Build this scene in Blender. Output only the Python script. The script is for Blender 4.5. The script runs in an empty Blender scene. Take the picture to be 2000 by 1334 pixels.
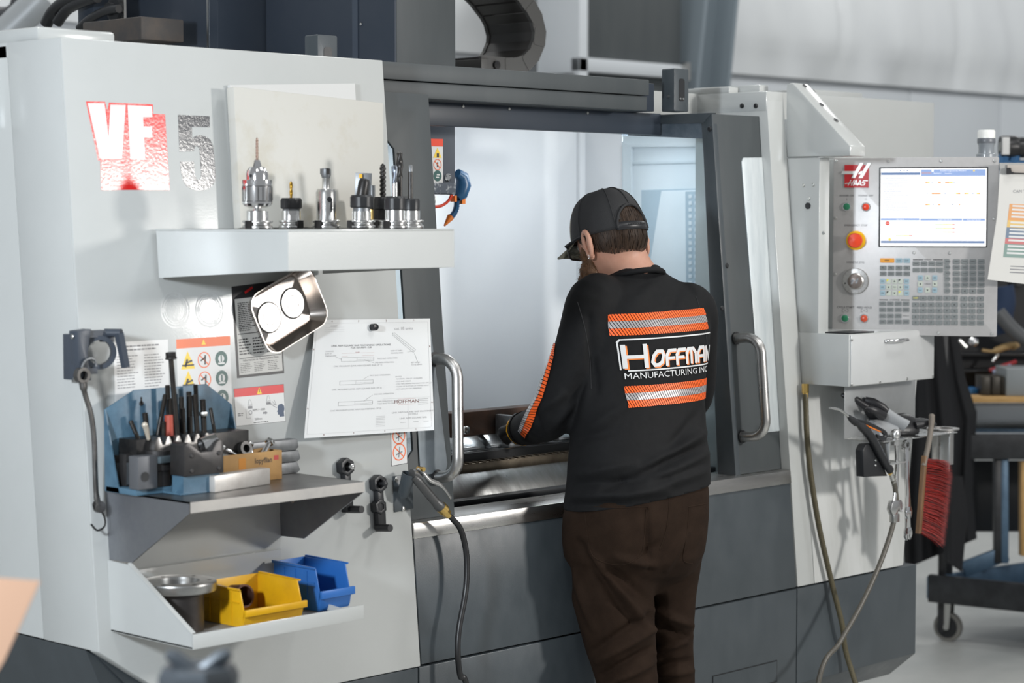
import bpy, bmesh, math, random
from mathutils import Vector, Matrix, noise
from math import sin, cos, pi, radians, sqrt, atan2
random.seed(7)
SC = bpy.context.scene
COL = SC.collection
# ------------------------------------------------------------------ camera
FPX = 4200.0
AZ = radians(43.9)                       # camera heading measured from the machine's front edge
PITCH = math.atan(242 / FPX)
CAM = Vector((-2.46, -3.50, 1.69))
FH = Vector((cos(AZ), sin(AZ), 0)); RT = Vector((sin(AZ), -cos(AZ), 0))
FWD = FH * cos(PITCH) + Vector((0, 0, -sin(PITCH))); UP = RT.cross(FWD)
cam_d = bpy.data.cameras.new('camera'); cam = bpy.data.objects.new('camera', cam_d); COL.objects.link(cam)
cam_d.sensor_width = 36; cam_d.lens = FPX / 2000 * 36
cam_d.clip_start = .05; cam_d.clip_end = 80
cam.matrix_world = Matrix(((RT.x, UP.x, -FWD.x, CAM.x), (RT.y, UP.y, -FWD.y, CAM.y), (RT.z, UP.z, -FWD.z, CAM.z), (0, 0, 0, 1)))
cam_d.dof.use_dof = True; cam_d.dof.focus_distance = 5.15; cam_d.dof.aperture_fstop = 4.0
SC.camera = cam
# ------------------------------------------------------------------ world, lights, exposure
SC.view_settings.view_transform = 'Standard'; SC.view_settings.look = 'None'
SC.view_settings.exposure = 0.0; SC.view_settings.gamma = 1; SC.view_settings.use_curve_mapping = False
W = bpy.data.worlds.new('hall_ambient'); SC.world = W; W.use_nodes = True
bg = W.node_tree.nodes['Background']; bg.inputs[0].default_value = (.93, .965, 1, 1); bg.inputs[1].default_value = .32
def area(name, loc, target, size, power, col, size_y=None, spread=None):
    l = bpy.data.lights.new(name, 'AREA'); l.energy = power; l.color = col; l.size = size
    if size_y: l.shape = 'RECTANGLE'; l.size_y = size_y
    if spread: l.spread = spread
    o = bpy.data.objects.new(name, l); COL.objects.link(o); o.location = loc
    d = Vector(target) - Vector(loc); o.rotation_euler = d.to_track_quat('-Z', 'Y').to_euler()
    return o
area('photo_key_lamp', (2.78, -3.45, 2.22), (.75, 0, 1.45), .32, 86, (1, .97, .93))
area('photo_side_lamp', (-2.3, -1.25, 2.05), (1.6, 0, 1.35), .24, 85, (.86, .93, 1))
for i, (x, y) in enumerate(((-1.5, -2.4), (2.2, -2.4), (5.6, -2.2), (6.2, 2.8), (1.4, 2.8), (9.6, 2.4), (13, 2.2))):
    area('bay_and_wall_fill_lamp', (x, y, 5.6), (x, y, 0), .9, 63, (.99, 1, .985))  # the two rightmost are unseen additions that brighten the back wall
# ------------------------------------------------------------------ geometry of the view onto real planes
SL = radians(5.0); ZS = .673
NV = Vector((0, -cos(SL), sin(SL))); TV = Vector((0, sin(SL), cos(SL))); XV = Vector((1, 0, 0)); FO = Vector((0, 0, ZS))
def ray(px, py): return FWD + RT * ((px - 1000) / FPX) - UP * ((py - 667) / FPX)
def hit(px, py, p, n):
    d = ray(px, py); return CAM + d * ((Vector(p) - CAM).dot(n) / d.dot(n))
def PX(px, py, x): return hit(px, py, (x, 0, 0), Vector((1, 0, 0)))
def PY(px, py, y): return hit(px, py, (0, y, 0), Vector((0, 1, 0)))
def PZ(px, py, z): return hit(px, py, (0, 0, z), Vector((0, 0, 1)))
def PS(px, py, o=0): return hit(px, py, FO + NV * o, NV)          # on the sloping machine front, o metres out of it
def PD(px, py, d): return CAM + ray(px, py) * d
def xt(px, py, o=0):
    p = PS(px, py, o) - FO; return (p.x, p.dot(TV))
def tz(z, o=0): return (z - ZS - o * sin(SL)) / cos(SL)           # height -> distance up the slope
def fw(x, t, o=0): return FO + XV * x + TV * t + NV * o
def face_matrix(p): return Matrix(((1, 0, 0, p.x), (0, TV.y, NV.y, p.y), (0, TV.z, NV.z, p.z), (0, 0, 0, 1)))
FACE = face_matrix(FO)
def frame(o, x, y, z):
    x = Vector(x).normalized(); y = Vector(y).normalized(); z = Vector(z).normalized()
    return Matrix(((x.x, y.x, z.x, o[0]), (x.y, y.y, z.y, o[1]), (x.z, y.z, z.z, o[2]), (0, 0, 0, 1)))
def T(x, y, z): return Matrix.Translation((x, y, z))
def R(a, ax): return Matrix.Rotation(a, 4, ax)
# ------------------------------------------------------------------ materials
MATS = {}
def mat(name, c, rough=.5, metal=0., c2=None, scale=8., bump=0., bscale=60., coat=0., trans=0., emit=None, spec=None, stretch=None, lo=.35, hi=.7, rvar=0., alpha=1., sss=0.):
    if name in MATS: return MATS[name]
    m = bpy.data.materials.new(name); m.use_nodes = True; nt = m.node_tree; b = nt.nodes['Principled BSDF']
    b.inputs['Base Color'].default_value = (*c, 1); b.inputs['Roughness'].default_value = rough; b.inputs['Metallic'].default_value = metal
    if coat: b.inputs['Coat Weight'].default_value = coat; b.inputs['Coat Roughness'].default_value = .12
    if trans: b.inputs['Transmission Weight'].default_value = trans; b.inputs['IOR'].default_value = 1.45
    if spec is not None: b.inputs['Specular IOR Level'].default_value = spec
    if emit: b.inputs['Emission Color'].default_value = (*emit[0], 1); b.inputs['Emission Strength'].default_value = emit[1]
    if alpha < 1: b.inputs['Alpha'].default_value = alpha
    if sss: b.inputs['Subsurface Weight'].default_value = sss; b.inputs['Subsurface Radius'].default_value = (.01, .004, .002)
    if c2 or bump or rvar:
        tc = nt.nodes.new('ShaderNodeTexCoord'); mp = nt.nodes.new('ShaderNodeMapping'); nt.links.new(tc.outputs['Object'], mp.inputs[0])
        if stretch: mp.inputs['Scale'].default_value = stretch
    if c2 or rvar:
        n = nt.nodes.new('ShaderNodeTexNoise'); n.inputs['Scale'].default_value = scale; n.inputs['Detail'].default_value = 6; n.inputs['Roughness'].default_value = .65
        nt.links.new(mp.outputs[0], n.inputs[0])
    if c2:
        r = nt.nodes.new('ShaderNodeValToRGB'); r.color_ramp.elements[0].position = lo; r.color_ramp.elements[1].position = hi
        r.color_ramp.elements[0].color = (*c, 1); r.color_ramp.elements[1].color = (*c2, 1)
        nt.links.new(n.outputs['Fac'], r.inputs[0]); nt.links.new(r.outputs[0], b.inputs['Base Color'])
    if rvar:
        mr = nt.nodes.new('ShaderNodeMapRange'); mr.inputs[1].default_value = .3; mr.inputs[2].default_value = .7
        mr.inputs[3].default_value = max(.03, rough - rvar); mr.inputs[4].default_value = rough + rvar
        nt.links.new(n.outputs['Fac'], mr.inputs[0]); nt.links.new(mr.outputs[0], b.inputs['Roughness'])
    if bump:
        n2 = nt.nodes.new('ShaderNodeTexNoise'); n2.inputs['Scale'].default_value = bscale; n2.inputs['Detail'].default_value = 3
        nt.links.new(mp.outputs[0], n2.inputs[0]); bp = nt.nodes.new('ShaderNodeBump'); bp.inputs['Strength'].default_value = bump; bp.inputs['Distance'].default_value = .002
        nt.links.new(n2.outputs['Fac'], bp.inputs['Height']); nt.links.new(bp.outputs[0], b.inputs['Normal'])
    MATS[name] = m; return m
def mix(a, b, t): return tuple(a[i] * (1 - t) + b[i] * t for i in range(3))
paint = mat('white_paint', (.495, .508, .498), .21, c2=(.46, .473, .463), scale=2.2, bump=.05, bscale=260, spec=.9)
paintr = mat('white_paint_streaked', (.60, .61, .60), .36, c2=(.44, .45, .43), scale=3.0, coat=.2, stretch=(3, 3, .35), lo=.45, hi=.8)
dgrey = mat('dark_grey_paint', (.045, .055, .062), .42, c2=(.061, .072, .080), scale=9, stretch=(1, 1, .6), bump=.08, bscale=500, rvar=.08)
dgrey2 = mat('dark_grey_cover_paint', (.048, .056, .060), .55, c2=(.062, .070, .073), scale=4, stretch=(2, 2, .4))
dblue = mat('dark_blue_grey_paint_and_cool_light', (.034, .045, .063), .42, c2=(.045, .055, .073), scale=5)
black = mat('black_plastic', (.012, .013, .015), .42, bump=.1, bscale=400)
blackm = mat('black_oxide_steel', (.022, .022, .023), .38, .6, c2=(.05, .047, .044), scale=30)
rubber = mat('black_rubber', (.014, .014, .015), .35)
steel = mat('bright_steel', (.72, .72, .71), .24, 1., c2=(.56, .56, .55), scale=30, rvar=.08)
chrome = mat('polished_steel', (.80, .80, .80), .12, 1.)
brushed = mat('brushed_stainless', (.60, .59, .57), .33, 1., c2=(.42, .41, .40), scale=7, stretch=(.5, 3, 3), rvar=.1)
dsteel = mat('dull_grey_steel', (.25, .26, .27), .45, .8, c2=(.14, .145, .15), scale=18)
galv = mat('shelf_stainless', (.36, .37, .39), .42, .9, c2=(.25, .26, .29), scale=6, rvar=.1)
bscrew = mat('screw_zinc', (.55, .55, .53), .3, 1.)
brass = mat('brass', (.70, .48, .16), .3, 1.)
inner = mat('interior_white_panel', (.74, .77, .79), .38, c2=(.70, .73, .76), scale=2.5)
red = mat('red_print', (.62, .012, .015), .35, coat=.3)
# ------------------------------------------------------------------ mesh builder
class MB:
    def __init__(s): s.v = []; s.f = []; s.m = []
    def add(s, vs, fs, m=0, M=None):
        b = len(s.v)
        s.v += [(M @ Vector(v)) if M is not None else Vector(v) for v in vs]
        s.f += [tuple(b + i for i in f) for f in fs]; s.m += [m] * len(fs); return s
    def box(s, x0, x1, y0, y1, z0, z1, m=0, M=None):
        v = [(x, y, z) for x in (x0, x1) for y in (y0, y1) for z in (z0, z1)]
        return s.add(v, [(0, 1, 3, 2), (4, 6, 7, 5), (0, 4, 5, 1), (2, 3, 7, 6), (0, 2, 6, 4), (1, 5, 7, 3)], m, M)
    def prism(s, poly, d0, d1, m=0, M=None, axis='Z'):
        n = len(poly); a = sum(poly[i][0] * poly[(i + 1) % n][1] - poly[(i + 1) % n][0] * poly[i][1] for i in range(n))
        if a < 0: poly = poly[::-1]
        def mk(p, d):
            return (p[0], p[1], d) if axis == 'Z' else ((p[0], d, p[1]) if axis == 'Y' else (d, p[0], p[1]))
        v = [mk(p, d0) for p in poly] + [mk(p, d1) for p in poly]
        f = [tuple(range(n - 1, -1, -1)), tuple(range(n, 2 * n))] + [(i, (i + 1) % n, n + (i + 1) % n, n + i) for i in range(n)]
        if (axis == 'Y') != (d1 < d0): f = [q[::-1] for q in f]
        return s.add(v, f, m, M)
    def lathe(s, prof, n=24, m=0, M=None, cap=True, rf=None):
        v = []; f = []; k = len(prof)
        for i in range(n):
            a = 2 * pi * i / n
            for r, z in prof:
                q = r * (rf(i, n, z) if rf else 1); v.append((q * cos(a), q * sin(a), z))
        for i in range(n):
            j = (i + 1) % n
            for q in range(k - 1): f.append((i * k + q, j * k + q, j * k + q + 1, i * k + q + 1))
        if cap:
            if prof[0][0] > 1e-6: f.append(tuple(i * k for i in range(n - 1, -1, -1)))
            if prof[-1][0] > 1e-6: f.append(tuple(i * k + k - 1 for i in range(n)))
        return s.add(v, f, m, M)
    def cyl(s, r, z0, z1, n=16, m=0, M=None): return s.lathe([(r, z0), (r, z1)], n, m, M)
    def rod(s, a, b, r, n=10, m=0, r2=None):
        a = Vector(a); b = Vector(b); d = b - a; M = T(*a) @ d.to_track_quat('Z', 'Y').to_matrix().to_4x4()
        return s.lathe([(r, 0), (r if r2 is None else r2, d.length)], n, m, M)
    def tube(s, pts, r, n=10, m=0, closed=False, cap=True, sx=1., M=None):
        pts = [Vector(p) for p in pts]; k = len(pts); rr = r if isinstance(r, (list, tuple)) else [r] * k
        v = []; f = []; prev = None
        for i, p in enumerate(pts):
            t = (pts[(i + 1) % k] - pts[i - 1]) if closed else (pts[min(i + 1, k - 1)] - pts[max(i - 1, 0)])
            t.normalize()
            if prev is None:
                u = t.orthogonal().normalized()
            else:
                u = prev - t * prev.dot(t); u = u.normalized() if u.length > 1e-6 else t.orthogonal().normalized()
            prev = u; w = t.cross(u)
            for j in range(n):
                a = 2 * pi * j / n; v.append(p + u * (cos(a) * rr[i]) + w * (sin(a) * rr[i] * sx))
        for i in range(k if closed else k - 1):
            i2 = (i + 1) % k
            for j in range(n):
                j2 = (j + 1) % n; f.append((i * n + j, i * n + j2, i2 * n + j2, i2 * n + j))
        if cap and not closed: f += [tuple(range(n - 1, -1, -1)), tuple((k - 1) * n + j for j in range(n))]
        return s.add(v, f, m, M)
    def loft(s, rings, m=0, cap=True, M=None):
        n = len(rings[0]); v = [p for r in rings for p in r]; f = []
        for i in range(len(rings) - 1):
            for j in range(n):
                j2 = (j + 1) % n; f.append((i * n + j, i * n + j2, (i + 1) * n + j2, (i + 1) * n + j))
        if cap: f += [tuple(range(n - 1, -1, -1)), tuple((len(rings) - 1) * n + j for j in range(n))]
        return s.add(v, f, m, M)
    def sphere(s, c, r, n=14, k=9, m=0, M=None, sc=(1, 1, 1)):
        pr = [(max(0, sin(pi * i / k)) * r, -cos(pi * i / k) * r) for i in range(k + 1)]; pr[0] = (0, -r); pr[-1] = (0, r)
        Q = T(*c) @ Matrix.Diagonal((*sc, 1)); return s.lathe(pr, n, m, (M @ Q) if M is not None else Q, cap=False)
    def text(s, txt, size, x, y, z, m=0, M=None, align='CENTER', h=.0002, bold=0., sx=1., shear=0.):
        vs, fs = text_geo(txt, align, bold, shear)
        return s.add([(vx * size * sx + x, vy * size + y, z) for vx, vy in vs], fs, m, M)
    def build(s, name, mats, parent=None, bev=0., seg=2, smooth=40, M=None, merge=0.):
        me = bpy.data.meshes.new(name); me.from_pydata([tuple(v) for v in s.v], [], s.f)
        if not isinstance(mats, (list, tuple)): mats = [mats]
        for q in mats: me.materials.append(q)
        me.polygons.foreach_set('material_index', s.m)
        if bev or merge:
            b = bmesh.new(); b.from_mesh(me)
            if merge: bmesh.ops.remove_doubles(b, verts=b.verts, dist=merge)
            if bev:
                b.normal_update()
                e = [q for q in b.edges if len(q.link_faces) == 2 and q.calc_face_angle(0) > .5]
                bmesh.ops.bevel(b, geom=e, offset=bev, segments=seg, profile=.5, affect='EDGES', clamp_overlap=True)
            b.to_mesh(me); b.free()
        if smooth:
            me.polygons.foreach_set('use_smooth', [True] * len(me.polygons)); me.set_sharp_from_angle(angle=radians(smooth))
        me.update(); return link(name, me, parent, M)
def link(name, me, parent=None, M=None):
    o = bpy.data.objects.new(name, me); COL.objects.link(o)
    if parent is not None: o.parent = parent
    if M is not None: o.matrix_local = M
    return o
_tx = {}
def text_geo(txt, align='CENTER', bold=0., shear=0.):
    if any(q in txt for q in 'MWN'): bold = 0.
    k = (txt, align, bold, shear)
    if k in _tx: return _tx[k]
    c = bpy.data.curves.new('t', 'FONT'); c.body = txt; c.align_x = align; c.align_y = 'CENTER'; c.resolution_u = 2; c.offset = bold; c.shear = shear
    o = bpy.data.objects.new('t', c); me = bpy.data.meshes.new_from_object(o)
    r = ([(v.co.x, v.co.y) for v in me.vertices], [tuple(p.vertices) for p in me.polygons])
    bpy.data.objects.remove(o); bpy.data.curves.remove(c); bpy.data.meshes.remove(me)
    _tx[k] = r; return r
def thing(name, label, cat, M=None, group=None):
    o = bpy.data.objects.new(name, None); COL.objects.link(o); o.empty_display_size = .05
    if M is not None: o.matrix_world = M
    return tag(o, label, cat, group)
def tag(o, label=None, cat=None, group=None, kind=None):
    if label: o['label'] = label
    if cat: o['category'] = cat
    if group: o['group'] = group
    if kind: o['kind'] = kind
    return o
def part_label(o, l): o['label'] = l; return o
def arc(cx, cy, r, a0, a1, n): return [(cx + r * cos(a0 + (a1 - a0) * i / n), cy + r * sin(a0 + (a1 - a0) * i / n)) for i in range(n + 1)]
def rrect(x0, x1, y0, y1, r, n=4):
    return arc(x1 - r, y1 - r, r, 0, pi / 2, n) + arc(x0 + r, y1 - r, r, pi / 2, pi, n) + arc(x0 + r, y0 + r, r, pi, 1.5 * pi, n) + arc(x1 - r, y0 + r, r, 1.5 * pi, 2 * pi, n)
def ngon(cx, cy, r, n, a0=0): return [(cx + r * cos(a0 + 2 * pi * i / n), cy + r * sin(a0 + 2 * pi * i / n)) for i in range(n)]
def ringpoly(mb, cx, cy, r0, r1, z0, z1, n=24, m=0, M=None, sy=1.):
    Q = T(cx, cy, 0) @ Matrix.Diagonal((1, sy, 1, 1))
    mb.lathe([(r0, z0), (r1, z0), (r1, z1), (r0, z1), (r0, z0)], n, m, (M @ Q) if M is not None else Q, cap=False); return mb
def smooth_path(pts, n=6):
    pts = [Vector(p) for p in pts]; out = []
    for i in range(len(pts) - 1):
        p0 = pts[max(i - 1, 0)]; p1 = pts[i]; p2 = pts[i + 1]; p3 = pts[min(i + 2, len(pts) - 1)]
        for j in range(n):
            t = j / n; out.append(.5 * ((2 * p1) + (p2 - p0) * t + (2 * p0 - 5 * p1 + 4 * p2 - p3) * t * t + (3 * p1 - p0 - 3 * p2 + p3) * t ** 3))
    out.append(pts[-1]); return out
def screw(parent, M, r=.005, m=None, name='screw', h=.0025):
    b = MB(); b.lathe([(r, 0), (r, h * .5), (r * .7, h), (r * .35, h)], 12, 0); b.lathe([(r * .35, h * .8), (0, h * .8)], 6, 1, cap=False)
    return b.build(name, [m or bscrew, black], parent, M=M)
def copy_tree(o, parent=None):
    c = o.copy(); COL.objects.link(c)
    if parent is not None: c.parent = parent
    for ch in list(o.children): copy_tree(ch, c)
    return c
# ================================================================== the hall
concrete = mat('sealed_concrete', (.33, .34, .33), .45, c2=(.46, .46, .44), scale=1.6, bump=.05, bscale=30)
liner = mat('wall_liner_panel', (.60, .63, .66), .6, c2=(.64, .67, .70), scale=.8)
insul = mat('white_vinyl_insulation', (.82, .84, .85), .42, c2=(.77, .79, .81), scale=1.2, coat=.2)
cgrey = mat('column_grey_paint', (.20, .24, .27), .5)
b = MB(); b.box(-4, 16, -6, 5.1, -.1, 0); tag(b.build('floor', concrete), kind='structure')
YW = 5.0
b = MB()
x = -4.0
while x < 16:
    b.box(x, x + 1.19, YW, YW + .05, 0, 2.64); x += 1.2
b.box(-4, 16, YW + .02, YW + .1, 0, 6)
o = b.build('wall_back', liner, bev=.004); tag(o, kind='structure')
# vinyl faced insulation above the liner: bulging sheet with gathers at its lower edge
b = MB(); nx, nz = 220, 44; vs = []
for i in range(nx + 1):
    xx = 2 + 14 * i / nx
    for j in range(nz + 1):
        v = j / nz; zz = 2.60 + 3.2 * v
        bulge = .05 * math.exp(-((v - .12) / .12) ** 2)
        g = noise.noise(Vector((xx * 2.2, v * 2.0, 1.3))) * .07 * (1 - v) + noise.noise(Vector((xx * 5.5 + v * 4, v * 2.4, 4.3))) * .06 * math.exp(-v * 4)
        seam = -.05 * math.exp(-(((xx + .3) % 1.5 - .75) / .05) ** 2)
        vs.append((xx, YW - .03 - (bulge + g + seam) * min(1, v * 14), zz))
b.add(vs, [(i * (nz + 1) + j, (i + 1) * (nz + 1) + j, (i + 1) * (nz + 1) + j + 1, i * (nz + 1) + j + 1) for i in range(nx) for j in range(nz)])
for i in range(len(b.f)): b.f[i] = b.f[i]
o = b.build('wall_upper', insul, smooth=60); tag(o, kind='structure')
# tapered steel building column and the dark door panel beside it
b = MB(); p0 = PY(1268, 158, 4.45); p1 = PY(1346, -40, 4.45)
w0 = .30
b.prism([(7.02, 0), (7.30, 0), (7.30, 2.0), (7.62, 4.2), (7.34, 4.2), (7.02, 2.0)], 4.35, 4.36, 0, axis='Y')
b.prism([(7.28, 0), (7.31, 0), (7.31, 2.0), (7.64, 4.2), (7.61, 4.2), (7.28, 2.0)], 4.22, 4.50, 0, axis='Y')
b.prism([(7.00, 0), (7.03, 0), (7.03, 2.0), (7.36, 4.2), (7.33, 4.2), (7.00, 2.0)], 4.22, 4.50, 0, axis='Y')
tag(b.build('steel_column', cgrey, bev=.003), 'grey tapered steel building column behind the machine top', 'column')
t = thing('equipment_cabinet', 'dark grey cabinet panel in a white frame beside the steel column', 'cabinet', T(6.6, 4.3, 0))
b = MB(); b.box(-.42, .40, -.02, .25, .3, 3.6); b.build('panel', dgrey2, t, bev=.004)
b = MB(); b.box(-.50, -.43, -.06, .25, 0, 3.7); b.box(-.50, .42, -.06, .0, 2.47, 2.545); b.build('frame', liner, t, bev=.004)
b = MB(); b.box(-.55, .36, -.03, .2, 2.30, 2.46); b.build('lower_panel', dgrey2, t, bev=.004)
b = MB(); b.box(-.02, .02, -.09, -.06, 2.46, 2.56, M=T(.38, 0, 0)); b.build('latch', bscrew, t)
# ================================================================== the machining centre
MC = thing('milling_machine', 'large white and dark grey enclosed milling machine filling the picture', 'machine', T(0, 0, 0))
def fpanel(name, poly_xt, o0, o1, m, bev=.002, parent=None, label=None):
    b = MB(); b.prism(poly_xt, o0, o1, 0, FACE); o = b.build(name, m, parent or MC, bev=bev)
    if label: o['label'] = label
    return o
def rect(x0, x1, z0, z1): return [(x0, tz(z0)), (x1, tz(z0)), (x1, tz(z1)), (x0, tz(z1))]
ZT = 2.047
# left column
fpanel('front_panel', [(.012, tz(.83)), (.24, 0.0), (.878, 0.0), (.878, tz(ZT)), (.012, tz(ZT))], -.03, 0, paint, label='white sloping front panel')
yf = lambda z: (z - ZS) * math.tan(SL)
b = MB(); b.prism([(yf(.83) + .004, .83), (yf(.83) + .19, .83), (yf(ZT) + .19, ZT), (yf(ZT) + .004, ZT)], .010, .04, axis='X'); b.build('side_panel', paint, MC, bev=.002)
b = MB(); b.prism([(yf(.83) + .194, .83), (1.7, .83), (1.7, ZT - .005), (yf(ZT) + .194, ZT - .005)], .012, .04, axis='X'); b.build('side_panel', paint, MC, bev=.002)
b = MB(); b.box(-.03, .012, .352, .75, 1.88, 2.04); b.build('side_cover', paint, MC, bev=.006)
b = MB(); b.box(.012, .878, .135, 1.7, ZT - .03, ZT); b.build('roof_panel', paint, MC)
b = MB(); b.box(.03, .222, .229, .42, ZT, 2.077); b.build('roof_cap', paint, MC, bev=.008)
# dark base
def base_prof(x0, x1, name, y=0.0, top=.671):
    b = MB(); b.prism([(y, top), (y + .5, top), (y + .5, .33), (y + .09, .33), (y, .406)], x0, x1, axis='X'); return b.build(name, dgrey, MC, bev=.002)
base_prof(.245, .870, 'base_panel'); base_prof(.874, 2.306, 'base_panel'); base_prof(2.310, 2.895, 'base_panel')
b = MB(); b.prism([(.012, .828), (.24, .671), (.24, .40), (.20, .40)], .06, .5, axis='Y'); b.build('base_corner', dgrey, MC)
b = MB(); b.prism([(.02, .827), (.16, .827), (.60, .45), (.40, .45)], .05, 1.6, axis='Y'); b.build('base_side_slope', dgrey, MC)
for x in (.5, 1.6, 2.7):
    b = MB(); b.lathe([(.05, 0), (.05, .02), (.02, .03), (.02, .34)], 16, M=T(x, .25, 0)); b.build('levelling_foot', blackm, MC)
# hatch in the base
h = [PY(px, py, -.001) for px, py in ((1393, 1322), (1517, 1293))]
b = MB(); b.box(h[0].x, h[1].x, -.0015, .002, .43, h[0].z); o = b.build('access_hatch', dgrey, MC)
b = MB(); b.box(h[0].x - .003, h[1].x + .003, -.0008, .001, .427, h[0].z + .003); b.build('hatch_gap', black, MC)
fpanel('apron_panel', rect(.882, 2.306, .676, .962), -.03, -.001, dgrey)
# stainless sill
b = MB(); b.prism([(-.004, -.036), (.004, -.036), (.004, -.003), (.12, -.003), (.12, .0), (-.004, .0)], 0, 1.428, axis='X', M=frame((.88, .029, .997), (1, 0, 0), (0, 1, 0), TV)); b.build('sill', brushed, MC, bev=.0015)
# left sliding door leaf with its window
xa = xt(835, 190, -.03)[0]
dl = fpanel('door_leaf', [(.70, tz(1.0)), (1.045, tz(1.0)), (1.045, tz(1.98)), (.70, tz(1.98)), (.70, tz(1.87)), (.905, tz(1.87)), (.925, tz(1.85)), (.925, tz(1.16)), (.905, tz(1.14)), (.70, tz(1.14))], -.037, -.03, dgrey2, label='dark grey left sliding door', bev=.001)
glass = mat('window_glass', (.93, .97, .97), .02, trans=1.0, spec=.4)
def thin_glass(name, tint, gl):
    m = bpy.data.materials.new(name); m.use_nodes = True; nt = m.node_tree; nt.nodes.clear()
    o = nt.nodes.new('ShaderNodeOutputMaterial'); mx = nt.nodes.new('ShaderNodeMixShader'); tr = nt.nodes.new('ShaderNodeBsdfTransparent'); g = nt.nodes.new('ShaderNodeBsdfGlossy')
    tr.inputs[0].default_value = (*tint, 1); g.inputs['Roughness'].default_value = .04; mx.inputs[0].default_value = gl
    nt.links.new(tr.outputs[0], mx.inputs[1]); nt.links.new(g.outputs[0], mx.inputs[2]); nt.links.new(mx.outputs[0], o.inputs[0]); return m
tglass = thin_glass('clear_window_pane', (.90, .95, .97), .06)
b = MB(); b.prism([(.70, tz(1.14)), (.925, tz(1.14)), (.925, tz(1.87)), (.70, tz(1.87))], -.0355, -.0335, 0, FACE); b.build('window_pane', tglass, dl)
pad = mat('brushed_grey_pad', (.25, .28, .30), .45, .4, c2=(.19, .215, .235), scale=14)
b = MB(); b.prism([(.94, tz(1.12)), (.955, tz(1.10)), (1.02, tz(1.10)), (1.028, tz(1.12)), (1.0, tz(1.45)), (.94, tz(1.45))], -.029, -.026, 0, FACE); b.build('handle_plate', pad, dl, bev=.001)
def d_handle(parent, a, c, out, bulge, r=.0135, name='handle', o0=-.03):
    """a, c: (x,t) feet on the door, out: how far it stands off, bulge: sideways reach"""
    pa = fw(a[0], a[1], o0); pc = fw(c[0], c[1], o0); n = 8
    d = XV * bulge; rr = .045; st = NV * out + d; sl_ = st.length; sd = st / sl_; P = [pa]
    for i in range(n + 1):
        q = i / n * pi / 2; P.append(pa + sd * (sl_ - rr + rr * sin(q)) - TV * (rr * (1 - cos(q))))
    for k in range(1, 6): P.append(pa.lerp(pc, 0) + st - TV * rr + ((pc + TV * rr) - (pa - TV * rr)) * (k / 6))
    for i in range(n, -1, -1):
        q = i / n * pi / 2; P.append(pc + sd * (sl_ - rr + rr * sin(q)) + TV * (rr * (1 - cos(q))))
    P.append(pc); b = MB(); b.tube(P, r, 16); h = b.build(name, brushed, parent, smooth=60)
    for p in (pa, pc):
        w = MB(); w.lathe([(r + .004, .0), (r + .004, .004), (r, .004)], 18); w.build('washer', rubber, parent, M=frame(p + NV * .002, XV, TV, NV))
    return h
a = xt(846, 702, -.03); c = xt(852, 932, -.03)
d_handle(dl, a, c, .066, .010)
# overhead rails above the opening
b = MB(); b.box(.90, 1.908, .20, .30, 2.012, 2.053); b.build('top_rail', dgrey2, MC, bev=.002)
b = MB(); b.box(.90, 1.905, .205, .30, 1.972, 2.010); b.build('top_rail', dgrey2, MC, bev=.002)
b = MB(); b.box(1.905, 2.00, .26, .34, 1.975, 2.05); b.build('rail_end', dblue, MC, bev=.002)
b = MB(); b.box(.86, 2.10, .32, .345, 1.916, 1.975); b.build('lintel', dblue, MC, bev=.002)
for px in (905, 995, 1148):
    p = PY(px, 207, .318); screw(MC, T(p.x, .319, 1.966) @ R(pi / 2, 'X'), .004)
def roller_bracket(p, label):
    t = MB(); t.prism(rrect(-.03, .03, 0, .115, .004), 0, .045, axis='Y'); o = t.build('roller_bracket', dgrey, MC, M=T(*p), bev=.002)
    s = MB(); s.prism(rrect(-.012, .012, .028, .088, .008), -.001, .004, axis='Y'); s.build('slot', black, o)
    s = MB(); s.cyl(.004, 0, .03, 8, 0, T(-.035, .02, .04) @ R(pi / 2, 'Y')); s.build('bolt', bscrew, o)
    for q in (-.006, .006):
        screw(o, T(q, -.001, .034) @ R(pi / 2, 'X'), .003)
roller_bracket(PY(1331, 218, .20), 0)
p = PY(640, 118, .22); roller_bracket((p.x, .22, 1.99), 0)
# interior
b = MB(); b.box(.60, 2.53, 1.0, 1.02, .85, 1.99); b.build('inner_back_panel', inner, MC)
b = MB(); b.box(2.53, 2.55, .10, 1.02, .85, 1.97); o = b.build('inner_side_panel', inner, MC)
b = MB(); b.box(2.505, 2.532, .985, 1.002, .85, 1.985); b.build('corner_trim', inner, MC, bev=.003)
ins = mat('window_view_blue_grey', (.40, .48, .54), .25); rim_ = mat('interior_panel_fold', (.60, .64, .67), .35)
XS = 2.53; qs = lambda px, py, x=XS: (lambda p: (p.y, p.z))(PX(px, py, x))
def sidepoly(name, pts, d0, d1, m, parent): b = MB(); b.prism([qs(x, y, XS - d1) for x, y in pts], XS - d1, XS - d0, axis='X'); return b.build(name, m, parent, bev=.002)
sidepoly('panel_fold', [(1215, 281), (1390, 279), (1390, 287), (1232, 288), (1234, 960), (1216, 970)], 0, .012, inner, MC)
sidepoly('panel_fold', [(1232, 316), (1395, 312), (1395, 318), (1232, 322)], 0, .006, rim_, MC)
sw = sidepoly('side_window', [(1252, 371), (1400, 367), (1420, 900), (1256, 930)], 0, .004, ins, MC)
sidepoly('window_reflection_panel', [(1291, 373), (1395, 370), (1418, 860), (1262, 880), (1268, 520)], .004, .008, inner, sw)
lad = sidepoly('cable_ladder', [(1338, 374), (1368, 373), (1372, 840), (1342, 846)], .008, .012, ins, sw)
b = MB()
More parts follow.
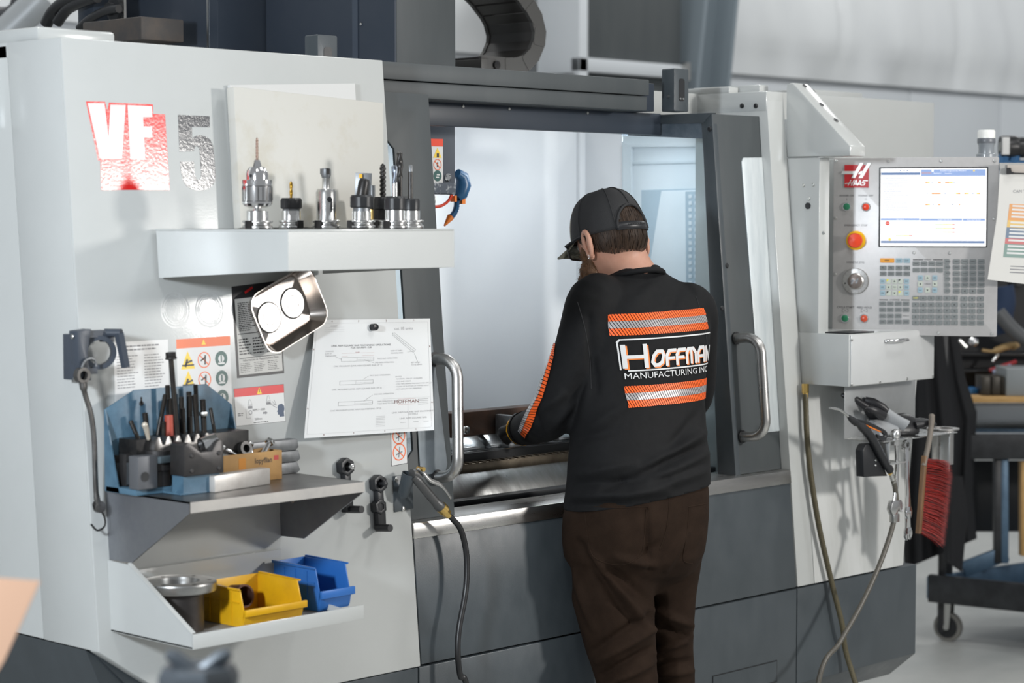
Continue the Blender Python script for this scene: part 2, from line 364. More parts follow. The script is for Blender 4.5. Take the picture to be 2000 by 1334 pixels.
for i in range(34):
    for q in (1345, 1357):
        p = [qs(q + .12 * i * 0 + dx, 380 + i * 13 + dy, XS - .013) for dx, dy in ((0, 0), (6, 0), (6, 7), (0, 7))]; b.prism(p, XS - .0135, XS - .012, axis='X')
o = b.build('ladder_slots', inner, lad); o['kind'] = 'stuff'
b = MB(); b.box(.60, .62, .15, 1.02, .85, 1.97); b.build('inner_side_panel', inner, MC)
b = MB(); b.box(.60, 2.55, .12, 1.02, .82, .85); b.build('chip_tray', dsteel, MC)
wl = bpy.data.lights.new('work_light', 'AREA'); wl.energy = 3.2; wl.size = .7; wl.size_y = .06; wl.shape = 'RECTANGLE'; wl.color = (.90, .95, 1)
wo = bpy.data.objects.new('work_light', wl); COL.objects.link(wo); wo.location = (2.06, .44, 1.925); wo.rotation_euler = (Vector((1.95, 1.0, 1.40)) - Vector((2.06, .44, 1.925))).to_track_quat('-Z', 'Y').to_euler()
# spindle head with its plate, hoses and coolant nozzles
hx1 = PY(890, 300, .5).x; hz0 = PY(890, 380, .5).z
b = MB(); b.box(hx1 - .135, hx1, .5, .52, hz0, 1.985); hd = b.build('spindle_head', dblue, MC, bev=.003, seg=1)
p = PY(875, 347, .498); b = MB(); b.lathe([(.011, 0), (.011, .003), (.008, .006), (.008, .004), (0, .004)], 20); b.build('button', chrome, hd, M=T(p.x, .5, p.z) @ R(pi / 2, 'X'))
b = MB(); b.box(hx1 - .15, hx1 - .002, .498, .5, hz0 + .002, hz0 + .03); b.build('scraped_edge', mat('scraped_paint', (.06, .075, .10), .5, c2=(.38, .40, .42), scale=60, lo=.5, hi=.6), hd)
blueloc = mat('blue_hose_plastic', (.025, .11, .24), .35); oran = mat('orange_plastic', (.85, .22, .02), .4)
nz = MB(); q = lambda px, py: PY(px, py, .52)
nz.tube([q(893, 338), q(902, 345), q(905, 362), q(900, 380), q(893, 388)], [.012, .018, .021, .018, .010], 12, 0)
nz.sphere(q(908, 360), .011, 6, 4, 2)
P = smooth_path([q(892, 392), q(892, 402), q(888, 415), q(880, 425)], 3)
for i in range(len(P) - 1):
    nz.rod(P[i], P[i + 1], .0085, 8, 0, .006)
nz.rod(q(880, 424), q(868, 441), .010, 10, 1, .0025); nz.box(-.006, .006, -.008, .008, -.014, .014, 1, T(*q(902, 388))); nz.box(-.004, .004, -.008, .008, -.008, .008, 1, T(*q(886, 388)))
part_label(nz.build('coolant_nozzle', [blueloc, oran, mat('pale_blue_bolt', (.35, .5, .75), .4)], MC), 'blue jointed coolant nozzle with orange tip')
b = MB(); b.tube(smooth_path([q(882, 380), q(876, 392), q(862, 402), q(846, 404)], 6), .004, 8); b.build('hose', mat('red_hose', (.75, .06, .02), .4), MC)
b = MB(); b.tube([(q(846, 390) + Vector((.008 * cos(a), 0, .014 * sin(a)))) for a in [i * pi / 8 for i in range(16)]], .0012, 6, closed=True); b.build('split_ring', bscrew, MC)
# table, rails and way covers
tabm = mat('cast_table_steel', (.16, .155, .15), .35, .9, c2=(.08, .078, .075), scale=14)
rust = mat('rusty_brown_bar', (.085, .042, .026), .5, .5, c2=(.035, .026, .022), scale=10, rvar=.1)
wet = mat('wet_machined_steel', (.48, .50, .51), .16, 1., c2=(.2, .21, .22), scale=25)
yb = .42
zr = lambda py, y: PY(900, py, y).z
zt1, zt0 = zr(884, yb), zr(905, yb)
b = MB(); b.box(.75, 2.40, yb, yb + .36, zt0, zt1); b.build('table', wet, MC, bev=.002)
b = MB(); b.box(.75, 2.40, yb - .010, yb, zt0 + .001, zt1 - .003); b.build('table_edge', black, MC)
tm = mat('oily_bronze_steel', (.26, .22, .165), .38, 1., c2=(.13, .105, .08), scale=12); y2 = yb - .045; z20, z21 = zr(927, y2), zr(908, y2)
b = MB(); b.box(.75, 2.40, y2, yb + .02, z20, z21); tr_ = b.build('table_trough', tm, MC, bev=.002)
for i in range(40): b = MB(); b.box(0, .012, y2 - .0005, y2 + .02, 0, .003); b.build('rack_tooth', tm, tr_, M=T(1.20 + i * .026, 0, z21))
wcm = mat('worn_way_cover', (.26, .255, .245), .34, 1., c2=(.12, .115, .11), scale=6, stretch=(3, 1, .6), rvar=.1); y3 = y2 - .055; z30 = zr(976, y3)
b = MB(); b.prism([(y2 - .001, z20 + .002), (y3, z30), (y2 + .03, z30)], .75, 2.40, axis='X'); b.build('way_cover', wcm, MC, bev=.001)
y4 = y3 - .03; z40 = zr(990, y4); b = MB(); b.box(.75, 2.40, y4, y3 + .02, z40, zr(978, y4)); b.build('wiper_strip', black, MC, bev=.003)
y5 = y4 - .012; b = MB(); b.prism([(y4 + .004, z40), (y5, zr(1030, y5) - .03), (y4 + .06, zr(1030, y5) - .03)], .75, 2.40, axis='X'); b.build('way_cover', tabm, MC, bev=.001)
for px, py in ((1024, 971 + 6), (1094, 960 + 6), (955, 981 + 8)):
    p = PY(px, py, y4 - .006); screw(MC, T(p.x, p.y, p.z) @ R(pi / 2, 'X'), .005, black)
# sloping right-hand door with side return
DX = xt(1391, 220, -.03)[0]; qx = lambda px, py: (lambda p: (p.y, p.z))(PX(px, py, DX))
rdf = fpanel('door_leaf', rect(DX, 2.312, 1.0, 1.972), -.07, -.03, dgrey2, label='dark grey right door with a steel handle')
b = MB(); b.prism([qx(1210, 227), qx(1391, 220), qx(1376, 241), qx(1210, 243)], DX - .004, DX + .02, axis='X'); dr = b.build('door_return', dgrey, MC, bev=.002)
b = MB(); b.prism([qx(1211, 243), qx(1374, 240), qx(1373, 271), qx(1213, 264)], DX + .002, DX + .014, axis='X'); b.build('lower_rail', mat('scratched_blue_grey', (.10, .13, .16), .35, .3, c2=(.16, .19, .22), scale=30), dr)
b = MB(); b.prism([qx(1371, 237), qx(1391, 221), qx(1438, 930), qx(1403, 940)], DX - .002, DX + .02, axis='X'); b.build('stile', dgrey, dr, bev=.003)
b = MB(); b.prism([qx(1403, 960), qx(1215, 975), qx(1213, 260), qx(1373, 268)], DX + .004, DX + .008, axis='X'); b.build('window_pane', tglass, dr)
for px, py in ((1226, 236), (1386, 252), (1410, 602), (1419, 519)):
    p = PX(px, py, DX - .004); screw(dr if px < 1400 else rdf, (T(p.x, p.y, p.z) @ R(-pi / 2, 'Y')) if px < 1400 else frame(PS(px, py, -.03), XV, TV, NV), .007, black, h=.004)
glassstrip = mat('frosted_window_strip', (.52, .57, .59), .4, .2, c2=(.68, .72, .73), scale=16, stretch=(2, 2, .25))
po = [xt(1449, 316, -.027), xt(1452, 308, -.027), xt(1474, 307, -.027)]
poly = [(po[0][0], po[0][1]), (po[1][0], po[1][1]), (2.311, po[2][1]), (2.311, tz(1.105)), (po[0][0] + .025, tz(1.105)), (po[0][0] + .015, tz(1.125))]
b = MB(); b.prism(poly, -.03, -.027, 0, FACE); b.build('window_strip', glassstrip, rdf, bev=.0005)
b = MB(); b.box(2.313, 2.316, .125, .24, 1.0, 1.985); b.build('door_pocket', black, MC)
a = xt(1436, 661, -.03); c = xt(1448, 853, -.03)
d_handle(rdf, a, c, .082, .004, .0135, o0=-.03)
# right column: post, gusset, arm and head boxes
b = MB(); b.prism([(yf(1.0) + .0, .676), (yf(2.0) + .25, .676), (yf(ZT) + .25, ZT - .01), (yf(ZT), ZT - .01)], 2.311, 2.388, axis='X')
b.v = [Vector((v.x, v.y if v.z > 1 or v.y > .2 else 0.0005, v.z)) for v in b.v]
post = b.build('door_post', paint, MC, bev=.002)
b = MB(); b.box(2.3095, 2.384, .118, .375, 1.983, 2.0375); b.box(2.05, 2.311, .36, .40, 1.975, 2.04); b.build('post_head', paint, MC, bev=.003)
for px in (1450, 1477):
    p = PX(px, 207, 2.3105); screw(MC, T(2.3093, p.y, p.z) @ R(-pi / 2, 'Y'), .007, black, h=.005)
b = MB(); b.box(2.36, 2.40, .18, .42, 2.037, 2.06); b.box(2.312, 2.355, .25, .42, 2.037, 2.055); b.build('post_cap', paint, MC, bev=.003)
b = MB(); b.prism([(.112, 1.858), (.112, 2.06), (.09, 2.063), (-.104, 1.884), (-.104, 1.857)], 2.392, 2.462, axis='X'); gu = b.build('pendant_arm', paint, MC, bev=.003)
for u in (.35, .6, .05):
    yy = .09 - .194 * u; zz = 2.063 - .179 * u
    s = MB(); s.lathe([(.008, 0), (0, 0)], 12, cap=False); s.build('hole', black, gu, M=frame((2.435, yy, zz + .002), (1, 0, 0), (0, .73, .68), (0, -.68, .73)))
b = MB(); b.box(2.392, 2.44, -.003, .30, 1.37, 1.855); cb = b.build('column_box', paint, MC, bev=.003)
for px, py in ((1569, 362), (1588, 361), (1580, 388), (1608, 455)):
    p = PX(px, py, 2.391); screw(cb, T(2.392, p.y, p.z) @ R(-pi / 2, 'Y'), .005)
p = PX(1578, 402, 2.391); b = MB(); b.cyl(.009, 0, .003, 14); b.build('plug', black, cb, M=T(2.392, p.y, p.z) @ R(-pi / 2, 'Y'))
b = MB(); b.box(2.46, 3.428, .30, .34, 1.55, 2.055); b.build('rear_cover', paint, MC, bev=.003)
b = MB(); b.box(2.95, 3.25, .45, .7, 2.0, 2.085); b.build('rear_cap', paint, MC, bev=.006)
b = MB(); b.tube(smooth_path([(2.70, .32, 2.05), (2.72, .32, 2.068), (2.80, .32, 2.068), (2.81, .32, 2.05)], 4), .004, 8); b.build('cable', black, MC)
# box under the pendant
b = MB(); b.box(2.390, 2.806, -.107, .30, 1.229, 1.372); jb = b.build('junction_box', paint, MC, bev=.002)
b = MB(); b.box(2.394, 2.804, -.111, -.107, 1.231, 1.370); bf = b.build('cover_plate', mat('brushed_white_plate', (.60, .61, .61), .3, .25, c2=(.54, .55, .55), scale=5), jb, bev=.001)
for px, py in ((1664, 664), (1664, 752), (1719, 746), (1772, 740), (1822, 736)):
    p = PY(px, py, -.112); screw(bf, T(p.x, -.111, p.z) @ R(pi / 2, 'X'), .004)
p = PY(1747, 664, -.112)
b = MB(); b.tube([(p.x - .045, -.111, p.z), (p.x - .04, -.130, p.z), (p.x, -.137, p.z), (p.x + .04, -.130, p.z), (p.x + .045, -.111, p.z)], .0055, 10, sx=.6); b.build('pull_handle', chrome, bf, smooth=60)
b = MB(); b.box(2.40, 2.52, -.10, -.02, 1.372, 1.376); b.build('gasket', black, jb)
# right front panel, tapering to the base
fpanel('front_panel', [(2.390, .003), (2.826, .003), (2.966, tz(1.24)), (2.966, tz(1.30)), (2.390, tz(1.30))], -.03, 0, paintr, label='white lower right front panel with grey streaks')
b = MB(); b.box(2.56, 2.82, .05, 1.6, .66, 1.30); b.build('side_body', dgrey, MC)
# plinth line where the base meets the white panel
# the Z column above the roof
b = MB(); b.box(1.37, 1.584, .60, 1.12, 1.95, 3.2); zc = b.build('column_cover', dgrey2, MC, bev=.002)
b = MB(); b.box(1.365, 1.3705, .602, .74, 1.95, 3.2); b.box(1.365, 1.3705, .765, 1.12, 1.95, 3.2); b.build('cool_lit_sheet', dblue, zc)  # bluish sheets put the cool daylight from the left into the column's colour
b = MB(); b.box(1.362, 1.3705, .742, .763, 1.95, 3.2); st_ = b.build('seam_strip', mat('seam_blue', (.06, .075, .10), .3), zc)
p = PX(704, 47, 1.361); screw(st_, T(1.362, p.y, p.z) @ R(-pi / 2, 'Y'), .004)
b = MB(); b.box(1.20, 1.372, 1.125, 1.62, 1.95, 3.2); z2 = b.build('column_cover', dblue, MC, bev=.002)
p = PX(407, 40, 1.2); b = MB(); b.box(1.196, 1.2005, p.y - .002, p.y + .002, 1.95, 3.2); b.build('seam_strip', bscrew, z2)
p = PX(318, 60, 1.196); b = MB(); b.box(1.185, 1.2, p.y - .008, p.y + .004, 2.0, PX(318, 38, 1.19).z); b.build('grip_bar', black, z2)
b = MB(); b.box(1.10, 1.35, 1.63, PX(183, 10, 1.10).y, 1.95, 2.6); b.build('motor_box', dblue, MC, bev=.003)
p = PX(232, 12, 1.10)
b = MB(); b.box(1.092, 1.10, p.y - .035, p.y + .035, p.z - .05, p.z + .06); mp_ = b.build('gland_plate', bscrew, MC)
b = MB(); b.lathe([(.032, 0), (.032, .012), (.018, .016), (.018, .03)], 18); b.build('cable_gland', black, mp_, M=T(1.092, p.y, p.z - .01) @ R(-pi / 2, 'Y'))
b = MB(); b.box(.96, 1.10, PX(300, 60, 1.0).y, PX(185, 60, 1.0).y, PX(240, 70, 1.0).z - .02, PX(240, 40, 1.0).z); b.build('rusty_beam', mat('dirty_cast_beam', (.05, .046, .045), .6, c2=(.09, .07, .055), scale=12), MC, bev=.004)
for pts, r in (([(232, 17), (205, 22), (175, 38), (155, 56)], .012), ([(190, -5), (160, 4), (132, 18), (112, 44)], .016), ([(170, -12), (130, 2), (104, 22), (90, 48)], .018)):
    b = MB(); b.tube(smooth_path([PX(x, y, 1.05) for x, y in pts], 6), r, 10); b.build('cable', rubber, MC, smooth=60)
p = PX(640, 88, .9)
# energy chain on the roof
cy0 = .80
cpts = [PY(px, py, cy0) for px, py in ((945, 124), (968, 127), (992, 129), (1012, 129), (1030, 122), (1045, 106), (1054, 84), (1056, 60), (1050, 36), (1038, 14), (1022, -8), (1000, -30))]
linkm = mat('energy_chain_grey', (.055, .053, .05), .5); linkd = mat('energy_chain_band', (.03, .027, .025), .45)
ch = MB(); ch.box(cpts[0].x - .02, cpts[0].x + .02, cy0 - .01, cy0 + .2, cpts[0].z - .025, cpts[0].z + .012); chn = ch.build('energy_chain', linkm, MC, bev=.002)
for i in range(len(cpts) - 1):
    a = cpts[i]; c = cpts[i + 1]; d = c - a; L = d.length; ang = atan2(d.z, d.x); M = T(*((a + c) / 2)) @ R(-ang, 'Y')
    b = MB()
    for y0 in (.0015 * (i % 2), .185 + .0015 * (i % 2)):
        b.prism(rrect(-L * .72, L * .72, -.024, .024, .007), y0, y0 + .012, axis='Y')
    b.box(-L * .40, L * .40, .010, .187, .016, .021, 1); b.box(-L * .40, L * .40, .010, .187, -.021, -.016, 1)
    b.build('link', [linkm, linkd], chn, M=M)
b = MB(); b.cyl(.012, 0, .008, 18, 0, T(cpts[1].x, cy0, cpts[1].z) @ R(pi / 2, 'X')); b.build('pin', blackm, chn)
b = MB(); b.box(1.60, 2.2, .79, 1.02, 2.055, 2.075); b.build('chain_tray', dsteel, MC)
# ================================================================== lettering and stickers on the left panel
dk = mat('dark_print', (.022, .027, .036), .19, bump=.12, bscale=160); redd = mat('red_decal', (.66, .010, .010), .20, bump=.12, bscale=160); whd = mat('white_decal', (.60, .61, .61), .26)
yel = mat('yellow_print', (.85, .58, .03), .4); grn = mat('dark_green_print', (.03, .10, .09), .4); stk = mat('sticker_white', (.66, .66, .65), .38, coat=.2); ink = mat('grey_ink', (.22, .22, .23), .5); ora = mat('orange_print', (.80, .16, .05), .4); blk = mat('black_ink', (.02, .02, .022), .4); navy = mat('navy_print', (.03, .06, .12), .4)
C1 = 500 / 1668
def dpoly(b, pts, o0, o1, m, k=1., ox=0, oy=0): b.prism([xt(ox + x * k, oy + y * k, o1) for x, y in pts], o0, o1, m, FACE)
b = MB()
dpoly(b, [(560, 660), (684, 662), (700, 725), (710, 668), (996, 680), (998, 742), (1075, 745), (1106, 1237), (660, 1237), (655, 1045), (640, 1045)], 0, .0004, 0, C1)
dpoly(b, [(572, 672), (681, 673), (708, 905), (720, 683), (818, 685), (795, 1034), (653, 1032)], .0004, .0008, 1, C1)
dpoly(b, [(832, 685), (990, 693), (992, 763), (932, 763), (935, 825), (990, 826), (992, 894), (938, 894), (945, 1039), (850, 1036)], .0004, .0008, 1, C1)
part_label(b.build('letter_decal', [redd, whd], MC, smooth=0), 'red and white VF lettering')
b = MB(); dpoly(b, [(1160, 748), (1365, 758), (1367, 828), (1250, 827), (1252, 905), (1268, 888), (1300, 880), (1340, 888), (1372, 912), (1388, 950), (1395, 1010), (1405, 1150), (1400, 1185), (1380, 1215), (1345, 1236), (1300, 1242), (1255, 1235), (1215, 1212), (1190, 1170), (1180, 1120), (1173, 1052), (1262, 1053), (1268, 1130), (1274, 1155), (1285, 1170), (1300, 1170), (1310, 1155), (1311, 1130), (1303, 1000), (1297, 965), (1285, 952), (1270, 955), (1263, 985), (1170, 988)], 0, .0005, 0, C1)
part_label(b.build('number_decal', dk, MC, smooth=0), 'dark number five')
ringm = mat('ring_reflection_tone', (.47, .48, .475), .3, c2=(.56, .575, .57), scale=40)  # dish magnet reflections drawn as flat rings in their own tone
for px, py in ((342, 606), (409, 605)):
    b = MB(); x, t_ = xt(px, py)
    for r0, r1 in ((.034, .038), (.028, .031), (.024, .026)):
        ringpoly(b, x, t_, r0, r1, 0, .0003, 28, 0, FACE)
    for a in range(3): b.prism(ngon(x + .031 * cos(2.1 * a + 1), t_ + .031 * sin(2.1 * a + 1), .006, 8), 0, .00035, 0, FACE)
    b.build('ring_reflection', ringm, MC, smooth=0)
class Sticker:
    """local rectangle on the sloping panel given by its pixel corners; u right, v up, 0..1"""
    def __init__(s, tl, tr, br, bl, o=.0):
        s.c = [xt(*p, o) for p in (tl, tr, br, bl)]; s.b = MB(); s.o = o; s.z = 0
        s.w = s.c[1][0] - s.c[0][0]; s.h = s.c[0][1] - s.c[3][1]
    def p(s, u, v):
        a, b, c, d = s.c; tx = (a[0] * (1 - u) + b[0] * u, a[1] * (1 - u) + b[1] * u); bx = (d[0] * (1 - u) + c[0] * u, d[1] * (1 - u) + c[1] * u)
        return (bx[0] * (1 - v) + tx[0] * v, bx[1] * (1 - v) + tx[1] * v)
    def poly(s, uv, lay, m): s.b.prism([s.p(*q) for q in uv], s.o + .0002 * lay, s.o + .0002 * (lay + 1), m, FACE); return s
    def rect(s, u0, u1, v0, v1, lay, m): return s.poly([(u0, v0), (u1, v0), (u1, v1), (u0, v1)], lay, m)
    def circ(s, u, v, r, lay, m, n=20): return s.poly([(u + r * cos(2 * pi * i / n), v + r * s.w / s.h * sin(2 * pi * i / n)) for i in range(n)], lay, m)
    def ring(s, u, v, r0, r1, lay, m, n=20):
        for i in range(n):
            a, c = 2 * pi * i / n, 2 * pi * (i + 1) / n; k = s.w / s.h
            s.poly([(u + r0 * cos(a), v + r0 * k * sin(a)), (u + r1 * cos(a), v + r1 * k * sin(a)), (u + r1 * cos(c), v + r1 * k * sin(c)), (u + r0 * cos(c), v + r0 * k * sin(c))], lay, m)
    def bar(s, u, v, r, ang, th, lay, m):
        k = s.w / s.h; d = (cos(ang), sin(ang)); n = (-sin(ang), cos(ang))
        s.poly([(u + d[0] * r * a + n[0] * th * c, v + k * (d[1] * r * a + n[1] * th * c)) for a, c in ((-1, -1), (1, -1), (1, 1), (-1, 1))], lay, m)
    def prohibit(s, u, v, r, lay, m): s.ring(u, v, r * .86, r, lay, m); s.bar(u, v, r * .9, -.75, r * .07, lay, m)
    def tri(s, u, v, r, lay, m): k = s.w / s.h; s.poly([(u - r, v - r * k * .9), (u + r, v - r * k * .9), (u, v + r * k * 1.1)], lay, m)
    def lines(s, u0, u1, v0, v1, n, lay, m, th=.25, seed=1):
        rr = random.Random(seed); h = (v1 - v0) / n
        for i in range(n):
            vv = v1 - h * (i + .5); uu = u0; e = u1 - rr.random() * (u1 - u0) * .35
            while uu < e:
                w = (.02 + rr.random() * .06); s.rect(uu, min(e, uu + w), vv - h * th / 2, vv + h * th / 2, lay, m); uu += w + .012
    def text(s, t, u, v, size, lay, m, align='CENTER', bold=0):
        vs, fs = text_geo(t, align, bold); k = s.w / s.h
        s.b.add([(*s.p(u + x * size, v + y * size * k), s.o + .0002 * (lay + 1)) for x, y in vs], fs, m, FACE)
    def build(s, name, mats, label=None, parent=None):
        o = s.b.build(name, mats, parent or MC, smooth=0)
        if label: o['label'] = label
        return o
s = Sticker((221, 669), (328, 663), (331, 800), (226, 812)); s.rect(0, 1, 0, 1, 0, 0)
s.lines(.05, .45, .35, .82, 12, 1, 1, .3, 1); s.lines(.55, .95, .30, .82, 13, 1, 1, .3, 2); s.lines(.1, .9, .86, .96, 2, 1, 1, .4, 3); s.ring(.2, .14, .07, .085, 1, 1); s.ring(.62, .24, .05, .065, 1, 2); s.build('text_sticker', [stk, ink, blk], 'white sticker of small print')
s = Sticker((344, 663), (449, 656), (455, 836), (350, 846)); s.rect(0, 1, 0, 1, 0, 0); s.rect(.0, 1, .90, 1, 1, 1); s.tri(.5, .95, .04, 2, 2)
for i, v in enumerate((.76, .55, .34, .13)):
    s.tri(.2, v, .13, 1, 2); s.bar(.17, v - .02, .06, 1.2, .018, 2, 3); s.bar(.22, v - .01, .06, .3, .014, 2, 3); s.bar(.2, v - .045, .11, 0, .012, 2, 3)
    s.prohibit(.5, v, .12, 1, 4); s.bar(.52, v, .07, 1.5, .014, 1, 3); s.bar(.48, v + .01, .05, .5, .012, 1, 3)
    s.circ(.82, v, .115, 1, 5); s.circ(.82, v, .06 if i else .055, 2, 0); s.bar(.82, v, .05, pi / 2, .012, 3, 5); s.bar(.82, v - .05, .06, 0, .012, 3, 0)
s.build('warning_sticker', [stk, ora, yel, blk, ora, grn], 'warning sticker with red header and rows of pictograms')
s = Sticker((452, 560), (545, 548), (555, 729), (463, 739)); s.rect(0, 1, 0, 1, 0, 0); s.rect(.05, .97, .03, .86, 1, 1); s.bar(.35, .94, .09, .4, .02, 1, 3)
s.lines(.10, .45, .50, .82, 16, 2, 2, .5, 4); s.lines(.52, .92, .50, .82, 16, 2, 2, .5, 5); s.rect(.07, .95, .470, .478, 2, 2)
for i, u in enumerate((.08, .37, .66)): s.lines(u, u + .27, .24, .43, 6, 2, 2, .45, 6 + i); s.lines(u, u + .25, .05, .16, 6, 2, 2, .3, 9 + i)
s.rect(.07, .95, .205, .213, 2, 2); s.text('Information & Measurement Data', .52, .185, .055, 2, 2); s.build('chart_sticker', [blk, mat('chart_grey', (.46, .455, .43), .4), blk, red], 'black framed reference chart')
s = Sticker((456, 759), (554, 750), (558, 823), (461, 833)); s.rect(0, 1, 0, 1, 0, 2); s.rect(.006, .994, .008, .992, 1, 0); s.rect(.006, .994, .77, .992, 2, 1); s.tri(.5, .875, .05, 3, 3); s.bar(.5, .88, .025, pi / 2, .006, 4, 2)
for u, v in ((.30, .52), (.67, .58)):
    s.poly([(u - .015, v + .15), (u + .015, v + .15), (u + .045, v), (u - .045, v)], 2, 4); s.poly([(u - .011, v + .14), (u + .011, v + .14), (u + .037, v + .012), (u - .037, v + .012)], 3, 0)
    s.rect(u - .045, u + .045, v - .09, v - .02, 2, 4)
s.ring(.30, .33, .025, .035, 2, 4); s.rect(.21, .215, .18, .43, 2, 4); s.rect(.21, .30, .18, .19, 2, 4); s.text('RPM > 1000', .47, .38, .05, 2, 2); s.text('200mm', .45, .14, .05, 2, 2); s.lines(.05, .17, .25, .35, 2, 2, 2, .4, 3); s.lines(.35, .7, .03, .07, 1, 2, 2, .5, 12)
s.poly([(.55, .26), (.60, .26), (.60, .24), (.64, .28), (.60, .33), (.60, .31), (.55, .31)], 2, 4)
s.poly([(.85, .42), (.88, .47), (.94, .48), (.98, .42), (.985, .33), (.97, .26), (.975, .14), (.88, .14), (.875, .20), (.845, .20), (.85, .26), (.83, .28), (.85, .33)], 2, 5)
for a in (2.4, 2.0, 2.8): s.bar(.84 + .08 * cos(a), .47 + .06 * sin(a), .05, a, .003, 2, 4)
s.bar(.75, .46, .09, -.5, .004, 2, 4); s.build('rotation_warning_sticker', [stk, red, blk, yel, ink, navy], 'warning sticker with red band and dark head symbol')
s = Sticker((762, 800), (793, 797), (796, 905), (764, 911)); s.rect(0, 1, 0, 1, 0, 1); s.rect(.03, .97, .01, .99, 1, 0)
for v in (.80, .52, .23): s.prohibit(.5, v, .40, 2, 2); s.bar(.5, v, .25, 1.4, .03, 2, 3); s.bar(.5, v - .02, .2, .3, .03, 2, 3)
s.build('prohibition_sticker', [stk, blk, ora, ink], 'narrow sticker of red prohibition circles')
s = Sticker((838, 271), (867, 273), (864, 357), (844, 357)); del s
hl = MB(); u0 = PY(832, 272, .497).x; u1 = PY(866, 272, .497).x; v1 = PY(850, 271, .497).z; v0 = PY(850, 357, .497).z; h_ = v1 - v0
hl.box(u0 - .02, u1, .4988, .5, v0, v1, 0); hl.box(u0 - .02, u1, .4984, .4988, v1 - h_ * .17, v1, 1)
for i, u in enumerate((u1 - .020, u1 - .053)):
    hl.prism([(u - .015, v1 - h_ * .43), (u + .015, v1 - h_ * .43), (u, v1 - h_ * .20)], .4982, .4988, 2, axis='Y'); hl.box(u - .003, u + .005, .498, .4983, v1 - h_ * .42, v1 - h_ * .33, 4)
    RM = T(u, .4984, v1 - h_ * .585) @ R(pi / 2, 'X'); ringpoly(hl, 0, 0, .0125, .0145, 0, .0004, 18, 3, RM); hl.box(-.013, .013, -.001, .001, 0, .0005, 3, RM @ R(-.75, 'Z')); hl.box(-.002, .002, -.006, .006, 0, .0004, 4, RM)
    hl.prism(ngon(u, v1 - h_ * .84, .0145, 18), .4982, .4988, 5, axis='Y'); hl.box(u - .006, u + .005, .498, .4983, v1 - h_ * .89, v1 - h_ * .86, 0); hl.box(u - .003, u + .008, .498, .4983, v1 - h_ * .83, v1 - h_ * .80, 0)
part_label(hl.build('warning_sticker', [stk, mat('red_band', (.75, .05, .01), .4), yel, ora, blk, grn], hd, smooth=0), 'pictogram sticker with a red band')
# ================================================================== upper tool shelf
TX0, TX1, TY, TZT, TZB = .207, .652, -.34, 1.667, 1.588
t = thing('tool_shelf', 'white sheet metal tool shelf with round holes on the left panel', 'shelf', T(TX0, .08, TZT))
W_ = TX1 - TX0; D_ = TY - .08
b = MB(); b.box(0, W_, D_, 0, -.004, 0); b.build('top_plate', paint, t, bev=.001)
b = MB(); b.box(0, W_, D_, D_ + .003, TZB - TZT, -.004); b.build('front_lip', paint, t)
for x in (0, W_ - .003):
    b = MB(); b.prism([(D_ + .003, -.004), (-.004, -.004), (-.012, 1.567 - TZT), (D_ + .003, TZB - TZT)], x, x + .003, axis='X'); b.build('side_plate', paint, t)
hs = MB(); hs.lathe([(.0215, .0002), (.0, .0002)], 24, 0, cap=False); hm = None
for j in range(6):
    for i in range(7):
        x = .04 + i * .061 + (.02 if j % 2 else 0); y = D_ + .045 + j * .066
        if x > W_ - .025: continue
        if hm is None: o = hs.build('hole', black, t, M=T(x, y, 0)); hm = o.data
        else: link('hole', hm, t, T(x, y, 0))
for px in (708, 720, 745, 770, 795):
    screw(t, T((px - 565) / 322 * W_, D_ + .02, TZB - TZT + .002) @ R(pi, 'X'), .006, blackm)
# dirty white board and a sheet of card leaning on the panel behind the tools
boardm = mat('stained_white_plastic', (.52, .51, .47), .5, c2=(.42, .38, .29), scale=7, lo=.52, hi=.8, bump=.06, bscale=80)
cardm = mat('white_card', (.56, .56, .55), .6)
def face_thing(name, pts, o0, o1, m, label, cat, bev=.002):
    q = [xt(x, y, o1) for x, y in pts]; cx = q[0][0]; cy = min(p[1] for p in q); b = MB(); b.prism([(p[0] - cx, p[1] - cy) for p in q], o0, o1)
    return tag(b.build(name, m, bev=bev, M=face_matrix(fw(cx, cy, 0))), label, cat)
zb = TZT + .001; tb = tz(zb, .042)
q1 = xt(456, 169, .042); q2 = xt(749, 201, .042); xl = xt(469, 420, .042)[0]; xr = xt(750, 428, .042)[0]
b = MB(); b.prism([(xl - q1[0], 0), (xr - q1[0], 0), (q2[0] - q1[0], q2[1] - tb), (q1[0] - q1[0], q1[1] - tb)], .018, .042)
tag(b.build('cutting_board', boardm, bev=.002, M=face_matrix(fw(q1[0], tb, 0))), 'stained white plastic board standing behind the tool holders', 'board')
q1 = xt(449, 166, .012); q2 = xt(693, 163, .012); tb2 = tz(zb, .012)
b = MB(); b.prism([(0.004, 0), (q2[0] - q1[0], 0), (q2[0] - q1[0], q2[1] - tb2), (0.0, q1[1] - tb2)], .004, .012)
tag(b.build('card_sheet', cardm, M=face_matrix(fw(q1[0], tb2, 0))), 'clean white sheet peeking out behind the stained plastic board', 'board')
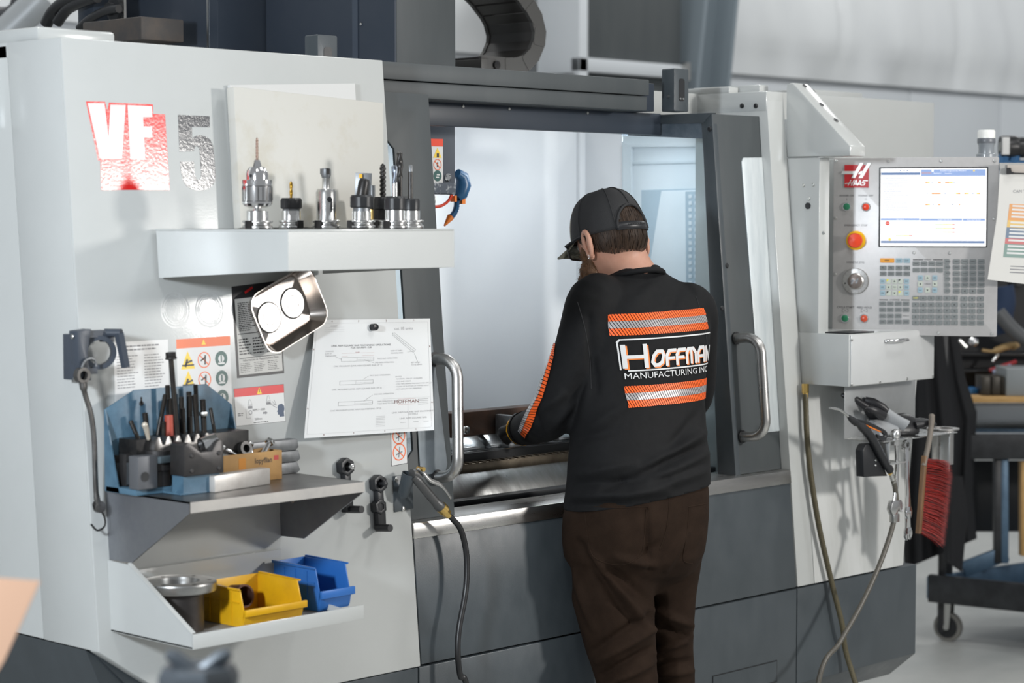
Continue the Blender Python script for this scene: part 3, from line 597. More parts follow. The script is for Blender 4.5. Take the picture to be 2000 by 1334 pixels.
# tool holders
def base_at(px, y): return Vector((PY(px, 440, y).x, y, TZT + .0005))
def holder(px, y, label, name='tool_holder'):
    p = base_at(px, y); s = (p - CAM).dot(FWD) / FPX
    return thing(name, label, 'tool holder', T(*p), 'tool holders on the upper shelf'), s
def lat(t, s, name, prof, m, n=28, rf=None, smooth=35): b = MB(); b.lathe([(r * s, z * s) for r, z in prof], n, 0, None, True, rf); return b.build(name, m, t, smooth=smooth)
def flange(t, s, r=27, rot=0.):
    b = MB(); b.lathe([(r * s * q, z * s) for q, z in ((.95, 0), (1, 2), (1, 5), (.84, 8), (.84, 10), (1, 13), (1, 15), (.95, 16))], 28)
    o = b.build('flange', steel, t, smooth=30)
    b = MB(); b.box(-8 * s, 8 * s, -r * s * 1.02, -r * s * .8, .5 * s, 15.5 * s); b.build('drive_slot', blackm, o, M=R(rot, 'Z'))
def collet_nut(t, s, z0, h, r, m=black):
    b = MB(); n = 36
    b.lathe([(r * .9 * s, z0 * s), (r * s, (z0 + 2) * s), (r * s, (z0 + h - 4) * s), (r * .88 * s, (z0 + h) * s), (r * .3 * s, (z0 + h) * s)], n, 0, None, True, lambda i, n, z: .9 if (i % 6 == 0 and z > (z0 + h * .25) * s) else 1.)
    return b.build('collet_nut', m, t, smooth=30)
def drillbit(t, s, z0, z1, r, m, tip=True, name='drill_bit', turns=3.):
    b = MB(); n = 12; k = 40; v = []
    for i in range(k + 1):
        u = i / k; z = z0 + (z1 - z0) * u; q = 1. if u < .93 else max(.15, (1 - u) / .07)
        for j in range(n):
            a = 2 * pi * j / n; fl = .55 + .45 * abs(cos(a - u * turns * 2 * pi)); v.append((r * s * q * fl * cos(a), r * s * q * fl * sin(a), z * s))
    b.loft([v[i * n:(i + 1) * n] for i in range(k + 1)]); return b.build(name, m, t, smooth=60)
camrot = atan2(-FH.y, -FH.x) + pi / 2      # turn so local -Y faces the viewer
t, s = holder(503, -.12, 'silver keyed drill chuck holding a long twist drill on the shelf'); 
flange(t, s, 30, camrot - .5); lat(t, s, 'body', [(21, 16), (21, 34), (20, 35)], steel); lat(t, s, 'neck', [(9, 35), (7, 42)], steel)
b = MB(); b.lathe([(r * s, z * s) for r, z in ((14, 41), (25, 44), (29, 49), (29.5, 53), (29.5, 82), (28, 83), (28.5, 92), (26, 95))], 48, 0, None, True, lambda i, n, z: .965 if (i % 4 == 0 and 54 * s < z < 81 * s) else 1.); b.build('sleeve', chrome, t, smooth=25)
b = MB()
for i in range(24): b.box(-2.2 * s, 2.2 * s, 22 * s, 28.8 * s, 88 * s, 95 * s, 0, R(i * pi / 12, 'Z'))
o = b.build('gear_teeth', chrome, t); o['kind'] = 'stuff'
b = MB()
for i in range(20): b.box(-.9 * s, .9 * s, 29.2 * s, 29.9 * s, 55 * s, 81 * s, 0, R(i * pi / 10, 'Z'))
o = b.build('flutes', blackm, t); o['kind'] = 'stuff'
for z in (53, 82): lat(t, s, 'groove_ring', [(29.8, z), (29.8, z + 1.4)], blackm)
lat(t, s, 'chuck_body', [(21.5, 94), (21.5, 108), (20, 113), (15, 120), (10, 121)], chrome)
b = MB(); b.cyl(3.4 * s, 20 * s, 21.9 * s, 14, 0, R(camrot - .5, 'Z') @ T(0, 0, 103 * s) @ R(pi / 2, 'X')); b.build('key_hole', black, t)
for a in range(3):
    b = MB(); b.loft([[((r * cos(q + 2.09 * a)) * s, (r * sin(q + 2.09 * a)) * s, z * s) for r, q in ((1, -.9), (R_, -.9), (R_, 0), (R_, .9), (1, .9))] for R_, z in ((9.5, 119), (5.5, 134))]); b.build('jaw', chrome, t)
drillbit(t, s, 130, 178, 2.9, mat('drill_bronze_steel', (.36, .25, .20), .3, 1.), turns=4)
t, s = holder(569, -.01, 'short collet holder with a small gold coated end mill')
flange(t, s, 25, camrot + .9); lat(t, s, 'body', [(19, 16), (19, 34)], steel); lat(t, s, 'thread', [(17, 34), (17, 40)], dsteel); collet_nut(t, s, 38, 21, 21); gold = mat('gold_coated_carbide', (.62, .36, .05), .3, 1.); drillbit(t, s, 58, 92, 3.2, gold, name='end_mill', turns=1.2)
t, s = holder(637, -.05, 'plain cylindrical steel end mill holder with a side set screw')
flange(t, s, 28, camrot - .5); lat(t, s, 'body', [(19.5, 15), (19.5, 70), (17, 76), (10, 77)], steel, 40)
b = MB(); b.cyl(5.4 * s, 17 * s, 20 * s, 16, 0, R(camrot + .45, 'Z') @ T(0, 0, 56 * s) @ R(pi / 2, 'X')); b.build('set_screw_hole', black, t)
lat(t, s, 'shank', [(7.5, 76), (7.5, 98), (8, 99)], steel); lat(t, s, 'cutter_head', [(8, 98), (10, 104), (10, 115), (7, 117)], dsteel, 16)
for a in (0, 2.1, 4.2):
    b = MB(); b.box(-3.2 * s, 3.2 * s, -11 * s, -8 * s, 105 * s, 116 * s, 0, R(camrot + a + .5, 'Z')); b.build('insert', blackm, t)
t, s = holder(706, -.14, 'collet holder with a broad slanted insert drill and square steel tip')
flange(t, s, 27, camrot - 1.0); lat(t, s, 'body', [(19, 16), (19, 33)], steel); lat(t, s, 'thread', [(17, 33), (17, 41)], dsteel); collet_nut(t, s, 40, 25, 22)
b = MB(); b.lathe([(10.5 * s, 0), (10.5 * s, 28 * s), (8 * s, 34 * s), (0, 36 * s)], 20, 0, T(0, 0, 62 * s) @ R(camrot, 'Z') @ R(.18, 'Y')); b.build('drill_body', blackm, t)
b = MB(); b.box(-16 * s, 16 * s, 4 * s, 9 * s, 62 * s, 108 * s, 0, R(camrot, 'Z') @ R(.04, 'Y')); b.build('square_plate', dsteel, t, bev=.0006)
b = MB(); b.box(-4 * s, 2 * s, -3 * s, 4 * s, 98 * s, 106 * s, 0, R(camrot, 'Z')); b.build('insert', gold, t)
def simple_holder(px, y, label, bits, nr=20, nz=34, nh=24, body=steel):
    t, s = holder(px, y, label); flange(t, s, 26, camrot - .6); lat(t, s, 'body', [(18.5, 16), (18.5, nz)], body); collet_nut(t, s, nz, nh, nr); bits(t, s, nz + nh - 1); return t
simple_holder(771, -.27, 'front collet holder with a grey tipped thread tap', lambda t, s, z: (lat(t, s, 'shank', [(5.5, z), (5.5, z + 27)], steel), drillbit(t, s, z + 26, z + 62, 6, mat('blue_grey_carbide', (.16, .18, .21), .35, 1.), name='tap', turns=.5)), 20.5, 36, 27)
simple_holder(748, -.10, 'collet holder with a black spiral roughing end mill', lambda t, s, z: drillbit(t, s, z, z + 66, 6.5, blackm, name='roughing_mill', turns=4), 19, 36, 25, blackm)
simple_holder(781, -.08, 'collet holder behind the others with a curved black tool tip', lambda t, s, z: (lat(t, s, 'shank', [(5, z), (5, z + 40)], blackm), drillbit(t, s, z + 38, z + 88, 7, blackm, name='drill_bit', turns=.8)), 20, 38, 24)
simple_holder(802, -.17, 'rightmost collet holder with a thin straight black boring bar', lambda t, s, z: (lat(t, s, 'shank', [(5.2, z), (5.2, z + 52), (5, z + 53)], blackm), lat(t, s, 'tip', [(4.5, z + 52), (4.6, z + 64), (3.4, z + 66)], dsteel)), 18, 34, 24)
simple_holder(727, -.02, 'half hidden brass coloured holder behind the insert drill', lambda t, s, z: lat(t, s, 'shank', [(6, z), (6, z + 24)], dsteel), 18, 36, 24, brass)
# ================================================================== magnetic dish
cx, ct = xt(551, 606, .01); s = (fw(cx, ct) - CAM).dot(FWD) / FPX
t = thing('magnetic_dish', 'tilted stainless magnetic parts dish stuck to the white panel', 'dish', face_matrix(fw(cx, ct, .0005)) @ R(radians(23), 'Z'))
hw, hh = .094, .068; rings = []
for sc_, z, rr in ((.80, .006, .022), (.78, .004, .02), (.80, .002, .022), (.97, .030, .030), (1.0, .036, .032), (1.03, .036, .033), (1.02, .033, .033), (.98, .030, .030), (.82, .0, .022), (.5, .0, .018)):
    rings.append([(x, y, z) for x, y in rrect(-hw * sc_, hw * sc_, -hh * sc_, hh * sc_, rr, 5)])
rings[0] = [(x * .4, y * .4, .004) for x, y, z in rings[0]]
b = MB(); b.loft(rings[:7] + rings[7:]); b.build('dish', mat('dish_stainless', (.50, .46, .43), .22, 1.), t, smooth=50)
for x in (-.036, .037):
    b = MB(); b.lathe([(.0, .0065), (.016, .0065), (.0165, .0058), (.017, .0065), (.031, .0065), (.0315, .005), (.0325, .0035)], 32, cap=False); mg = b.build('magnet_cover', mat('magnet_bright_steel', (.62, .60, .58), .38, 1.), t, M=T(x, 0, 0))
    b = MB(); b.lathe([(.0312, .0055), (.0335, .0058), (.0345, .0040)], 32, cap=False); b.lathe([(.0158, .0067), (.0172, .0067)], 32, cap=False); b.build('magnet_ring', black, mg)
# ================================================================== drawing sheet with its magnet
t = thing('drawing_sheet', 'large white engineering drawing held on the panel by a black magnet', 'paper', face_matrix(PS(720, 740, .0)))
Ti = face_matrix(PS(720, 740, .0)).inverted()
def paper(u, v, h=0.):
    top = (615 + 225 * u, 625 - 3 * u); bot = (594 + 254 * u, 856 - 16 * u)
    k = v; w = k * k * (3 - 2 * k) * .35 + k * .65
    x = bot[0] * (1 - w) + top[0] * w; y = bot[1] * (1 - v) + top[1] * v
    d = .006 + .020 * (1 - v) + .012 * max(0, .35 - u) * (1 - v) * 3 + .004 * sin(u * 5) * (1 - v) + (.018 * max(0, u - .93) / .07 * max(0, .1 - v) / .1)
    return Ti @ PS(x, y, d + h)
nu, nv = 24, 20; b = MB()
for h, fl in ((0, False), (-.0006, True)):
    vs = [paper(i / nu, j / nv, h) for i in range(nu + 1) for j in range(nv + 1)]
    fs = [(i * (nv + 1) + j, (i + 1) * (nv + 1) + j, (i + 1) * (nv + 1) + j + 1, i * (nv + 1) + j + 1) for i in range(nu) for j in range(nv)]
    b.add(vs, [f[::-1] for f in fs] if fl else fs)
b.build('sheet', mat('paper_white', (.68, .69, .69), .7), t, smooth=60)
pr = MB()
def ptext(txt, u, v, size, m=0, align='CENTER', bold=0.):
    vs, fs = text_geo(txt, align, bold); pr.add([paper(u + x * size, v + y * size * 1.02, .0004) for x, y in vs], fs, m)
def pline(u0, v0, u1, v1, th=.0016, m=0):
    n = max(1, int(max(abs(u1 - u0), abs(v1 - v0)) * 14)); L = sqrt((u1 - u0) ** 2 + (v1 - v0) ** 2); nx, ny = -(v1 - v0) / L * th / 2, (u1 - u0) / L * th / 2; vs = []
    for i in range(n + 1):
        a = i / n; u = u0 + (u1 - u0) * a; v = v0 + (v1 - v0) * a; vs += [paper(u + nx, v + ny, .0004), paper(u - nx, v - ny, .0004)]
    pr.add(vs, [(2 * i, 2 * i + 1, 2 * i + 3, 2 * i + 2) for i in range(n)], m)
for a in ((.02, .03, .98, .03), (.02, .97, .98, .97), (.02, .03, .02, .97), (.98, .03, .98, .97), (.80, .03, .80, .30), (.60, .30, .98, .30)): pline(*a, .0012, 2)
for i, u in enumerate((.15, .38, .62, .86)):
    ptext(str(4 - i), u, .985, .022, 1); ptext(str(4 - i), u, .018, .022, 1)
for v, c in ((.75, 'B'), (.25, 'A')): ptext(c, .010, v, .02, 1); ptext(c, .99, v, .02, 1)
ptext('LINK ARM SQUARE BAR MACHINING OPERATIONS', .41, .775, .022, 0, bold=.012); ptext('FOR RH ARM - 2/8', .41, .755, .022, 0, bold=.012)
for v in (.64, .44, .26):
    for dv in (0, .032): pline(.25, v + dv, .52, v + dv)
    pline(.25, v, .25, v + .032); pline(.52, v, .52, v + .032); pline(.385, v + .012, .52, v + .012, .001); pline(.38, v, .38, v + .032, .001)
for v, n_ in ((.60, '1'), (.40, '2'), (.22, '3')): ptext('CNC PROGRAM (LINK ARM SQUARE BAR OP ' + n_ + ')', .39, v, .019, 2)
pline(.25, .71, .52, .71, .0012, 3); pline(.25, .685, .30, .685, .0012, 3); pline(.42, .685, .52, .685, .0012, 3); ptext('24.00', .38, .715, .016, 3)
for (u, v, tx) in ((.55, .655, 'FACE END OPERATION'), (.53, .62, '2ND BAR OPERATION'), (.49, .51, 'FACE END OPERATION'), (.53, .345, '2ND BAR OPERATION'), (.56, .28, 'FLIP OPERATION ONLY'), (.56, .26, 'TAKE BAR TO CNC'), (.66, .72, '0.500 Ø THRU'), (.66, .70, 'SQUARE HOLE'), (.83, .61, 'SET UP HT'), (.83, .59, 'TO BE 40MM'), (.11, .73, '2X HOLES'), (.11, .71, '0.375 Ø'), (.11, .69, 'THREAD M10')): ptext(tx, u, v, .016, 2, 'LEFT')
for a in ((.20, .68, .25, .66), (.44, .65, .52, .62), (.48, .505, .44, .48), (.52, .34, .45, .29), (.80, .705, .86, .715), (.89, .60, .86, .69), (.68, .87, .855, .715), (.69, .88, .87, .725), (.675, .86, .85, .70), (.68, .88, .675, .86), (.87, .725, .85, .70), (.86, .715, .855, .715)): pline(*a)
for r in range(3): pline(.09, .935 - .018 * r, .26, .935 - .018 * r, .001, 2)
ptext('REVISIONS', .17, .945, .012, 2); ptext('cut 18 units', .77, .915, .034, 2)
ptext('NOTES:', .70, .49, .016, 2, 'LEFT')
for i, tx in enumerate(('MATERIAL: 1018 CF 1.5 SQUARE', 'CUT AND DEBUR', 'CNC MACHINING PROGRAM FOR OP 1,2,3', 'CLEAN UP BOTTOM OF TAPPED HOLE', 'CUT LENGTH FOR GRINDING')): ptext('- ' + tx, .70, .47 - .022 * i, .015, 2, 'LEFT')
ptext('HOFFMAN', .79, .268, .042, 1, bold=.02); pline(.72, .245, .86, .245, .002, 3); pline(.72, .292, .86, .292, .002, 3)
for i, tx in enumerate(('LINK ARM SQUARE BAR MACHINING', 'DETAILS', 'LINK ARM SQUARE BAR')): ptext(tx, .84, (.175, .155, .12)[i], .020, 2)
for i in range(4): pline(.88, .285 - .015 * i, .96, .285 - .015 * i, .004, 2)
for i in range(7): pline(.55, .15 - .014 * i, .62, .15 - .014 * i, .003, 2)
for u in (.74, .84, .92): pline(u, .085, u + .04, .085, .004, 2)
o = pr.build('print', [mat('drawing_ink', (.17, .17, .18), .6), mat('drawing_ink_brown', (.16, .06, .05), .6), mat('drawing_ink_light', (.40, .40, .41), .6), mat('drawing_ink_red', (.50, .28, .28), .6)], t, smooth=0)
mp3 = paper(.497, .93); b = MB(); b.lathe([(.008, 0), (.008, .012), (.0068, .015), (0, .0155)], 20); b.build('magnet', mat('glossy_black', (.01, .01, .012), .15), t, M=T(*mp3))
# ================================================================== black clamp with hanging spanner
px0 = PX(141, 645, .0095)
t = thing('pipe_clamp', 'dark grey plastic pipe clamp with lever on the panel corner', 'clamp', T(.012, PX(150, 700, .01).y, PX(150, 700, .01).z))
s = 4.15 / FPX; dg = mat('dark_blue_grey_plastic', (.045, .055, .072), .42, bump=.1, bscale=300)
# the clamp sticks out to the front from the corner: plate on the side panel, ring in front of it
def loc(px, py, y): p = PY(px, py, y); return p
yc = .035
def cl(px, py, y=yc): return PY(px, py, y) - Vector(t.location)
b = MB(); P = [cl(*p) for p in ((142, 646), (171, 642), (168, 660), (164, 690), (168, 722), (171, 742), (148, 744))]; b.prism([(p.x, p.z) for p in P], yc - t.location.y - .014, yc - t.location.y + .014, axis='Y'); b.box(P[0].x + .004, P[0].x + .022, .0, yc - t.location.y, -.04, .05); b.build('bracket', dg, t, bev=.002)
c0 = cl(193, 688); R0 = .030; b = MB(); yy = yc - t.location.y
for r0, r1, y0, y1 in ((.0245, .0335, -.009, .009),):
    b.lathe([(r0, y0), (r1, y0), (r1, y1), (r0, y1), (r0, y0)], 32, 0, T(c0.x, yy, c0.z) @ R(-.4, 'Z') @ R(pi / 2, 'X'), cap=False); b.box(c0.x - .04, c0.x + .01, yy - .007, yy + .007, c0.z + .030, c0.z + .044); b.box(c0.x - .035, c0.x - .008, yy - .007, yy + .007, c0.z - .042, c0.z - .030)
b.box(c0.x + .008, c0.x + .03, yy - .009, yy + .009, c0.z + .02, c0.z + .042); b.build('ring', dg, t, smooth=35)
b = MB(); p = cl(205, 650); b.rod((p.x, yy, p.z), (p.x + .018, yy - .03, p.z), .0085, 14); b.build('lever_hub', dg, t); b = MB(); q = cl(228, 716); b.tube([(p.x + .012, yy - .03, p.z), (q.x, yy - .03, q.z)], [.006, .0055], 4, 0, sx=1.6); b.build('lever', dg, t)
for px, py in ((144, 657), (149, 740)):
    q = cl(px, py); screw(t, T(q.x - .003, yy, q.z) @ R(-pi / 2, 'Y'), .005)
q0 = cl(162, 745); b = MB(); b.tube(smooth_path([cl(158, 722, yc - .02), cl(166, 705, yc - .02), cl(178, 700, yc - .02), cl(186, 705, yc - .02), cl(188, 716, yc - .02)], 5), .0028, 8); b.build('hook_wire', dsteel, t, smooth=60)
sp = thing('spanner', 'long dark ring spanner hanging from the pipe clamp by a hook', 'spanner', T(*PY(172, 720, yc - .02)))
def sl(px, py, y=yc - .02): return PY(px, py, y) - Vector(sp.location)
darkw = mat('tarnished_steel', (.17, .165, .16), .45, .8, c2=(.09, .085, .08), scale=30)
b = MB(); b.tube(smooth_path([sl(162, 746), sl(166, 770), sl(178, 810), sl(184, 860), sl(186, 920), sl(188, 965), sl(192, 985)], 5), [.0125] * 4 + [.0085] * 22 + [.010] * 5, 10, sx=.6); b.build('shaft', darkw, sp, smooth=60)
q = sl(160, 733); b = MB(); b.lathe([(.009, -.007), (.0155, -.007), (.0155, .007), (.009, .007), (.009, -.007)], 20, 0, T(*q) @ R(pi / 2, 'X'), cap=False); b.build('ring_end', darkw, sp)
q = sl(194, 990); b = MB(); b.cyl(.012, -.006, .006, 16, 0, T(*q) @ R(pi / 2, 'X')); b.build('lower_end', darkw, sp, bev=.001)
b = MB(); b.tube(smooth_path([PY(x, y, .015) for x, y in ((185, 995), (182, 985), (188, 982), (204, 1010), (204, 1028), (190, 1036), (178, 1024))], 6), .002, 8); tag(b.build('wire_hook', blackm, smooth=60), 'thin S shaped wire hook hanging under the dark spanner', 'hook')
# ================================================================== stainless work shelf
SZ = 1.148; SX0, SX1, SYF = .05, .497, -.233
t = thing('work_shelf', 'stainless steel shelf with sloping side plates holding clamping parts', 'shelf', T(SX0, .04, SZ))
D2 = SYF - .04; L2 = SX1 - SX0
b = MB(); b.box(0, L2, D2, 0, -.003, 0); b.build('top_plate', mat('worn_shelf_top', (.22, .215, .21), .38, .9, c2=(.12, .115, .11), scale=9), t)
b = MB(); b.box(0, L2, D2 - .001, D2 + .002, -.021, .0); b.build('front_lip', mat('lip_stainless', (.58, .56, .53), .4, .9, c2=(.46, .45, .44), scale=12), t)
for x in (0, L2 - .003):
    b = MB(); b.prism([(D2, 0), (D2, -.021), (-.085, -.137), (-.008, -.139), (0, 0)], x, x + .003, axis='X'); b.build('side_plate', galv, t)
b = MB(); b.box(.003, L2 - .003, -.008, -.005, -.09, -.003); b.build('back_plate', paint, t)
screw(t, T(L2 - .0035, -.05, -.06) @ R(-pi / 2, 'Y'), .005)
# ================================================================== white parts tray below
t = thing('parts_tray', 'white sheet metal tray with sloping sides holding yellow and blue bins', 'tray', T(.044, .02, .868))
D3 = -.264; L3 = .439
b = MB(); b.box(0, L3, D3, 0, 0, .003); b.build('bottom_plate', mat('dirty_tray_bottom', (.12, .12, .12), .5, c2=(.3, .3, .3), scale=8), t)
b = MB(); b.box(0, L3, D3 - .002, D3 + .001, -.001, .028); b.build('front_lip', paint, t, bev=.0005)
b = MB(); b.prism([(D3, -.001), (D3, .028), (-.065, .139), (.008, .141), (-.002, -.001)], 0, .003, axis='X'); b.build('side_plate', paint, t)
b = MB(); b.prism([(-.02, .0), (D3, .0), (D3, .006), (-.02, .03)], L3 - .003, L3, axis='X'); b.build('side_plate', paint, t)
b = MB(); b.prism([(D3 - .0, .030), (-.064, .141), (-.062, .143), (D3 + .002, .032)], -.002, .008, axis='X'); b.build('rim_fold', paint, t)
b = MB(); b.box(.003, L3, -.004, -.001, .003, .115); b.build('back_plate', paint, t)
TZ = .8715
# ---------------- stacking bins
def bin_thing(px, py, col, w, d, h, label, rot=0.):
    p = PZ(px, py, TZ); m = col; t = thing('storage_bin', label, 'bin', T(p.x, p.y, TZ) @ R(rot, 'Z'), 'plastic stacking bins in the tray')
    # local: x across, -y front, origin front left bottom corner
    th = .003
    b = MB(); b.box(.006, w - .006, .004, d, 0, .003); b.build('bottom', m, t)
    for x in (0, w - th):
        b = MB(); b.prism([(0, h * .45), (.012, h * .98), (d, h), (d, 0), (.004, 0)], x + (.005 if x == 0 else -.005), x + th + (.005 if x == 0 else -.005), axis='X'); s_ = b.build('side_wall', m, t, bev=.0008)
        b = MB(); b.prism([(.010, h * .96), (.010, h), (d, h + .003), (d, h * .97)], x - .001, x + th + .001, axis='X'); b.build('rim', m, s_)
        for k in range(3): b = MB(); b.box(x + (.0035 if x == 0 else -.0035), x + th + (.0035 if x == 0 else -.0035), d * (.25 + .25 * k), d * (.25 + .25 * k) + .004, .004, h * .9); b.build('rib', m, s_)
        b = MB(); b.box(x + (.003 if x == 0 else -.003), x + th + (.003 if x == 0 else -.003), .012, d - .004, h * .62, h * .65); b.build('rib', m, s_)
    b = MB(); b.box(.006, w - .006, d - th, d, 0, h); b.build('back_wall', m, t, bev=.0008)
    b = MB(); b.prism([(0, h * .08), (-.008, h * .46), (-.005, h * .47), (.004, h * .1), (.004, 0)], .005, w - .005, axis='X'); f = b.build('front_wall', m, t, bev=.0006)
    b = MB(); b.box(.001, w - .001, -.013, -.006, h * .30, h * .48); b.build('label_lip', m, f, bev=.001)
    return t
ybin = mat('yellow_bin_plastic', (.72, .40, .008), .35, c2=(.60, .32, .01), scale=14); bbin = mat('blue_bin_plastic', (.022, .13, .42), .38)
bin_thing(472, 1228, ybin, .165, .138, .078, 'dirty yellow plastic stacking bin with a pipe piece inside', radians(1))
bin_thing(620, 1196, bbin, .098, .140, .092, 'bright blue plastic stacking bin beside the yellow one', radians(2))
p0 = PZ(500, 1195, TZ)
b = MB(); q = PZ(520, 1195, TZ); b.lathe([(.024, 0), (.024, .09), (.020, .09), (.020, .002), (0, .002)], 24, 0, M=None)
tag(b.build('pipe_piece', mat('rusty_red_pipe', (.10, .035, .025), .55, .4, c2=(.045, .03, .025), scale=25), M=T(PZ(472, 1228, TZ).x + .085, q.y + .075, TZ + .031) @ R(radians(82), 'X')), 'short rusty pipe piece lying in the yellow bin', 'pipe')
# clear bent bracket in the blue bin
b = MB(); q = PZ(640, 1150, TZ)
b.prism([(-.03, 0), (.03, 0), (.018, .075), (.008, .085), (-.02, .03)], 0, .003, M=R(radians(70), 'X')); b.prism([(.0, .0), (.05, -.02), (.06, -.01), (.015, .085)], .0, .003, M=R(radians(60), 'X') @ T(.01, 0, -.02))
tag(b.build('metal_bracket', mat('grey_sheet_bracket', (.16, .165, .18), .3, .6), M=T(q.x - .045, q.y + .03, TZ + .06)), 'thin grey bent sheet bracket standing in the blue bin', 'bracket')
# machined hub
p = PZ(383, 1237, TZ); s = (p - CAM).dot(FWD) / FPX
t = thing('flanged_hub', 'dark steel cylinder with a bright machined flange in the tray', 'hub', T(p.x, p.y + .055, TZ))
hubd = mat('dark_rolled_steel', (.065, .06, .058), .42, .8, c2=(.10, .09, .085), scale=12)
b = MB(); b.lathe([(.050, 0), (.050, .085), (.040, .085)], 40); b.build('barrel', hubd, t)
b = MB(); b.lathe([(.043, .078), (.075, .080), (.0755, .082), (.0755, .096), (.0745, .0985), (.042, .0985), (.041, .092), (.041, .03), (0, .03)], 48, cap=False); fl = b.build('flange', mat('turned_steel', (.50, .50, .49), .3, 1., c2=(.38, .38, .37), scale=20), t, smooth=15)
for a in range(6):
    b = MB(); b.lathe([(.0045, .0988), (0, .0988)], 12, 0, R(a * pi / 3 + .4, 'Z') @ T(.0605, 0, 0), cap=False); b.build('bolt_hole', black, fl)
# ================================================================== things on the work shelf
blup = mat('worn_blue_paint', (.075, .15, .215), .42, c2=(.02, .05, .09), scale=16, lo=.45, hi=.85, bump=.1)
yr = .015
t = thing('clamp_rack', 'worn blue painted steel rack for clamping studs', 'rack', T(.06, yr, SZ)); TT = Vector(t.location)
def rk(px, py, y): return PY(px, py, y) - TT
P = [rk(*p, yr) for p in ((205, 800), (262, 762), (404, 750), (453, 790), (456, 880))]
poly = [(P[0].x, 0.001)] + [(p.x, p.z) for p in P[:4]] + [(P[3].x, .001)]
b = MB(); b.prism(poly, 0, .004, axis='Y'); bp_ = b.build('back_plate', blup, t, bev=.001)
q = rk(276, 788, yr); b = MB(); b.cyl(.0052, 0, .0006, 14, 0, T(q.x, 0, q.z) @ R(pi / 2, 'X')); b.box(q.x - .002, q.x + .002, -.0006, 0, q.z, q.z + .013); b.build('keyhole', black, bp_)
b = MB(); b.prism([(0, .001), (-.045, .001), (-.03, .05), (0, P[0].z)], P[0].x, P[0].x + .003, axis='X'); b.build('side_plate', blup, t)
b = MB(); b.prism([(0, .001), (-.045, .001), (-.03, .05), (0, P[3].z)], P[3].x - .003, P[3].x, axis='X'); b.build('side_plate', blup, t)
b = MB(); b.box(P[0].x, P[3].x, -.10, 0, .0005, .012); b.build('base', blup, t, bev=.001)
b = MB(); zsb = PY(350, 851, -.04).z - SZ; b.box(PY(262, 851, -.04).x - TT.x, P[3].x - .006, -.062, -.003, .012, zsb); b.build('stud_block', blackm, t, bev=.001)
f0 = PZ(345, 966, SZ) - TT; f1 = PZ(432, 962, SZ) - TT
rgx = f0.x + .012
b = MB(); b.prism([(rgx, .0005), (rgx - .018, .0005), (rgx - .008, .012), (rgx - .003, .022), (rgx, .037), (rgx + .085, .037), (rgx + .092, .012), (rgx + .092, .0005)], f0.y + .0, f0.y + .006, axis='Y'); b.box(rgx - .018, rgx + .10, f0.y - .022, f0.y + .10, .0005, .004); b.build('foot', blup, t, bev=.001)
screw(t, T(f0.x + .050, f0.y - .012, .004), .007)
# studs standing in the rack
oxide = mat('black_oxide_stud', (.018, .016, .015), .4, .5, c2=(.04, .034, .028), scale=60)
def stud(name, top, bot, y, r, label, group='clamping studs in the blue rack'):
    a = PY(*bot, y); c = PY(*top, y); d = c - a; n = 48; t = thing(name, label, 'stud', T(*a) @ d.to_track_quat('Z', 'Y').to_matrix().to_4x4(), group)
    L = d.length; b = MB(); b.lathe([(r * .9, 0), (r * .9, L * .45)], 12); b.build('shank', oxide, t)
    pr_ = []; k = int(L * .56 / .003)
    for i in range(k): z = L * .44 + i * .003; pr_ += [(r, z), (r * .86, z + .0015)]
    pr_ += [(r, L - .002), (r * .7, L)]
    b = MB(); b.lathe(pr_, 12); b.build('thread', oxide, t, smooth=0); return t
SW = ['leftmost short stud leaning beside the grey block', 'stud standing alone in front of the keyhole', 'tallest stud half hidden behind the long hex bolt', 'long stud leaning left of the red sleeve', 'stud rising out of the red sleeve', 'short stud just left of the red sleeve', 'stud right of the long hex bolt, upper row', 'short stud in front of the stud row', 'thick stud in the middle of the row', 'stud right of the thick middle stud', 'tall thin stud at the back of the rack', 'stud wearing a bright hex nut', 'thin stud leaning at the right end of the row', 'short stud peeking out behind the row']
ST = [((255, 822), (272, 862), -.03, .0048), ((283, 806), (287, 850), -.02, .0060), ((327, 752), (330, 845), -.008, .0055), ((323, 770), (308, 850), -.035, .0050), ((332, 778), (334, 850), -.03, .0062), ((319, 823), (319, 850), -.045, .0050), ((354, 775), (355, 845), -.02, .0055), ((357, 797), (359, 848), -.045, .0050), ((370, 772), (371, 846), -.03, .0062), ((380, 771), (385, 845), -.033, .0058), ((382, 751), (385, 840), -.010, .0050), ((396, 780), (399, 846), -.03, .0062), ((411, 797), (420, 850), -.035, .0042), ((369, 765), (370, 840), -.008, .006)]
for i, (a, c, y, r) in enumerate(ST): stud('stud', a, c, y, r, SW[i] )
a = PY(397, 812, -.03); b = MB(); b.prism(ngon(0, 0, .0095, 6), 0, .008); tag(b.build('hex_nut', bscrew, M=T(*a), bev=.0006), 'bright hex nut screwed on a black stud', 'nut')
a = PY(346, 850, -.055); c = PY(333, 688, -.055); d = c - a; t = thing('long_bolt', 'very long black hex bolt standing tallest among the studs', 'bolt', T(*a) @ d.to_track_quat('Z', 'Y').to_matrix().to_4x4()); L = d.length
b = MB(); b.lathe([(.0052, 0), (.0052, L - .014)], 14); b.build('shank', oxide, t); b = MB(); b.prism(ngon(0, 0, .0105, 6), L - .009, L); b.lathe([(.0115, L - .014), (.0115, L - .010), (.010, L - .009)], 20); b.build('head', blackm, t, bev=.0006)
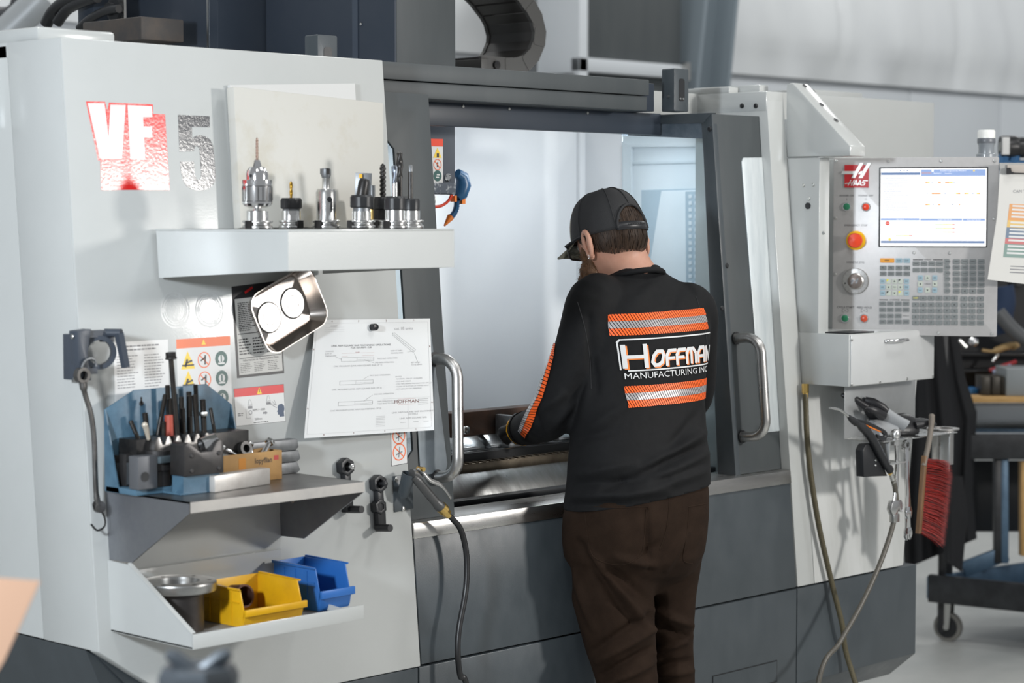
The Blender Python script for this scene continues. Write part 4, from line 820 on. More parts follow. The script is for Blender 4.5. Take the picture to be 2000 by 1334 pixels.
a = PY(331, 851, -.045); b = MB(); b.lathe([(.0070, 0), (.0095, 0), (.0095, .041), (.0070, .041), (.0070, 0)], 20, cap=False); tag(b.build('sleeve', mat('red_oxide_sleeve', (.42, .08, .05), .5, c2=(.30, .05, .035), scale=30), M=T(*a)), 'red painted sleeve around a black stud', 'sleeve')
# toothed step block
a = PZ(310, 925, SZ); a = PY(306, 868, -.075)
b = MB(); n = 6; w = .024; pts = [(0, 0)]
for i in range(n): pts += [(i * w + w * .10, .018), (i * w + w * .35, .034), (i * w + w * .65, .034), (i * w + w * .90, .018)]
pts += [(n * w, 0)]
b.prism(pts, 0, .018, axis='Y'); tag(b.build('step_block', mat('ground_steel_block', (.24, .235, .23), .35, .9, c2=(.12, .115, .11), scale=14), M=T(a.x, -.066, SZ + zsb - .030), bev=.0008), 'toothed steel step block in front of the studs', 'block')
# dark plates at the left of the rack
def sbox(name, pxa, pya, pxb, y0, dep, h, m, label, cat='block', rot=0., bev=.0012, tilt=0.):
    a = PY(pxa, pya, y0); c = PY(pxb, pya, y0); b = MB(); b.box(0, c.x - a.x, 0, dep, 0, h); return tag(b.build(name, m, M=T(a.x, y0, a.z) @ R(rot, 'Z') @ R(tilt, 'X'), bev=bev), label, cat)
ct = mat('dark_tool_steel', (.05, .049, .05), .42, .7, c2=(.085, .08, .078), scale=20)
def pbox(name, pz, w, d, h, m, label, cat='block', rot=0., bev=.0012, z=SZ + .0005):
    b = MB(); b.box(0, w, 0, d, 0, h); return tag(b.build(name, m, M=T(pz[0], pz[1], z) @ R(rot, 'Z'), bev=bev), label, cat)
ZR = SZ + .0125
pale = mat('pale_worn_steel', (.30, .33, .36), .4, .8)
def fbox(name, px0, px1, py_base, py_top, dep, m, label, rot=0., z=ZR, cat='block'):
    a = PZ(px0, py_base, z); c = PY(px1, py_base, a.y); hgt = PY(px0, py_top, a.y).z - z
    b = MB(); b.box(0, c.x - a.x, 0, dep, 0, hgt); return tag(b.build(name, m, M=T(a.x, a.y, z + .0003) @ R(rot, 'Z'), bev=.0012), label, cat)
fbox('clamp_plate', 212, 258, 938, 840, .014, ct, 'tall dark steel plate standing at the left end of the rack')
o = fbox('clamp_block', 226, 240, 947, 890, .022, ct, 'dark block with a narrow pale face at the front left of the rack', z=ZR)
def face_on(o, m, name='ground_face'):
    bb = [Vector(v) for v in o.bound_box]; x1 = max(v.x for v in bb); z1 = max(v.z for v in bb); b = MB(); b.box(.002, x1 - .002, -.0006, 0, .004, z1 * .74); b.build(name, m, o)
face_on(o, pale)
o = fbox('clamp_block', 246, 264, 951, 888, .022, ct, 'dark block with a wide pale face left of the bored block', z=ZR); face_on(o, pale)
g = fbox('bored_block', 270, 308, 958, 893, .03, mat('grey_cast_block', (.13, .135, .145), .5, .4), 'grey cast block with a round hole in its face')
b = MB(); b.cyl(.0095, 0, .0008, 20, 0, T(.016, -.0002, .025) @ R(pi / 2, 'X')); b.build('bore', black, g)
p = PZ(318, 952, ZR); t = thing('flange_socket', 'dark round socket under a blue grey square plate', 'socket', T(p.x + .012, p.y + .03, ZR + .0003))
b = MB(); b.lathe([(.024, 0), (.024, .030), (.028, .032), (.028, .048)], 28); b.build('socket', ct, t)
b = MB(); b.prism([(-.062, -.010), (-.04, .028), (.030, .034), (.050, .008), (.040, -.030), (-.02, -.036)], .048, .061); b.build('plate', mat('blue_grey_plate', (.10, .135, .155), .42, .3, c2=(.07, .09, .10), scale=20), t, bev=.001)
b = MB(); b.lathe([(.027, .061), (.027, .071), (.018, .071), (.018, .065), (0, .065)], 26, cap=False); b.build('collar', ct, t)
# loose bright pin on top
b = MB(); b.tube([(0, 0, 0), (.01, 0, .02), (.013, 0, .03)], [.0035, .0055, .006], 12); b.sphere((.013, 0, .031), .0062, 12, 7); q = PY(290, 858, -.09); tag(b.build('pin_handle', mat('bone_white_pin', (.55, .50, .42), .35, .3), M=T(*q) @ R(.5, 'Z') @ R(-.9, 'Y')), 'small pale handle pin lying above the socket plate', 'pin')
# V block with screws
q = PY(360, 932, -.150)
t = thing('vee_block', 'dark steel vee block with four socket screws in its face', 'block', T(q.x, -.150, SZ + .0378)); wv = PY(437, 932, -.150).x - q.x
b = MB(); b.prism([(0, 0), (wv, 0), (wv, .062), (wv - .010, .067), (wv - .020, .060), (wv - .028, .045), (wv * .42, .045), (.020, .060), (.010, .066), (0, .060)], 0, .045, axis='Y'); b.build('body', ct, t, bev=.0012)
for x in (.018, wv - .012):
    for z in (.010, .040): screw(t, T(x, 0, z) @ R(pi / 2, 'X'), .0048, ct)
b = MB(); b.lathe([(.012, -.002), (.018, -.002), (.018, .03), (.012, .03), (.012, -.002)], 24, 0, T(wv * .70, .03, .052) @ R(radians(75), 'Y') @ R(.2, 'X'), cap=False); b.build('bearing_ring', chrome, t)
b = MB(); b.box(.004, wv - .004, .008, .044, -.0375, 0); b.build('riser', blup, t)
# card box full of bolts
q = PZ(437, 948, SZ)
bx0 = PY(436, 940, -.075).x; bx1 = PY(551, 940, -.075).x; wb = bx1 - bx0
kraft = mat('old_tan_card', (.50, .29, .10), .65, c2=(.36, .20, .07), scale=10, bump=.1)
t = thing('card_box', 'old tan cardboard box with faint black print full of bolts', 'box', T(bx0, -.075, SZ + .0005)); hb = .060
for nm, a in (('front_side', (0, wb, 0, .002, 0, hb)), ('back_side', (0, wb, .058, .06, 0, hb)), ('end_side', (0, .002, .002, .058, 0, hb)), ('end_side', (wb - .002, wb, .002, .058, 0, hb)), ('bottom', (.002, wb - .002, .002, .058, 0, .002))):
    b = MB(); b.box(*a); b.build(nm, kraft, t, bev=.0005)
pb = MB(); MP = T(wb * .68, -.0003, hb * .70) @ R(pi / 2, 'X'); pb.text('lopyfllan', .0155, 0, 0, 0, 0, MP, bold=.01, sx=.9)
pb.box(wb * .86, wb * .94, -.0003, 0, hb * .68, hb * .84, 1); pb.box(wb * .26, wb * .38, -.0003, 0, hb * .08, hb * .85, 2); pb.box(wb * .30, wb * .36, -.0004, 0, hb * .15, hb * .22, 1)
pb.build('print', [blk, mat('faded_red_print', (.45, .06, .05), .6), mat('orange_stain', (.62, .25, .03), .6)], t, smooth=0)
rb = random.Random(3)
LB = ['hex bolt lying across the left end of the card box', 'bolt pointing up left of the ring nut in the box', 'large dark ring nut on top of the bolts', 'hex head bolt standing at the right end of the card box', 'fat bolt head in the middle of the card box', 'bolt lying deep at the back of the card box']
for i, (u, v, z, ang, el, L) in enumerate(((.12, .3, .056, 2.6, .35, .05), (.30, .5, .060, 2.9, .5, .045), (0, 0, 0, 0, 0, 0), (.82, .35, .060, .3, .75, .04), (.62, .5, .058, 1.2, .9, .03), (.5, .8, .055, .2, .2, .05))):
    if i == 2:
        b = MB(); b.lathe([(.0085, -.006), (.015, -.006), (.0155, 0), (.015, .006), (.0085, .006), (.0085, -.006)], 24, cap=False); tag(b.build('ring_nut', blackm, M=T(bx0 + wb * .47, -.055, SZ + .068) @ R(1.35, 'X')), LB[i], 'nut', 'loose bolts in the card box'); continue
    M = T(bx0 + wb * u, -.075 + .06 * v, SZ + z) @ R(ang, 'Z') @ R(pi / 2 - el, 'Y')
    tt = thing('hex_bolt', LB[i], 'bolt', M, 'loose bolts in the card box'); b = MB(); b.lathe([(.006, -L / 2), (.006, L / 2)], 12); b.build('shank', chrome, tt); b = MB(); b.prism(ngon(0, 0, .0105, 6), L / 2, L / 2 + .008); b.build('head', steel, tt, bev=.0006)
# stack of three steel bars
for i, (z, pxr, l) in enumerate(((.0005, 581, 'lowest grey steel bar of the stack beside the card box'), (.0245, 584, 'middle steel bar of the stack beside the card box'), (.0485, 583, 'top steel bar of the stack behind the bolts'))):
    xr = PY(pxr, 900, -.02).x; b = MB(); lw = (.17, .13, .155)[i]
    b.prism([(0, 0), (lw, 0), (lw + .008, .006), (lw + .002 * i, .0235), (0, .0235)], 0, .028, axis='Y'); tag(b.build('steel_bar', dsteel, M=T(xr - lw, -.02 + .004 * i, SZ + z), bev=.0012), l, 'bar', 'steel bars stacked on the shelf')
# bright aluminium bar at the front
a = PZ(420, 963, SZ); c = PZ(528, 946, SZ); L = (c - a).length; an = atan2(c.y - a.y, c.x - a.x)
b = MB(); b.box(0, L, 0, .028, 0, .033); tag(b.build('aluminium_bar', mat('scuffed_aluminium', (.62, .60, .57), .42, .55, c2=(.50, .47, .44), scale=22), M=T(a.x, a.y, SZ + .0005) @ R(an, 'Z'), bev=.0015), 'bright scuffed aluminium bar at the front edge of the shelf', 'bar')
# ================================================================== black hex wrenches on the panel
def hexring(b, x, y, R_, r, z0, z1, a0=0., m=0):
    n = 6; v = []; 
    for z in (z0, z1):
        for k in (R_, r): v += [(x + k * cos(a0 + i * pi / 3), y + k * sin(a0 + i * pi / 3), z) for i in range(6)]
    f = []
    for i in range(6):
        j = (i + 1) % 6; f += [(i, j, 12 + j, 12 + i), (6 + j, 6 + i, 18 + i, 18 + j), (12 + i, 12 + j, 18 + j, 18 + i), (j, i, 6 + i, 6 + j)]
    b.add(v, f, m)
def knob_wrench(name, top, low, label, second=None):
    p = PS(*top); M = face_matrix(p); Mi = M.inverted(); t = thing(name, label, 'wrench', M, 'black hex wrenches on the panel'); q = Mi @ PS(*low)
    b = MB(); hexring(b, 0, 0, .021, .011, .001, .020, pi / 6); o = b.build('hex_ring', black, t, bev=.0012)
    pts = [(-.009, -.012), (.009, -.012), (.009, -.03), (.012, q.y + .035), (.011, q.y), (-.012, q.y), (-.012, q.y + .035), (-.009, -.03)]
    b = MB(); b.prism(pts, .002, .018); b.build('bar', black, t, bev=.002)
    if second:
        w = Mi @ PS(*second); b = MB(); hexring(b, w.x, w.y, .018, .009, .001, .020, pi / 6); b.build('hex_ring', black, t, bev=.0012)
    b = MB(); b.tube([(q.x, q.y + .006, .008), (q.x, q.y + .006, .030), (q.x, q.y + .006, .052)], [.0085, .0085, .0082], 12); b.build('grip', black, t, smooth=35)
    b = MB(); b.lathe([(.004, -.002), (.004, .028), (.0065, .03), (.0065, .036), (.004, .038)], 12); pg = b.build('peg', steel if not second else black, t); return t
knob_wrench('hex_wrench', (668, 912), (676, 1000), 'black hex wrench half hidden behind the stainless shelf')
knob_wrench('hex_wrench', (732, 945), (732, 1036), 'black hex wrench hanging free beside the coolant gun holder', (733, 990))
# ================================================================== coolant gun, holder and hose
M = face_matrix(PS(788, 965)); Mi = M.inverted(); t = thing('gun_holder', 'dark grey plate with slanted tube holding the wash gun', 'holder', M)
b = MB(); P = [Mi @ PS(x, y) for x, y in ((766, 930), (804, 924), (806, 993), (769, 1001))]; b.prism([(p.x, p.y) for p in P], .0005, .003); b.build('plate', dgrey, t, bev=.001)
for x, y in ((772, 937), (786, 994)): q = Mi @ PS(x, y); screw(t, T(q.x, q.y, .003), .0055)
q0 = Mi @ PS(785, 975, .02); q1 = Mi @ PS(799, 925, .045); b = MB(); d = q1 - q0; b.lathe([(.004, 0), (.013, .012), (.0165, d.length), (.0145, d.length), (.011, .014)], 20, 0, T(*q0) @ d.to_track_quat('Z', 'Y').to_matrix().to_4x4(), cap=False); b.build('tube', dgrey, t, smooth=40)
gp = lambda x, y, o=.055: PS(x, y, o)
t = thing('wash_gun', 'grey coolant wash gun with long lever resting in its holder', 'gun', T(*gp(830, 960))); TT = Vector(t.location); g = lambda x, y, o=.055: gp(x, y, o) - TT
gunm = mat('gunmetal_grey', (.10, .10, .10), .4, .6); lev = mat('cast_lever_grey', (.34, .34, .33), .35, .8)
b = MB(); b.tube(smooth_path([g(806, 930), g(815, 938), g(835, 962), g(852, 982), g(862, 992)], 4), [.009] * 4 + [.0105] * 9 + [.0125] * 4, 12); b.build('handle', gunm, t, smooth=50)
b = MB(); b.tube(smooth_path([g(804, 925), g(811, 926), g(818, 932)], 3), .0105, 12); b.build('head', gunm, t, smooth=50)
b = MB(); b.tube(smooth_path([g(815, 916, .06), g(824, 920, .065), g(840, 938, .07), g(858, 946, .07), g(870, 958, .07), g(880, 972, .066)], 4), [.004] * 5 + [.0065] * 9 + [.0055] * 7, 10, sx=.6); b.build('lever', lev, t, smooth=50)
b = MB(); p = g(822, 916, .062); b.cyl(.0055, -.01, .01, 12, 0, T(*p) @ R(pi / 2, 'X')); b.build('pivot', brass, t)
p0 = g(861, 990); p1 = g(871, 1000); p2 = g(877, 1009); b = MB(); b.rod(p0, p0.lerp(p1, .7), .0135, 14, 0); b.rod(p0.lerp(p1, .6), p1.lerp(p2, .5), .0105, 6, 0); b.rod(p1.lerp(p2, .3), p2, .0072, 12); b.build('brass_fitting', brass, t)
H = [gp(876, 1007), gp(884, 1014), gp(900, 1035), gp(910, 1075), gp(912, 1120), gp(908, 1165), gp(897, 1225), gp(894, 1270), gp(899, 1320), gp(915, 1360)]
end = H[-1]; H += [Vector((end.x + .05, end.y - .02, .2)), Vector((end.x + .12, end.y - .05, .02)), Vector((end.x + .5, end.y - .12, .012))]
b = MB(); b.tube(smooth_path(H, 8), .0068, 10); tag(b.build('wash_hose', rubber, smooth=60), 'black rubber hose hanging from the wash gun to the floor', 'hose')
# ================================================================== control pendant
BL = PD(1625.5, 653.3, 6.154); BR = PD(1946.7, 658.8, 6.046); TLp = PD(1628.3, 308.9, 6.154)
pxv = (BR - BL); pxv.z = 0; PW = pxv.length; pxv.normalize(); pn = Vector((0, 0, 1)).cross(pxv) * -1
if pn.dot(FH) > 0: pn = -pn
PM = frame(BL, pxv, (0, 0, 1), pn); PMi = PM.inverted(); PH = TLp.z - BL.z
PD_ = thing('control_pendant', 'grey machine control panel with bright screen and keypad', 'control panel', PM)
def pl(px, py, o=.002): p = PMi @ hit(px, py, BL + pn * o, pn); return (p.x, p.y)
K = 1 / 3.606
def pc(cx, cy, o=.002): return pl(1620 + cx * K, 290 + cy * K, o)
plate = mat('silver_grey_faceplate', (.47, .46, .455), .38, .35, c2=(.44, .43, .425), scale=60, bump=.03, bscale=500)
b = MB(); b.prism(rrect(0, PW, 0, PH, .004), -.004, 0); b.build('faceplate', plate, PD_, bev=.0008)
b = MB(); b.prism([(.003, -.004), (PW - .003, -.004), (PW - .003, -.12), (-.055, -.12), (-.055, -.07)], .003, PH - .003, axis='Y'); b.build('housing', paint, PD_, bev=.002)
for cx, cy in ((48, 88), (416, 88), (787, 88), (1163, 88), (43, 490), (1157, 495), (40, 887), (36, 1286), (400, 1292), (768, 1299), (1143, 1307), (595, 735), (848, 737)):
    x, y = pc(cx, cy); screw(PD_, T(x, y, 0), .0042)
# logo
redl = mat('logo_red', (.42, .008, .012), .3, coat=.5); sil = mat('logo_silver', (.72, .72, .70), .35, .6)
lg = MB(); LK = 1 / 3.336
def lp(x, y, o=.003): return pl(1580 + x * LK, 280 + y * LK, o)
lg.prism([lp(232, 140), lp(390, 140), lp(388, 289), lp(231, 288)], 0, .003, 0)
def l8(x, y, o=.005): return pl(1640 + x / 8.144, 290 + y / 8.144, o)
for pts in ([(325, 228), (382, 228), (242, 470), (185, 470)], [(445, 228), (502, 228), (360, 470), (300, 470)], [(45, 360), (256, 360), (228, 408), (24, 408)], [(330, 361), (384, 361), (356, 409), (292, 409)]):
    lg.prism([l8(*p) for p in pts], .003, .0055, 1)
for (x0, y0, x1, y1) in ((181, 500, 131, 590), (232, 500, 182, 590), (82, 559, 208, 549), (264, 498, 214, 590), (262, 500, 281, 588), (330, 498, 281, 588), (328, 500, 338, 588), (232, 566, 270, 566), (298, 566, 336, 566), (450, 512, 378, 512), (378, 512, 358, 547), (358, 547, 405, 547), (405, 547, 386, 582), (386, 582, 336, 582)):
    L = sqrt((x1 - x0) ** 2 + (y1 - y0) ** 2); nx, ny = -(y1 - y0) / L * 6.5, (x1 - x0) / L * 6.5
    lg.prism([l8(x0 + nx, y0 + ny, .004), l8(x0 - nx, y0 - ny, .004), l8(x1 - nx, y1 - ny, .004), l8(x1 + nx, y1 + ny, .004)], .003, .0042, 1)
part_label(lg.build('logo_badge', [redl, sil], PD_, smooth=0), 'red badge with silver lettering')
# legends
lt = MB(); pk = mat('legend_black', (.03, .03, .032), .4)
for tx, cx, cy, sz in (('POWER ON', 121, 333, .0060), ('POWER OFF', 256, 333, .0060), ('EMERGENCY STOP', 186, 542, .0062), ('HANDLE JOG', 183, 803, .0066), ('CYCLE START', 113, 1119, .0064), ('FEED HOLD', 246, 1121, .0064), ('DISPLAY', 692, 783, .0044), ('OVERRIDES', 458, 1067, .0044), ('CURSOR', 690, 955, .0036), ('SPINDLE', 539, 1180, .0036)):
    x, y = pc(cx, cy); lt.text(tx, sz * 1.25, x, y, .0003, 0, bold=.012)
def lr(c0, c1, c2, c3, z=.0002): a = pc(c0, c1); c = pc(c2, c3); lt.box(min(a[0], c[0]), max(a[0], c[0]), min(a[1], c[1]), max(a[1], c[1]), 0, z)
for r in ((588, 780, 660, 787), (728, 780, 798, 787), (351, 1063, 412, 1070), (502, 1064, 564, 1071), (120, 350, 122, 366)): lr(*r)
x, y = pc(256, 357); ringpoly(lt, x, y, .0022, .0028, 0, .0002, 16)
for cx in (110, 244):
    for r in ((cx - 22, 1131, cx - 20, 1152), (cx + 20, 1131, cx + 22, 1152), (cx - 22, 1131, cx - 10, 1133), (cx + 10, 1131, cx + 22, 1133), (cx - 22, 1150, cx - 10, 1152), (cx + 10, 1150, cx + 22, 1152)): lr(*r)
lr(109, 1134, 111, 1149); x, y = pc(245, 1142); ringpoly(lt, x, y, .0017, .0023, 0, .0002, 16)
lt.build('legend', pk, PD_, smooth=0)['kind'] = 'stuff'
grnb = mat('green_button', (.012, .16, .075), .3, coat=.4); redb = mat('red_button', (.72, .045, .01), .3, coat=.4); redb2 = mat('dark_red_button', (.50, .06, .02), .3, coat=.4)
for cx, cy, m in ((121, 410, grnb), (256, 412, redb), (109, 1196, grnb), (244, 1197, redb2)):
    x, y = pc(cx, cy, .006); b = MB(); b.lathe([(.0130, 0), (.0130, .003), (.0118, .006), (.0100, .006), (.0100, .003)], 24, cap=False); o = b.build('push_button', chrome, PD_, M=T(x, y, 0)); b = MB(); b.lathe([(.0100, .004), (.0100, .0065), (.008, .008), (0, .008)], 22, cap=False); b.build('cap', m, o)
x, y = pc(186, 648, .002); b = MB(); b.lathe([(.0275, 0), (.0275, .004), (.026, .005), (0, .005)], 32, cap=False); es = b.build('emergency_stop', mat('estop_yellow', (.85, .48, .005), .35), PD_, M=T(x, y, 0)); b = MB(); b.lathe([(.012, .004), (.012, .022), (.0205, .024), (.0212, .032), (.019, .038), (0, .041)], 28, cap=False); b.build('mushroom', mat('estop_red', (.72, .05, .008), .38), es)
x, y = pc(181, 935, .01); b = MB(); b.lathe([(.037, 0), (.037, .006), (.0355, .010), (.024, .011), (.024, .016), (.021, .018)], 40, cap=False); jg = b.build('jog_dial', brushed, PD_, M=T(x, y, 0)); b = MB(); b.lathe([(.0215, .0175), (.0195, .019), (0, .019)], 28, cap=False); b.build('dial_face', mat('dial_brown_grey', (.20, .17, .155), .35, .5), jg)
b = MB()
for i in range(20): b.box(-.0003, .0003, .031, .034, .0102, .0112, 0, R(i * pi / 10, 'Z'))
b.prism([(-.008, .006), (-.003, .006), (-.007, -.008), (-.012, -.008)], .019, .0194, 1); b.prism([(.006, .008), (.011, .008), (.006, -.006), (.001, -.006)], .019, .0194, 1); b.prism([(-.013, -.001), (.009, .001), (.008, .003), (-.013, .002)], .019, .0194, 1); o = b.build('dial_marks', [pk, dsteel], jg)
b = MB(); b.sphere((-.028, -.006, .010), .0026, 8, 6); b.build('finger_dimple', black, jg)
# screen
def emis(name, c, s): return mat(name, (.02, .02, .02), .4, emit=(c, s))
sw_, sb, so, sy_, sdb, sgr, sred, stx = emis('screen_white', (1, 1, 1), 1.25), emis('screen_header_blue', (.33, .48, .85), .9), emis('screen_orange', (1, .35, .02), .9), emis('screen_yellow', (1, .75, .12), 1.), emis('screen_dark_blue', (.16, .27, .52), .8), emis('screen_green', (.55, .85, .35), 1.), emis('screen_red', (.85, .06, .03), .9), emis('screen_text', (.62, .66, .78), .9)
b = MB(); a = pc(350, 133); c = pc(1111, 697); b.prism(rrect(a[0], c[0], c[1], a[1], .002), .0, .0012); sc_ = b.build('screen_bezel', mat('bezel_black', (.012, .012, .014), .3), PD_)
scn = MB(); sa = pc(360, 141); sc1 = pc(1103, 690); SWd = sc1[0] - sa[0]; SHt = sa[1] - sc1[1]
def sr(c0, c1, c2, c3, m, z=.0016): a = pc(c0, c1, .0015); c = pc(c2, c3, .0015); scn.box(min(a[0], c[0]), max(a[0], c[0]), min(a[1], c[1]), max(a[1], c[1]), .0013, z, m)
sr(362, 142, 1102, 690, 0, .0014)
sr(364, 169, 640, 186, 4); sr(646, 148, 1100, 192, 1); sr(650, 166, 718, 178, 2); sr(720, 150, 734, 164, 0, .0018); sr(1012, 152, 1024, 162, 3, .0018)
for y in (498,):
    sr(362, y - 7, 634, y + 8, 1); sr(640, y - 5, 935, y + 10, 1); sr(940, y - 4, 1096, y + 11, 1)
sr(362, 650, 1092, 668, 4); 
for tx, cx, cy in (('Parameters, Diagnostics And Maintenance', 872, 157), ('Maintenance', 760, 174), ('Parameters', 838, 175), ('Main Spindle', 498, 499), ('Program G54 G00 X0', 812, 501), ('Timers And Counters', 1018, 503)):
    x, y = pc(cx, cy, .0015); scn.text(tx, .0042, x, y, .0019, 0)
for (c0, cy, c1, m) in ((676, 238, 690, 2), (690, 238, 706, 3), (765, 238, 786, 2), (814, 238, 842, 2), (842, 238, 868, 3), (952, 238, 955, 5), (720, 317, 784, 2), (890, 317, 905, 3), (905, 317, 922, 2), (950, 317, 960, 2), (960, 317, 982, 3), (1036, 317, 1052, 3), (1052, 317, 1060, 2), (675, 395, 692, 2), (692, 395, 708, 3), (765, 395, 783, 2), (914, 395, 921, 2)): sr(c0, cy - 4, c1, cy + 4, m)
for cx, cy in ((722, 238), (878, 238), (687, 317), (815, 317), (1010, 317), (731, 395), (868, 395)): sr(cx - 3, cy - 4, cx + 3, cy + 3, 4)
for cy in (535, 562, 589): sr(745, cy - 2, 800, cy + 3, 5); sr(800, cy - 2, 866, cy + 3, 3); sr(866, cy - 2, 883, cy + 4, 6)
sr(465, 611, 520, 616, 5); sr(520, 611, 562, 616, 3); sr(562, 611, 584, 617, 6)
x, y = pc(409, 527, .0015); scn.prism(ngon(x, y, .0062, 12), .0013, .0017, 6); scn.text('STOP', .0032, x, y, .0019, 0, bold=.02); x, y = pc(424, 640, .0015); scn.prism(ngon(x, y, .004, 12), .0013, .0017, 3)
rr = random.Random(5)
for i in range(20):
    cy = 208 + i * 13.5
    if i < 18: sr(372 + rr.random() * 10, cy, 420 + rr.random() * 150, cy + 4, 7)
for i in range(6): sr(945, 520 + i * 16, 985 + rr.random() * 20, 523 + i * 16, 7); sr(1060, 520 + i * 16, 1090, 523 + i * 16, 7); sr(470, 520 + i * 14, 530, 523 + i * 14, 7); sr(570, 520 + i * 14, 620, 523 + i * 14, 7)
for cx, cy in ((500, 155), (526, 155), (549, 155)): sr(cx - 4, cy - 5, cx + 4, cy + 5, 4)
part_label(scn.build('screen', [sw_, sb, so, sy_, sdb, sgr, sred, stx], PD_, smooth=0), 'lit screen with white background and blue headers')
# keys
kg, kb, kp, ko = mat('key_grey', (.17, .185, .185), .45), mat('key_blue', (.28, .40, .46), .45), mat('key_pale', (.46, .50, .44), .45), mat('key_orange', (.70, .30, .02), .4)
kt = mat('key_text', (.012, .012, .014), .5); ky = mat('key_yellow_mark', (.75, .68, .02), .5)
_kc = {}
def key(cx, cy, w, h, m, leg='', kind='', lm=None):
    k_ = (w, h, m.name, leg, kind)
    x, y = pc(cx, cy, .003); kw, kh = w * K / 688, h * K / 688
    if k_ not in _kc:
        b = MB()
        if kind == 'tag': pts = [(-kw / 2, -kh / 2), (kw * .22, -kh / 2), (kw / 2, 0), (kw * .22, kh / 2), (-kw / 2, kh / 2)]; b.prism(pts, 0, .0022)
        else: b.prism(rrect(-kw / 2, kw / 2, -kh / 2, kh / 2, .0018, 2), 0, .0018); b.prism(rrect(-kw / 2 + .0012, kw / 2 - .0012, -kh / 2 + .0012, kh / 2 - .0012, .0014, 2), .0018, .0026)
        if leg == '^': b.prism([(-.003, -.002), (.003, -.002), (0, .003)], .0026, .0028, 1)
        elif leg == 'v': b.prism([(-.003, .002), (.003, .002), (0, -.003)], .0026, .0028, 1)
        elif leg == '<': b.prism([(.002, -.003), (.002, .003), (-.003, 0)], .0026, .0028, 1)
        elif leg == '>': b.prism([(-.002, -.003), (-.002, .003), (.003, 0)], .0026, .0028, 1)
        elif leg == 'dy': b.prism([(-kw * .38, kh * .38), (kw * .1, kh * .38), (-kw * .38, -kh * .1)], .0026, .0028, 1)
        elif leg == '=':
            for q in (.0014, -.0014): b.box(-kw * .3, kw * .3, q - .0005, q + .0005, .0026, .00265, 1)
        elif leg == '-': b.box(-kw * .3, kw * .3, -.0006, .0006, .0026, .00265, 1)
        elif leg: b.text(leg, .0068 if len(leg) < 3 else .0052, 0, 0, .0028, 1, bold=.02)
        o = b.build('key', [m, lm or kt], PD_, M=T(x, y, 0)); _kc[k_] = o.data
    else: o = link('key', _kc[k_], PD_, T(x, y, 0))
    return o
key(406, 789, 98, 32, ko, 'RESET'); key(489, 790, 46, 34, kb, '='); key(544, 790, 46, 34, kb, '=')
for i, x in enumerate((378, 433, 488, 544)): key(x, 842, 46, 34, kg, 'F%d' % (i + 1)); key(x, 882, 46, 32, kg, '=')
for j, y in enumerate((935, 977, 1019)):
    key(374, y, 34, 36, kb, '='); key(543, y, 34, 36, kb, '=')
    for i, x in enumerate((416, 458, 500)):
        g = [['dy', '^', 'dy2'], ['<', '=', '>'], ['dy2', 'v', 'dy']][j][i]; key(x, y, 34, 36, kp, 'dy' if g.startswith('dy') else g, kind=g, lm=ky if g == 'dy' else None)
for j, y in enumerate((1093, 1136, 1180, 1221)):
    for i, x in enumerate((374, 428, 484, 539)):
        if not (j == 2 and i == 3): key(x, y, 46, 32, kg, '=')
for y in (811, 856):
    for x in (610, 665, 720, 775): key(x, y, 46, 32, kg, '-')
for x, y, m, l in ((640, 911, kb, '='), (690, 911, kp, '^'), (742, 911, kb, '='), (639, 955, kp, '<'), (742, 955, kp, '>'), (639, 998, kb, '-'), (690, 998, kp, 'v'), (741, 998, kb, '=')): key(x, y, 34, 36, m, l)
for y in (796, 836, 878, 919, 961, 1003): key(831, y, 42, 36, kg, '-', 'tag')
for j, y in enumerate((797, 838, 880, 921, 963, 1005)):
    for i, x in enumerate((895, 953, 1010, 1068)): key(x, y, 46, 34, kg, ('<' if i == 1 else '>') if (j == 5 and i in (1, 2)) else ('-' if j in (0, 2) else '='))
key(608, 1054, 46, 32, kg, 'SHIFT', lm=ky)
rows = ['ABCDE', 'FGHIJK', 'LMNOPQ', 'RSTUVW', 'XYZ;()']
for j, y in enumerate((1055, 1101, 1144, 1187, 1227)):
    xs = (606, 660, 715, 771, 827, 881); r = rows[j]
    for i, ch_ in enumerate(r): key(xs[i + (1 if j == 0 else 0)], y, 46, 34, kg, ch_)
for j, y in enumerate((1059, 1103, 1146, 1188, 1229)):
    for i, x in enumerate((948, 1005, 1064)): key(x, y, 46, 34, kg, ['789', '456', '123', '-0.', '==='][j][i])
# beacon on top
x, y = pl(1926, 309, -.05); t = thing('beacon_lamp', 'white topped signal beacon standing on the control panel', 'beacon', frame(PM @ Vector((x, PH, -.05)), pxv, pn * -1, (0, 0, 1)))
gb = mat('beacon_grey', (.22, .24, .26), .3, coat=.2); s = 6.1 / FPX
for nm, pr_, m in (('base', [(19, 0), (19, 6), (16, 8)], gb), ('stem', [(15, 8), (15, 22), (17, 27)], gb), ('collar', [(17, 27), (17.5, 28), (17.5, 36), (17, 37)], mat('beacon_collar', (.13, .14, .155), .35)), ('lens', [(17, 36.5), (17, 50), (15.5, 53), (0, 53.5)], mat('beacon_white', (.78, .78, .75), .3))):
    b = MB(); b.lathe([(r * s, z * s) for r, z in pr_], 24); b.build(nm, m, t)
